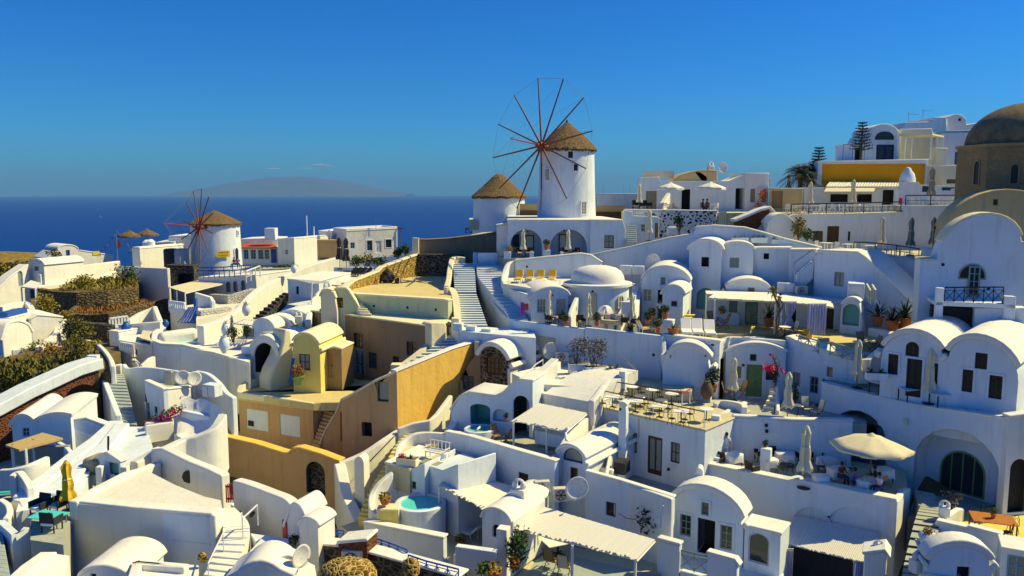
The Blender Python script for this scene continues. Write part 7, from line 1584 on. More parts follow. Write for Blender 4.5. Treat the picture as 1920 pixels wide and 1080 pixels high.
# stairs and right lower terrace
stairs('long shaded stair climbing between the houses at the lower right',[(P(1686,1110,34),P(1745,1110,33.6)),(P(1696,1060,36),P(1752,1055,35.6)),(P(1716,980,39.4),P(1762,975,39)),(P(1728,950,41),P(1768,945,40.6))],18,'charcoal',treadmat='greyfloor')  # charcoal risers and grey treads carry the shade of this stair
stairs('upper turn of the shaded stair below the big right arch',[(P(1722,950,41),P(1768,955,40.4)),(P(1714,918,43),P(1752,925,42.4))],5,'greyfloor')
f=F(1727,1060,35,1757,None,34.8); house('rounded_pier','rounded white pier with a yellow bowl beside the long shaded stair','pier',f,[(1727,1030),('arc',1010),(1756,1020)],.8,-23,'shade_white',bev=.2); place('pot_yellowgreen','yellow bowl with a plant on the rounded pier',P(1740,1014,35.2),0,.7)
fe=F(1757,980,38.6,1917,1020); t=house('red_table_terrace_wall','white terrace wall in front of the red brown table','wall',fe,[(1757,980),(1813,993),(1816,990),(1878,1006),(1880,1012),(1925,1020)],.4,-22,'shade_white')
ZE=-17.6
deck([(1757,984,38.8),(1925,1024,36.6),(1990,1030,36.6),(1990,920,43),(1880,930,43),(1790,950,41.8)],ZE+.2,'lemon',2)
deck([(1702,960,41.6),(1795,955,41.8),(1880,935,43.6),(1920,900,46),(1720,900,45)],ZE+.1,'greyfloor',2)
W('sunlit white side wall of the red table terrace',[(1758,979,38.6),(1775,965,39.6),(1795,952,40.6),(1804,952,41)],1.5,.3)
place('redtable','red brown wooden table with a flower pot on the lower right terrace',PZ(1860,1000,ZE+.2),-.35,1.05); place('pot_green','tiny flower pot on the red brown table',PZ(1860,1000,ZE+.2)+Vector((0,0,.82)),0,.6)
for i,(u,v,rz) in enumerate(((1828,985,1.2),(1898,1000,-1.3),(1888,1014,-2),(1848,978,.2))): place('bistro','dark wire chair round the red brown table, '+('left side','right side','front right','behind')[i],PZ(u,v,ZE+.2),rz,1.05)
place('chimney','small double arch chimney pot at the corner of the red table terrace',P(1770,968,39.2),-.5,.75); bush('dark flowering shrub behind the red table terrace wall',P(1778,962,41),.55,.8,260,'leaf_purple',.11,6)
t=thing('house_sign','faint painted name sign on the shaded wall right of the arch steps','sign',P(1797,933,41.6)); cuboid('board','',None,F(1785,935,41.4,1810,None,41.2),1789,926,1806,936,.03,'canvas_dark',parent=t,bev=0)
for i in range(4): cuboid('letter','',None,F(1785,935,41.4,1810,None,41.2),1790.5+i*4,928,1792.8+i*4,934,.02,'charcoal',parent=t,bev=0,q=-.022)
t=house('corner_vaulted_house','near arched gable with a sunlit rim at the bottom right corner','house',F(1737,1110,33.4,1880,1120,None),[(1737,1064),(1742,1060),('arc',1024),(1856,1060),(1862,1070)],.9,-22,'shade_white',ops=[('void',1794,1063,1818,1095,dict(r=.4))],roof='white',rt=.3)
t=house('shuttered_house','blue shaded wall with a pale double shutter at the bottom right corner','house',F(1878,1080,34.8,1990,1100),[(1878,1030),(1990,1050)],1.5,-22,'shade_white',ops=[('win',1888,1042,1925,1085,dict(fc='sky_paint',glass='glass_pale'))])
pergola('white slatted roof edge at the bottom of the stair',[P(1745,1058,34.6),P(1800,1072,33.8),P(1800,1090,33),P(1732,1075,33.4)],n=20,mat='slats',rag=.05,h=1.5); place('chimney','white chimney tabs at the foot of the long shaded stair',P(1720,1072,34.2),.3,.9)
# ---------------- middle: pergolas, courtyard and pool
fmid=F(834,810,49.5,1040,868)
t=house('long_shaded_house','long blue shaded house with two small dark windows above the reed pergolas','house',fmid,[(834,811),(880,820),(975,848),(1040,866)],.4,-23,'shade_white',ops=[('win',880,859,896,889,dict(fc='dark_wood',gx=2,gy=3)),('win',972,887,990,917,dict(fc='dark_wood',gx=2,gy=3))],rt=.1)
deck(Q(-15.6,(840,812),(1040,868),(1110,850),(1110,790),(1010,770),(880,770),(835,790)),-15.6,'greyfloor',2)
f=F(868,830,51.4,1000,None,49.6); t=house('niche_pool_house','blue shaded house with a sunken blue plunge niche and a tall arched doorway','house',f,[(846,770),(862,745),(880,737),(915,742),(930,744),(945,738),(960,722),(974,713),(999,716)],2.6,-19,'shade_white',ops=[('niche',882,758,919,796,dict(arch=True,c='teal',r=1.2,ah=.4)),('niche',924,767,953,790,dict(arch=True,r=.4,c='shade_white')),('void',962,742,992,822,dict(arch=True,r=1.4))],rt=.14)
MB().lathe(P(899,812,49.4),[(.95,-.6),(.98,.3),(.85,.34),(.82,.2)],28).build('plunge_basin','shade_white',t,smooth=True); MB().lathe(P(899,812,49.4),[(.83,.1),(.83,.26)],28).build('water','teal',t)
W('broad sunlit white wall sloping down to the left of the plunge niche',[(841,806,51),(852,790,51.6),(866,768,52.6),(882,740,54),(884,735,54.4)],3.2,.5,sm=True)
W('white kerb wall joining the yellow wall to the plunge terrace',[(745,803,52.6),(775,792,53),(805,787,53),(818,776,53.6),(845,740,55.6)],3,.35)
f=F(1000,760,51,1046,None,53.6); t=house('lit_side_wall','sunlit white wall right of the arched doorway','wall',f,[(999,716),(1020,700),(1046,676)],.5,-19,'white')
pergola('small white reed pergola beside the broad curved roof',[P(1011,757,49.6),P(1100,775,47.6),P(1062,808,45.6),P(961,789,47.8)],n=26,mat='slats',posts=(.02,(.6,.1)),rag=.18,h=2.4,seed=2,wfill=1.0)
cuboid('stone_bench','built in bench with a brown cushion under the small reed pergola','bench',F(1000,830,48,1060,None,46.6),1002,812,1056,828,.8,'shade_white',down=.3)
for u,v,k,rz,l in ((930,828,'director',.6,'folding chair with an orange cushion by the plunge niche'),(950,832,'director',-2,'dark folded chair at the left post of the small reed pergola')): place(k,l,PZ(u,v,-15.6),rz,.95)
place('lounge_white','white sun lounger behind the long shaded house roof edge',PZ(878,824,-15.6),-1.9,1.0)
place('pot_shrub','tiny plant in the round wall niche',P(949,790,49.2),0,.5)
# vault with fanlight
f2=F(1042,935,44.8,1098,950)
t=house('fanlight_vault_house','white vaulted house with a half round glass fanlight and a sunlit right side','house',f2,[(1042,862),('arc',838),(1099,876)],7.5,-22,'shade_white',ops=[('win',1056,841,1092,866,dict(arch=True,fc='dark_blue',gx=1,gy=1,glass='glass_pale',ah=1.0)),('win',1069,877,1083,902,dict(fc='dark_wood',gx=2,gy=1))],roof='white',rt=.2,over=.1)
W('sunlit white parapet left of the fanlight vault roof',[(1047,845,44.6),(1060,822,45.6),(1075,806,46.6),(1100,782,48.6)],1.6,.3)
tag(MB().path([P(1066,803,45),P(1060,806,45.2),P(1062,826,44.4)],.09,6).build('pipe','shade_white'),'white bent vent pipe on the parapet of the fanlight vault','pipe')
W('white garden wall right of the fanlight vault with a sunlit cap',[(1100,885,43.6),(1160,902,42.2),(1222,920,40.8),(1262,934,40)],5,.35)
deck(Q(-17.55,(1100,890),(1262,935),(1275,900),(1250,880),(1150,860)),-17.55,'greyfloor',3)
cuboid('storage_box','dark storage box on the shaded patio','box',F(1146,895,45,1174,None,44.6),1150,868,1172,890,1.0,'charcoal',bev=.02); W('white low wall beside the dark storage box',[(1110,872,45.4),(1130,876,45),(1150,880,44.6)],.8,.3)
W('thin white sloping kerb at the fanlight vault side',[(1136,888,43.8),(1143,850,45.6),(1153,808,47.4)],1,.2)
for u,v,d,l in ((1016,923,42.8,'air conditioner on the ledge right of the second dark window'),(1054,940,42.6,'larger air conditioner left of the big satellite dish')): place('ac',l,P(u,v,d),.15,1.0 if u<1030 else 1.2)
place('dish','big half shaded satellite dish on the corner wall',P(1079,948,41.4),.3,1.35)
f=F(1132,990,41.4,1260,None,39); t=house('courtyard_back_wall','blue shaded wall with a small dark door behind the large reed roof','wall',F(1098,930,43,1262,968),[(1098,886),(1160,903),(1262,935)],.3,-22,'shade_white',ops=[('win',1136,942,1154,968,dict(fc='dark_wood',gx=1,gy=1))])
bush('dark spiky shrub behind the right end of the large reed roof',P(1218,1005,41),.9,1.0,420,'leaf_dark',.16,22)
pergola('large white reed roof over the shaded dining court',[P(1022,952,41.4),P(1228,1013,37.6),P(1194,1050,36.2),P(962,991,39.6)],n=70,mat='slats',posts=(.99,.5),rag=.14,h=2.6,seed=12,wfill=.95)
pergola('white reed roof with a ragged edge beside the little chimney vault',[P(866,884,47),P(992,922,44.4),P(912,957,41.4),P(822,909,44)],n=40,mat='slats',posts=(.02,),rag=.2,h=2.4,seed=14,wfill=.95)
f=F(905,1035,39.6,957,None,38.8); t=house('chimney_vault','little white barrel vault hut with a dark arched window and a chimney','house',f,[(904,972),('arc',956),(955,982)],4.5,-22,'shade_white',ops=[('void',923,984,938,1008,dict(arch=True,r=.5))],roof='white',rt=.15); place('chimney','ornate white chimney with stepped base on the little vault',P(973,942,41),-.4,1.15)
W('sunlit white wall running back from the little barrel vault',[(957,976,38.8),(985,955,40.2),(1012,938,41.6),(1018,934,42)],3,.3); cuboid('white_pier','white pier in front of the little barrel vault','pier',F(928,1040,37.4,950,None,37.2),930,993,950,1040,.6,'white',down=2)
ZPO=-19.6
deck([(640,1000,45.2),(683,990,43),(835,1020,40),(840,1045,38.6),(905,1050,38.4),(1000,1040,38),(1240,1085,35.6),(1240,1000,40.6),(1030,940,43),(880,900,45.6),(800,880,47.6),(720,900,47.6)],ZPO,'floor',3)
deck([(985,1010,39),(1100,1050,37),(1230,1085,35),(1240,1010,39),(1020,950,42)],ZPO+.03,'tread',.3)  # darker floor sheet, painted as the shade under the large reed roof
fp=F(683,982,42.4,831,1012); t=house('pool_yard_wall','white low front wall of the pool yard with a sunlit cap','wall',fp,[(681,981),(831,1010)],.45,-23,'shade_white',rt=.12)
W('green tinted white gate wall right of the pool yard wall',[(852,1040,38),(880,1030,38.6),(905,1034,38.4)],1.4,.3)
# terrace block with bench, planter and plunge pool
fk=F(723,960,46.4,768,970); t=house('bench_terrace_block','white block terrace with a green bench on top and a plunge pool at its foot','house',fk,[(722,869),(768,881)],3.6,-22,'shade_white'); 
fk2=F(768,970,45.6,829,None,44.4); body(t,fk2,[(768,881),(796,869)],3.2,-22,'shade_white',[('win',772,903,780,917,dict(fc='green_paint',gx=1,gy=1))],None,name='front_wall'); fk3=F(796,960,45.8,829,None,44.6); body(t,fk3,[(796,870),(828,882),(858,870)],3,-22,'shade_white',(),None,name='right_wall')
deck([(722,869,46.4),(768,881,45.4),(796,869,46.2),(828,882,44.6),(858,870,45.6),(862,850,48),(836,815,50),(770,830,50),(740,850,48)],zat(870,46.2)-.02,'floor',1.5)
W('curved sunlit white wall behind the green bench',[(744,866,47),(746,842,48.4),(756,825,49.4),(775,813,49.9),(800,810,50),(836,812,49.6)],2.0,.35,sm=True)
place('bench','pale green slatted garden bench with a white cushion on the block terrace',P(820,862,47),-.5,1.15); place('planter_red','long planter with pink flowers on the corner of the block terrace',P(764,872,46),-.35,1.1); tag(MB().box(P(808,868,46)+Vector((0,0,.03)),(1.3,.7,.03),-.5).build('doormat','canvas_dark'),'dark mat in front of the pale green bench','mat')
cuboid('shutter_board','green board behind the pale green bench','panel',F(795,845,49,822,None,49),797,833,820,853,.06,'lemon',bev=0)
cp_=P(789,945,43.9); cp_.z=0; zt=zat(948,43.4); t=thing('plunge_pool','round plunge pool of turquoise water in a curved white basin','pool',(cp_.x,cp_.y,ZPO)); MB().lathe(cp_,[(1.4,ZPO-.3),(1.45,zt),(1.22,zt+.04),(1.2,zt-.5),(.02,zt-.5)],36).build('basin','shade_white',t,smooth=True); MB().lathe(cp_,[(1.21,zt-.3),(1.21,zt-.08)],36).build('water','pool_water',t)
W('curved white wall with a plant shelf left of the plunge pool',[(735,884,45.6),(710,905,45),(697,928,44.4),(698,952,43.4),(712,966,42.8)],1.8,.35,sm=True)
cuboid('green_cabinet','low white block with a green front panel left of the plunge pool','cabinet',F(706,990,42.6,748,None,42.6),706,955,748,985,.9,'cream'); place('pot_low','green plant in a terracotta bowl on the plant shelf',P(722,945,43),0,1.3)
cuboid('hatch','green painted hatch on the low white block','hatch',F(712,985,42.4,745,None,42.4),713,958,745,984,.04,'lemon',bev=0)
place('dark','wooden chair by the round table under the ragged reed roof',PZ(872,978,ZPO),.8); place('greyround','round mosaic table under the ragged reed roof',PZ(878,985,ZPO),0,1.0); place('dark','second wooden chair under the ragged reed roof',PZ(892,975,ZPO),-1.8); place('lounge_white','white sun lounger in front of the little barrel vault',PZ(882,1008,ZPO),-2.3,1.0); place('pot_low','terracotta pot at the foot of the white lounger',PZ(864,1022,ZPO),0,1.2)
cuboid('low_wall','blue shaded low wall in front of the white lounger','wall',F(853,1060,37.2,930,None,36.6),853,1030,930,1070,.4,'shade_white')
bush('leafy green plant group between the little vault and the dining court',P(972,1062,37),.8,1.25,800,'leaf_green',.12,41); bush('reddish shrub in front of the leafy plants',P(962,1070,36.4),.5,.6,260,'leaf_brown',.10,42); place('pot_low','orange pot with yellow flowers at the bottom centre',P(925,1085,35.6),0,1.6)
place('sqtable','white cloth covered table in the shaded dining court',PZ(1046,1040,ZPO),.4,(1.9,1.6,1.05)); place('director','blue grey deck chair in the shaded dining court',PZ(1034,1066,ZPO),2.6,1.1); place('director_white','pale deck chair at the bottom of the dining court',PZ(1058,1078,ZPO),2.8,1.1)
deck([(-200,1250,24),(2200,1250,24),(2200,1040,44),(-200,1040,44)],-24,'greyfloor',2)
# ---------------- pool terrace, shaded stairs and stone vault on the left
fpl=F(302,646,66,470,None,63.6)
t=house('pool_terrace_house','long blue shaded house front under the turquoise rooftop pool','house',fpl,[(286,640),(302,646),(342,648),(400,662),(432,669),(446,678),(470,682),(476,700)],.5,-20,'shade_white',rt=.12)
zp=zat(646,66)-.1
mkobj('pool_deck',*( (lambda q:(q+[p-Vector((0,0,.3)) for p in q],[(0,1,2,3,4),(9,8,7,6,5)]+[(i,(i+1)%5,5+(i+1)%5,5+i) for i in range(5)]))(Q(zp-.1,(302,645),(400,660),(468,680),(440,634),(312,620)))),'white',t)
q=Q(zp-.06,(322,641),(392,631),(408,636),(346,646)); w_=mkobj('pool_water',q+[p-Vector((0,0,.1)) for p in q],[(0,1,2,3),(7,6,5,4)]+[(i,(i+1)%4,4+(i+1)%4,4+i) for i in range(4)],'pool_pale',t)
W('rounded sunlit wall bolster behind the rooftop pool',[(296,624,67.4),(330,619,68.4),(370,614,69.4)],1.4,1.1,bev=.4)
W('white end wall left of the rooftop pool',[(288,640,66.6),(291,622,68),(300,616,69)],4,.5,sm=True)
place('vase_white','large white vase with a spiky plant at the pool corner',PZ(421,662,zp+.1),0,1.1); place('pot_white_agave','spiky plant in a round white pot on the ramp wall, upper one',P(462,592,71.6),0,1.3); place('pot_white_agave','small aloe on top of the ramp wall',P(551,512,87),0,1.2)
place('vase_white','white vase with broad leaves on the pergola wall',P(424,632,67),0,1.0); bush('dark green shrub behind the white vase',P(437,640,66),.7,.8,240,'leaf_dark',.13,51)
pergola('white slatted open pergola on the pool terrace',[P(458,597,70),P(496,600,69.6),P(492,612,66.4),P(436,606,67)],n=9,mat='white_paint',posts=(.02,.98),rag=.1,h=2.4,wfill=.4); bush('green potted shrub under the slatted pergola',P(462,632,67.4),.6,.7,240,'leaf_green',.12,52)
deck([(430,668,61.6),(468,682,60.4),(476,650,64),(520,640,66),(520,610,70),(450,600,71),(415,640,67)],zp-.12,'whitefloor',3)
stairs('dark stone steps climbing beside the long ramp wall',[(P(474,598,70.4),P(492,601,69.8)),(P(505,572,72.4),P(516,574,71.8)),(P(533,548,75),P(541,550,74.4))],9,'lavadark')
f=F(536,606,75.6,598,None,75); t=house('courtyard_cube_house','white cube house with a teal slit window beside the dark stone steps','house',f,[(539,525),(598,529)],8,-15,'shade_white',ops=[('win',555,537,560,552,dict(fc='teal_paint',gx=1,gy=1))]); 
f=F(598,606,78,655,None,78); house('shaded_court_wall','blue shaded wall with a teal door behind the shade sail pole','wall',f,[(598,532),(662,540)],.5,-15,'shade_white',ops=[('door',586+20,539,594+20,566,dict(fc='teal_paint'))])
t=thing('shade_sail','grey shade sail stretched from the cube house on a white pole','shade sail',P(585,585,71)); a=[P(553,524,75.4),P(617,528,73),P(585,532,70.6)]; o=mkobj('sail',a+[p-Vector((0,0,.05)) for p in a],[(0,1,2),(5,4,3),(0,1,4,3),(1,2,5,4),(2,0,3,5)],'grey_paint',t); MB().tube(P(584,588,70.6),P(585,529,70.6),.06).build('pole','white_paint',t)
slope('',[(505,604,68),(590,600,68),(620,560,74),(598,560,75),(540,570,74)],'shade_white','plaster_slope')
W('white sloping wall from the shade sail pole to the brown house',[(562,606,67),(572,585,69),(588,560,72),(600,545,74)],1.6,.4)
place('sqtable','small grey draped table in the blue shaded court',P(567,586,70.6),.3,(1.4,1.2,.7)); 
for i,(u0,u1,vt,vb,d,T_,l) in enumerate(((492,545,598,640,67,4,'low white wavy vault behind the slatted pergola'),(476,512,604,630,65.4,3,'small white wavy vault right of the slatted pergola'),(520,578,588,630,68,4,'white flat vaulted roof left of the brown house'))): house('small_vault',l,'house',F(u0,vb,d,u1,None,d-.5),[(u0,vt+12),('arc',vt-4),(u1,vt+14)],T_,-18,'shade_white',rt=.2)
place('chimney','small white chimney hood near the brown house corner',P(560,606,66.6),.3,.9)
W('yellowish low wall in front of the wavy vaults',[(475,640,64),(492,622,64.6),(522,622,64)],1.2,.3,'cream')
cuboid('lounge_block','grey sunbed block at the cave house side','sunbed',F(448,668,62.4,475,None,62),452,650,472,664,1.2,'shade_white')
# slotted terrace house (blue pots)
f=F(205,700,69,250,None,67.6); t=house('blue_pot_house','white terraced house with a bright blue window and slotted parapets','house',f,[(204,622),(222,624),(223,640),(250,642)],5,-18,'shade_white')
f=F(222,700,67.2,286,None,66.6); body(t,f,[(222,640),(286,650)],4,-18,'white',[('win',246,632,258,644)] and [('win',247,655,257,667,dict(fc='blue_paint',glass='glass_blue'))],'white',name='front_wall')
f=F(222,640,70.5,300,None,70); body(t,f,[(222,612),(300,606)],.4,-15,'white',[('win',246,631,258,643,dict(fc='blue_paint',glass='glass_blue',gx=1,gy=1))],'white',name='upper_wall')
balusters('white slotted parapet above the blue pot',P(206,612,73),P(240,607,74),.8,6); balusters('white slotted parapet below the bright blue window',P(226,656,66.8),P(250,660,66.2),.7,6)
W('white sloping roof wall behind the slotted parapet',[(240,600,75),(262,586,77),(290,574,78),(300,600,75)],2.5,.5)
deck(Q(zat(628,70),(206,624),(300,630),(300,606),(210,610)),zat(628,70),'whitefloor',2); place('jar_blue','round bright blue jar on the white terrace',P(237,624,69.6),0,1.5); place('jar_blue','small bright blue jar by the striped flag house',P(311,613,69.4),0,1.0)
pergola('small cream awning right of the bright blue window',[P(268,620,69),P(292,622,68.6),P(284,640,66.6),P(262,634,67)],n=6,mat='canvas',rag=.02,h=1.6); cuboid('yard_shade','near-black slab for the shade under the small cream awning','shed',F(262,665,67.4,288,None,67),263,640,286,662,.3,'interior',bev=0);  # near-black slab paints the shade below the awning
W('white stepped lane wall below the slotted house',[(250,672,64),(262,684,62),(275,672,63),(288,668,64)],2.2,.35); place('closed','small folded white parasol by the lane wall',P(252,678,63),0,.55)
# descending shaded stair and stone vaulted gable
stairs('long straight shaded stair left of the twin dishes',[(P(217,796,52),P(257,796,51.6)),(P(206,745,56),P(243,742,55.8)),(P(197,702,60),P(232,700,59.8))],17,'tread')
W('white sunlit edge wall left of the long shaded stair',[(184,692,60.6),(196,712,58.4),(210,748,54.8),(222,778,52)],6,.4,'shade_white'); W('white cap wall at the head of the long shaded stair',[(183,690,61),(205,686,61.4),(228,682,61.6)],1.3,.35)
fst=F(0,800,52,222,None,55)
t=house('stone_gable_house','wide gable with a white sloping rim over dark red stone and a tall dark arch','house',F(-30,800,50.5,186,None,58),[(-40,796),(0,778),(60,745),(110,722),(150,703),(184,692)],1.0,-21,'redstone',ops=[('void',122,722,182,800,dict(arch=True,r=1.5,ah=.7)),('win',100,757,117,774,dict(fc='white_paint',gx=2,gy=2))],roof='shade_white',rt=.8,over=.3)
mb=MB(); fq=F(-30,800,49.9,186,None,57.4); 
cuboid('inner_door','grey door and small curved hood inside the dark stone arch','door',F(125,780,55.6,150,None,55.8),130,742,141,768,.2,'grey_paint'); house('small_hood','little white curved hood above the grey door','hood',F(125,790,55.0,165,None,55.4),[(126,738),('seg',729),(164,748)],1,-16.3,'shade_white',roof=None,bev=.05) if False else None
W('blue shaded curved wall at the foot of the dark stone arch',[(125,762,53.6),(150,772,53),(172,780,52.4),(190,790,51.6)],2.5,.35,'shade_white')
W('curving blue shaded wall right of the long shaded stair',[(232,682,61.4),(240,690,60.4),(262,688,60),(290,689,59.6),(330,695,58.6),(365,700,57.6)],7,.35,'shade_white',sm=True); W('blue shaded wall stepping towards the ochre house',[(368,695,58),(390,700,57),(410,716,55.6),(425,735,54.6),(440,745,54)],6,.4,'shade_white',sm=True)
f=F(270,790,54.4,307,None,52.4); t=house('dish_terrace_house','white walled small terrace with two dishes and a grey fridge','house',f,[(271,716),(306,732)],.35,-21,'shade_white',ops=[('door',272,754,281,792,dict(fc='grey_green')),('win',289,762,295,776,dict(fc='grey_green',gx=1,gy=1))]); f=F(307,790,52.4,360,None,54.6); body(t,f,[(307,732),(358,726)],.35,-21,'white',(),'white',name='right_wall')
deck([(272,722,54.8),(307,738,52.8),(358,732,54.6),(340,700,58),(290,696,58.6)],zat(728,54)-.7,'greyfloor',2); place('dish','left one of the two dishes on the small walled terrace',P(342,728,54.6),.5,1.05); place('dish','right one of the two dishes, turned away, on the small walled terrace',P(364,730,54.4),.8,1.05); cuboid('fridge','grey metal locker on the small walled terrace','locker',F(306,725,56.6,321,None,56.4),307,697,321,722,.5,'metal_grey')
cabinet('white louvred cabinet right of the two dishes',F(378,750,53.4,402,None,53),379,722,402,745,2,.8); 
# shell shaped sunlit roof and pink flowers
t=thing('shell_roof','scalloped shell like sunlit white roof sweeping down to the ramps','roof',P(380,815,47)); rim=pts3([(334,762,50.6),(340,750,51),(352,744,51.2),(366,750,51),(376,746,50.8),(390,751,50.4),(400,757,49.8),(410,763,49.2),(418,773,48.4),(412,790,47.6)]); low=pts3([(326,812,47.6),(334,818,47.2),(342,822,47),(352,826,46.8),(362,826,46.8),(370,826,46.8),(378,824,46.8),(386,820,47),(394,812,47.2),(402,802,47.4)]); vs=[];fs=[]
for a,b in zip(rim,low):
 for k in range(5): q=a.lerp(b,k/4); vs.append(q-Vector((0,0,.9*math.sin(pi*k/4))))
vs+=[v-Vector((0,0,1.2)) for v in vs]; m=50
for i in range(9):
 for k in range(4): a=i*5+k; fs+=[(a,a+5,a+6,a+1),(m+a,m+a+1,m+a+6,m+a+5)]
 fs+=[(i*5,m+i*5,m+i*5+5,i*5+5),(i*5+4,i*5+9,m+i*5+9,m+i*5+4)]
mkobj('shell',vs,fs,'white',t,smooth=True); f=F(336,800,50.2,418,None,49); body(t,f,[(338,770),(416,785)],.4,-21,'shade_white',(),None)
W('long sunlit curved wall from the shell roof down to the diagonal ramps',[(418,775,48),(400,800,47),(370,815,46.6),(345,822,46.4),(310,838,45.4),(285,848,44.8),(250,866,43.6)],3.5,.6,'white',sm=True)
f=F(272,835,48.4,325,None,49.4); cuboid('slatted_awning','white slatted awning board below the pink flowers','awning',f,274,795,326,828,.3,'slats',bev=.03); bl=[]
t=thing('bougainvillea','pink flowering bush on the white shelf above the slatted awning','bush',P(305,800,49.6)); 
for u,v,s_ in ((285,790,.45),(300,785,.5),(315,775,.5),(328,768,.45),(338,762,.35)): q=P(u,v,49.8); bl.append((q.x,q.y,q.z,s_,s_*.7,s_*.7))
leafcloud(bl,330,.12,3).build('foliage','leaf_green',t); leafcloud([(b[0],b[1]-.1,b[2]-.12,b[3],b[4],b[5]) for b in bl[:4]],260,.12,4).build('blossom','petal',t)
W('white front shelf below the pink flowers',[(272,792,49.4),(300,790,49.6),(325,784,50)],2.2,.4); 
slope('',[(220,800,50),(275,800,50),(290,850,45.6),(230,872,43.6),(200,850,46)],'shade_white','plaster_slope')
# diagonal ramps
W('upper long diagonal white ramp wall ending in a point',[(218,788,50.4),(180,822,47.4),(140,850,45),(100,882,42.6),(60,912,40.4),(40,930,39.2)],2.4,.9,'shade_white'); W('lower long diagonal white ramp wall ending in a point',[(229,793,49.6),(200,830,46.4),(160,866,43.6),(120,900,41),(90,925,39.4)],2.8,.9,'shade_white')
slope('',[(225,800,49.2),(170,880,43),(150,940,39),(30,960,37.4),(40,925,39.6),(120,860,44.6),(190,812,48.6)],'shade_white','plaster_slope')
# vaulted houses at the left edge with tan pergola
t=house('wavy_vault_house','low double vaulted house with a wavy white roof above the tan awning','house',F(24,850,48,130,None,48.6),[(22,800),('seg',782),(62,795),('seg',780),(133,782)],5,-21,'shade_white',ops=[('win',42,802,55,818,dict(fc='grey_paint'))],rt=.25)
t=house('dark_yard_house','blue shaded yard wall with a dark gap right of the wavy vaults','wall',F(130,840,49,200,None,49.6),[(131,790),(160,785),(200,800)],.6,-21,'shade_white',ops=[('void',150,786,174,804)] and [])
c=Q(zat(842,44),(10,834),(80,811),(118,821),(36,843)); t=thing('tan_canopy','flat tan awning on white posts at the left edge','canopy',c[3]); mkobj('roof',c+[p-Vector((0,0,.12)) for p in c],[(0,1,2,3),(7,6,5,4),(0,4,5,1),(1,5,6,2),(2,6,7,3),(3,7,4,0)],'reed_brown',t)
for p in (c[3]+Vector((.3,.1,0)),c[2]+Vector((-1.6,-.3,0)),c[0]+Vector((.4,0,0))): MB().tube(p,p-Vector((0,0,2.4)),.08).build('post','white_paint',t)
cuboid('shaded_wall','blue green shaded wall behind the tan awning','wall',F(20,870,45.6,130,None,46),20,838,130,872,.3,'shade_wall'); W('curved shaded white wall right of the tan awning',[(110,828,47),(125,838,46),(135,850,45),(150,858,44.4)],3,.3,'shade_white',sm=True)
deck(Q(-17.8,(-60,900),(0,960),(60,950),(150,890),(230,850),(130,830),(-60,840)),-17.8,'greyfloor',3)
W('white sunlit curved low wall in front of the tan awning',[(0,880,42.4),(25,878,42.2),(55,870,42.4),(90,855,43.4)],1.2,.35,sm=True); W('white low wall beside the turquoise loungers',[(22,892,40.6),(36,884,41),(50,900,40),(58,915,39.2)],1.2,.35,sm=True)
place('lounge_blue','left turquoise sun lounger at the left edge',PZ(12,920,-17.7),-1.3,1.3); place('lounge_blue','right turquoise sun lounger at the left edge',PZ(26,934,-17.7),-1.3,1.3); bush('small yellow green plant beside the turquoise loungers',PZ(12,900,-17.7),.4,.3,120,'leaf_yellow',.1,53)
place('closed_yellow','tall closed yellow and grey parasol by the striped chairs',P(130,958,37.6),0,(1.25,1.25,.98))
f=F(146,900,43,180,None,42.6); cuboid('canvas_tent','blue grey canvas screen right of the yellow parasol','screen',f,150,862,180,893,1.5,'canvas_dark',bev=.3); f=F(180,900,43,240,None,42); t=house('courtyard_nook','white nook with a teal shaded recess by the black pole','wall',f,[(180,862),(200,850),(225,868)],.4,-21,'shade_white',ops=[('niche',205,868,222,890,dict(c='teal',r=.2))])
tag(MB().tube(P(203,900,43),P(203,818,43),.06).build('pole','metal_dark'),'thin dark umbrella pole between the diagonal ramps','pole')
for u,l in ((185,'stubby white post beside the nook, left one'),(232,'stubby white post beside the nook, right one')): cuboid('post',l,'post',F(u-6,900,42,u+6,None,42),u-6,876,u+6,900,.4,'white',down=.6)
# ---- striped chair terrace
ZS=-15.6
deck([(56,1000,34.5),(118,1012,34),(132,966,36.8),(112,942,38.8),(60,942,38.8)],ZS,'greyfloor',3)
for u,v,l in ((76,966,'left black chair with a striped cushion'),(108,962,'right black chair with a striped cushion'),(98,995,'near black chair with a striped cushion, seen from behind')): place('stripe',l+' on the glass edged terrace',PZ(u,v,ZS),-.3 if v<980 else 3.0,1.15)
for i in range(3): pass
t=thing('glass_table','low blue green glass table between the striped chairs','table',PZ(92,985,ZS)); q=PZ(92,985,ZS); MB().box(q+Vector((0,0,.5)),(1.5,1.0,.03),-.2).build('tabletop','pool_water',t)
for a in(-.6,.6):
 for b in(-.4,.4): MB().box(q+Vector((a,b,.25)),(.05,.05,.5)).build('leg','metal_grey',t)
W('white wall around the back of the striped chair terrace',[(56,950,38.6),(84,945,38.8),(95,930,39.6),(112,926,39.8)],1.0,.3); W('white pier wall left of the striped chair terrace',[(28,935,39),(42,938,38.6),(48,950,38)],1.6,.35)
W('blue shaded wall with a round hole at the left edge',[(0,975,36.6),(28,1000,35),(50,988,35.6)],4,.35,'shade_white'); stairs('shaded steps at the bottom left corner',[(P(-20,1110,31),P(24,1105,31)),(P(-30,980,37),P(2,985,36.6))],16,'tread')
W('curved white rail wall at the far left edge',[(0,935,38.8),(14,945,38),(18,960,37.2),(10,972,36.6)],1,.3,sm=True)
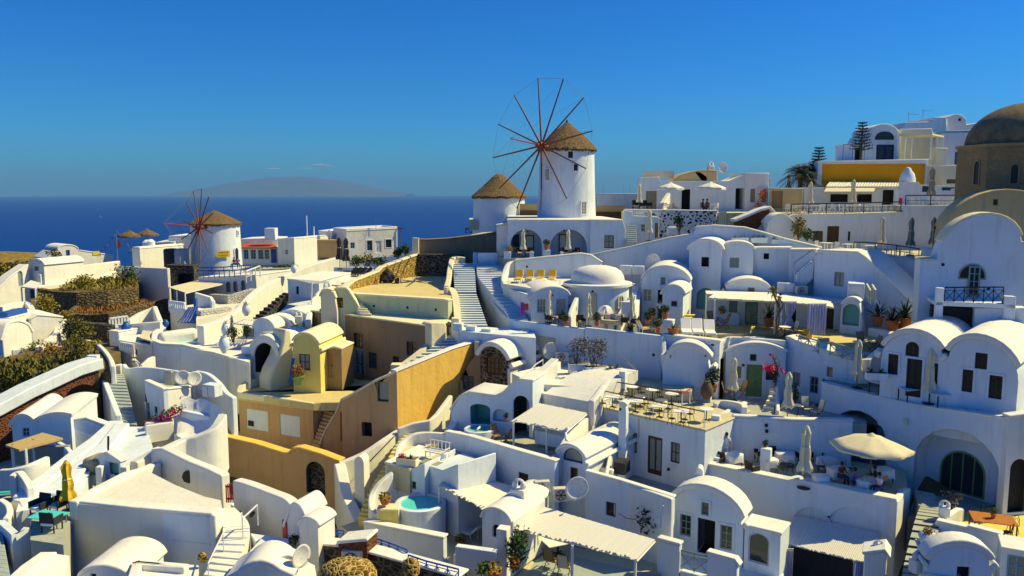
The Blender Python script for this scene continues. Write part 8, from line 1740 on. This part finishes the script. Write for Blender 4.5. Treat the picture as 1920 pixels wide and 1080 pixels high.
# ---- big near white house
fb1=F(138,943,37,398,968)
t=house('big_white_house','big near white house with a wide sloping trapezoid roof terrace','house',fb1,[(136,943),(250,955),(398,967)],.6,-23,'shade_white',rt=.14)
deck(Q(fb1.o.z+.02,(136,944),(396,966),(416,950),(414,938),(383,931),(328,909),(283,886),(244,889)),fb1.o.z+.02,'whitefloor',6)
W('sunlit white wall stub at the right side of the trapezoid roof',[(398,966,35.2),(414,953,36)],5,.3)
W('sunlit white parapet along the left of the trapezoid roof',[(136,940,36.8),(180,915,38.4),(236,886,40.6),(262,879,41.6),(296,866,43)],1.0,.5)
# sloping foot of its front wall
q=[fb1.w(fb1.sz(136,950)[0]-.4,-16.2,-.02),fb1.w(fb1.sz(398,968)[0]+.1,-16.2,-.02),fb1.w(fb1.sz(398,968)[0]+.3,-21,-.3),fb1.w(fb1.sz(136,950)[0]-1.4,-21,-.3)]
mkobj('battered_base',q+[p+Vector((0,1.5,0)) for p in q],[(0,1,2,3),(7,6,5,4),(0,4,5,1),(1,5,6,2),(2,6,7,3),(3,7,4,0)],'shade_white',t,bev=.05)
W('long white wall with a round dark hole behind the trapezoid roof',[(292,840,43.6),(310,838,43.2),(360,862,41.4),(400,878,40.4),(423,889,39.9)],2.6,.55); c=P(355,893,41.2); tag(MB().tube(c+Vector((0,-.12,0)),c+Vector((0,.1,0)),.36,.36,8).build('round_vent','black'),'round dark vent hole in the long white wall','vent')
wall('broad white sunlit wall left of the red gate joining the lane',[(250,866,43.6),(282,846,44.6),(292,838,44.2)],3,.5)
deck(Q(-17.0,(300,900),(400,925),(440,950),(470,1000),(545,1012),(552,985),(470,955),(435,935),(360,896)),-17.0,'shade_white',4)
gate('small red picket gate between the two long white walls',F(421,945,39.6,444,None,39.6),423,907,443,942,'red_paint',6,True)
W('long white wall with a rounded cap right of the red gate',[(444,898,39.4),(470,905,38.8),(510,920,37.8),(540,932,37),(556,948,36.2),(560,962,35.6)],2.6,.55,sm=True)
for i,(u,v) in enumerate(((449,962),(474,963))): c=P(u,v,37.6); tag(MB().tube(c+Vector((0,-.3,0)),c+Vector((0,.1,0)),.09,.09,8).build('round_vent','black'),('left' if i==0 else 'right')+' small round vent in the wall right of the red gate','vent')
stairs('sunlit white steps descending beside the big near house',[(P(372,1100,31.4),P(432,1105,31)),(P(398,1050,33.2),P(450,1045,33)),(P(418,990,35.6),P(468,985,35.8)),(P(400,955,37.8),P(440,950,38))],15,'white')
rail('thin white handrail along the sunlit steps',[P(392,1100,31.6),P(420,1040,33.6),(455,990,35.8),(473,965,37)] and [P(392,1100,31.6),P(420,1040,33.6),P(455,1000,35.4)],1.0,'none','metal_white',4,r=.025); rail('short white handrail against the wall by the sunlit steps',[P(456,1012,34.6),P(484,985,35.6)],1.0,'none','metal_white',1.2,r=.03)
boulder('small yellowish rock by the sunlit steps',380,1054,32.8,.22,'yellowstone',.6)
# near vaults on the bottom edge
t=house('near_vault_house','sunlit rounded vault at the bottom edge below the big white house','house',F(140,1100,32.4,242,1104),[(128,1112),(150,1090),('arc',1066),(244,1094)],2.8,-23,'shade_white',ops=[('void',170,1076,180,1088,dict(r=.2))],rt=.2)
W('sunlit sloping white parapet at the bottom left',[(20,1090,30),(52,1060,31.6),(86,1036,33),(100,1040,33)],3,.6); slope('',[(20,1110,29.6),(120,1090,31),(130,1042,33.4),(86,1036,33.4)],'white','plaster_slope')
W('white roof kerb in front of the big near house, left part',[(246,1090,31),(256,1058,32.4),(262,1052,32.8),(350,1060,32.4)],1,.4); deck([(236,1100,30.6),(370,1110,30.4),(372,1050,33),(240,1040,33.6)],zat(1060,32.6)-.2,'white',3)
t=house('rounded_bulk','sunlit rounded white roof bulk beside the sunlit steps','roof',F(430,1120,30.6,545,None,30.6),[(430,1094),(455,1080),('seg',1062),(520,1076),(545,1088)],1.8,-24,'white',rt=.3,bev=.2)
slope('',[(412,1110,30.4),(455,1048,33),(490,1010,34.6),(540,1045,33),(560,1045,33),(590,1060,32.4),(600,1120,30)],'white','plaster_slope')
for u,v,l in ((534,1092,'front one of two white satellite dishes above the yellow rock roof'),(562,1074,'rear one of two white satellite dishes above the yellow rock roof')): place('dish',l,P(u,v,31.4),.6 if u<550 else 1.0,1.0)
# red door nook and small white hood
f=F(556,1045,35,590,None,34.6); t=house('hood_nook','white rounded hood nook with a dark red door edge','house',f,[(535,990),(545,955),('seg',950),(575,985),(576,1000)],1.6,-22,'white',ops=[('door',534,985,540,1040,dict(fc='red_paint'))] and [],roof='white',rt=.15,bev=.15); cuboid('red_door','dark red door in shade left of the hood nook','door',F(529,1045,35.6,537,None,35.2),530,978,537,1040,.15,'red_paint',bev=0)
house('little_hood','small white arched hood right of the nook','chimney',F(560,1010,34.4,598,None,34),[(561,985),('arc',974),(596,988)],1.3,-19.5,'white',bev=.12); bush('dark small plant inside the white nook',P(552,1020,34.4),.3,.3,120,'leaf_dark',.09,54)
slope('',[(470,1000,35.4),(540,1010,35),(556,1060,33.4),(500,1050,33.6)],'shade_white','plaster_slope')
# lava retaining wall, blue railing and straw dome
frl=F(565,1060,34.6,800,1130); t=house('lava_retaining_wall','dark lava stone retaining wall under the bright blue railing','wall',F(565,1020,35,860,1100),[(565,1020),(640,1026),(700,1040),(860,1084)],.7,-24,'lavadark',rt=.1)
rail('bright blue railing with cross panels above the lava wall, left part',[P(598,1018,36),P(645,1024,35.2)],.75,'cross','flag_blue',.6,r=.03); rail('bright blue curved railing with scroll panels above the lava wall',[P(688,1033,35),P(730,1048,33.8),P(764,1062,33)],.75,'cross','flag_blue',.5,r=.03); rail('bright blue railing step at the lower right of the lava wall',[P(766,1072,32.4),P(800,1084,31.8),P(860,1100,31)],.75,'cross','flag_blue',.6,r=.03)
house('machine_niche','brown stone box with an air conditioner behind a dark front','wall',F(635,1060,33.4,688,None,33),[(634,1020),(688,1014)],1,-22,'redstone',ops=[('void',640,1030,682,1060,dict(r=.8))]); place('ac','air conditioner inside the dark stone box',P(662,1060,33.3),.1,1.1); bush('dry rusty plant on top of the brown stone box',P(660,1016,34),.6,.25,220,'leaf_brown',.1,55)
p=P(652,1082,30.8); tag(MB().lathe(p,[(1.25,-.8),(1.2,.2),(1.0,.5),(.6,.68),(.02,.74)],24,1,.8,wob=.03).build('rubble_dome','yellowstone',smooth=True),'yellow rubble stone dome roof at the bottom edge','roof'); boulder('yellow rock right of the rubble stone dome',770,1082,30.6,.4,'yellowstone')
bush('green plant at the bottom edge left of the leafy group',P(905,1078,34.6),.45,.4,200,'leaf_green',.1,56)
# lane between ochre wall and the near walls
deck([(240,830,47),(400,880,45.6),(620,985,42.4),(700,1010,41),(800,1060,37.6),(860,1100,35),(600,1040,37),(440,930,43),(300,860,46)],-20.6,'paving',2,'lane')
# ---------------- small fittings on the walls
for u,v,d,l in ((1393,684,53.3,'left of the bright green plank door'),(1251,537,62.6,'above the dark doorway with the guest'),(1111,546,60.6,'above the dome house door'),(1035,553,60.9,'above the pale door of the vaulted house'),(1436,797,47.2,'upper one on the blue terrace back wall'),(1437,808,47.1,'lower one on the blue terrace back wall'),(1531,760,49.4,'on the shuttered wall right of the slatted chairs'),(1253,879,46,'by the right window below the bistro terrace'),(1777,920,42.4,'beside the faint painted sign'),(1852,541,50.6,'right of the green balcony door'),(1767,496,51.4,'on the huge arched gable, left side'),(1323,666,52.2,'high on the arched gable with the sunlit rim'),(1225,665,54.2,'on the long terrace wall above the bistro tables'),(990,434,74.6,'under the left arcade arch'),(1058,432,74.6,'under the right arcade arch'),(988,500,70.6,'on the wall behind the yellow loungers')):
 place('lamp','small dark round wall lamp '+l,P(u,v,d),0,.9)
def cable(label,pts,r=.018,m='metal_dark'):
 q=pts3(pts); tag(MB().path(q,r,4).build('cable',m),label,'cable')
cable('thin black cable hanging on the long terrace wall',[(1195,690,54.6),(1196,705,54.2),(1197,722,53.8)])
cable('thin cable sagging along the wall above the large reed roof',[(1160,962,41),(1175,972,40.8),(1190,974,40.6),(1200,968,40.4)])
cable('thin cable down the wall of the bistro terrace house',[(1198,784,47.2),(1198,820,47.2)])
cable('power line leaving the annex post towards the red roofed house',[(576,428,118),(530,440,116),(500,449,112)],.02)
cable('drain pipe at the right side of the flat roofed house',[(1481,474,63.8),(1483,482,63.7),(1482,524,63.6)],.05,'shade_white')
cable('white drain pipe at the right end of the courtyard wall',[(1244,948,39),(1240,960,39),(1238,990,38.9)],.05,'shade_white')
cable('white drain pipe on the niche house corner',[(1642,560,56),(1650,575,55.8),(1652,598,55.6)],.04,'shade_white')
# ---------------- sea air
def haze():
 m=bpy.data.materials.new('haze'); m.use_nodes=True; t=m.node_tree; t.nodes.clear(); o=t.nodes.new('ShaderNodeOutputMaterial'); v=t.nodes.new('ShaderNodeVolumePrincipled')
 v.inputs['Color'].default_value=(.22,.52,1,1); v.inputs['Density'].default_value=4.5e-5; v.inputs['Anisotropy'].default_value=0; t.links.new(v.outputs[0],o.inputs['Volume']); MATS['haze']=m
 x,y,z0,z1=36000,36000,-131.5,640; c=[(a,b,z) for a in(-x,x) for b in(-y,y) for z in(z0,z1)]
 ob=mkobj('haze',c,[(0,1,3,2),(4,6,7,5),(0,4,5,1),(2,3,7,6),(0,2,6,4),(1,5,7,3)],'haze',local=True); tag(ob,None,None,None,'stuff')
haze()
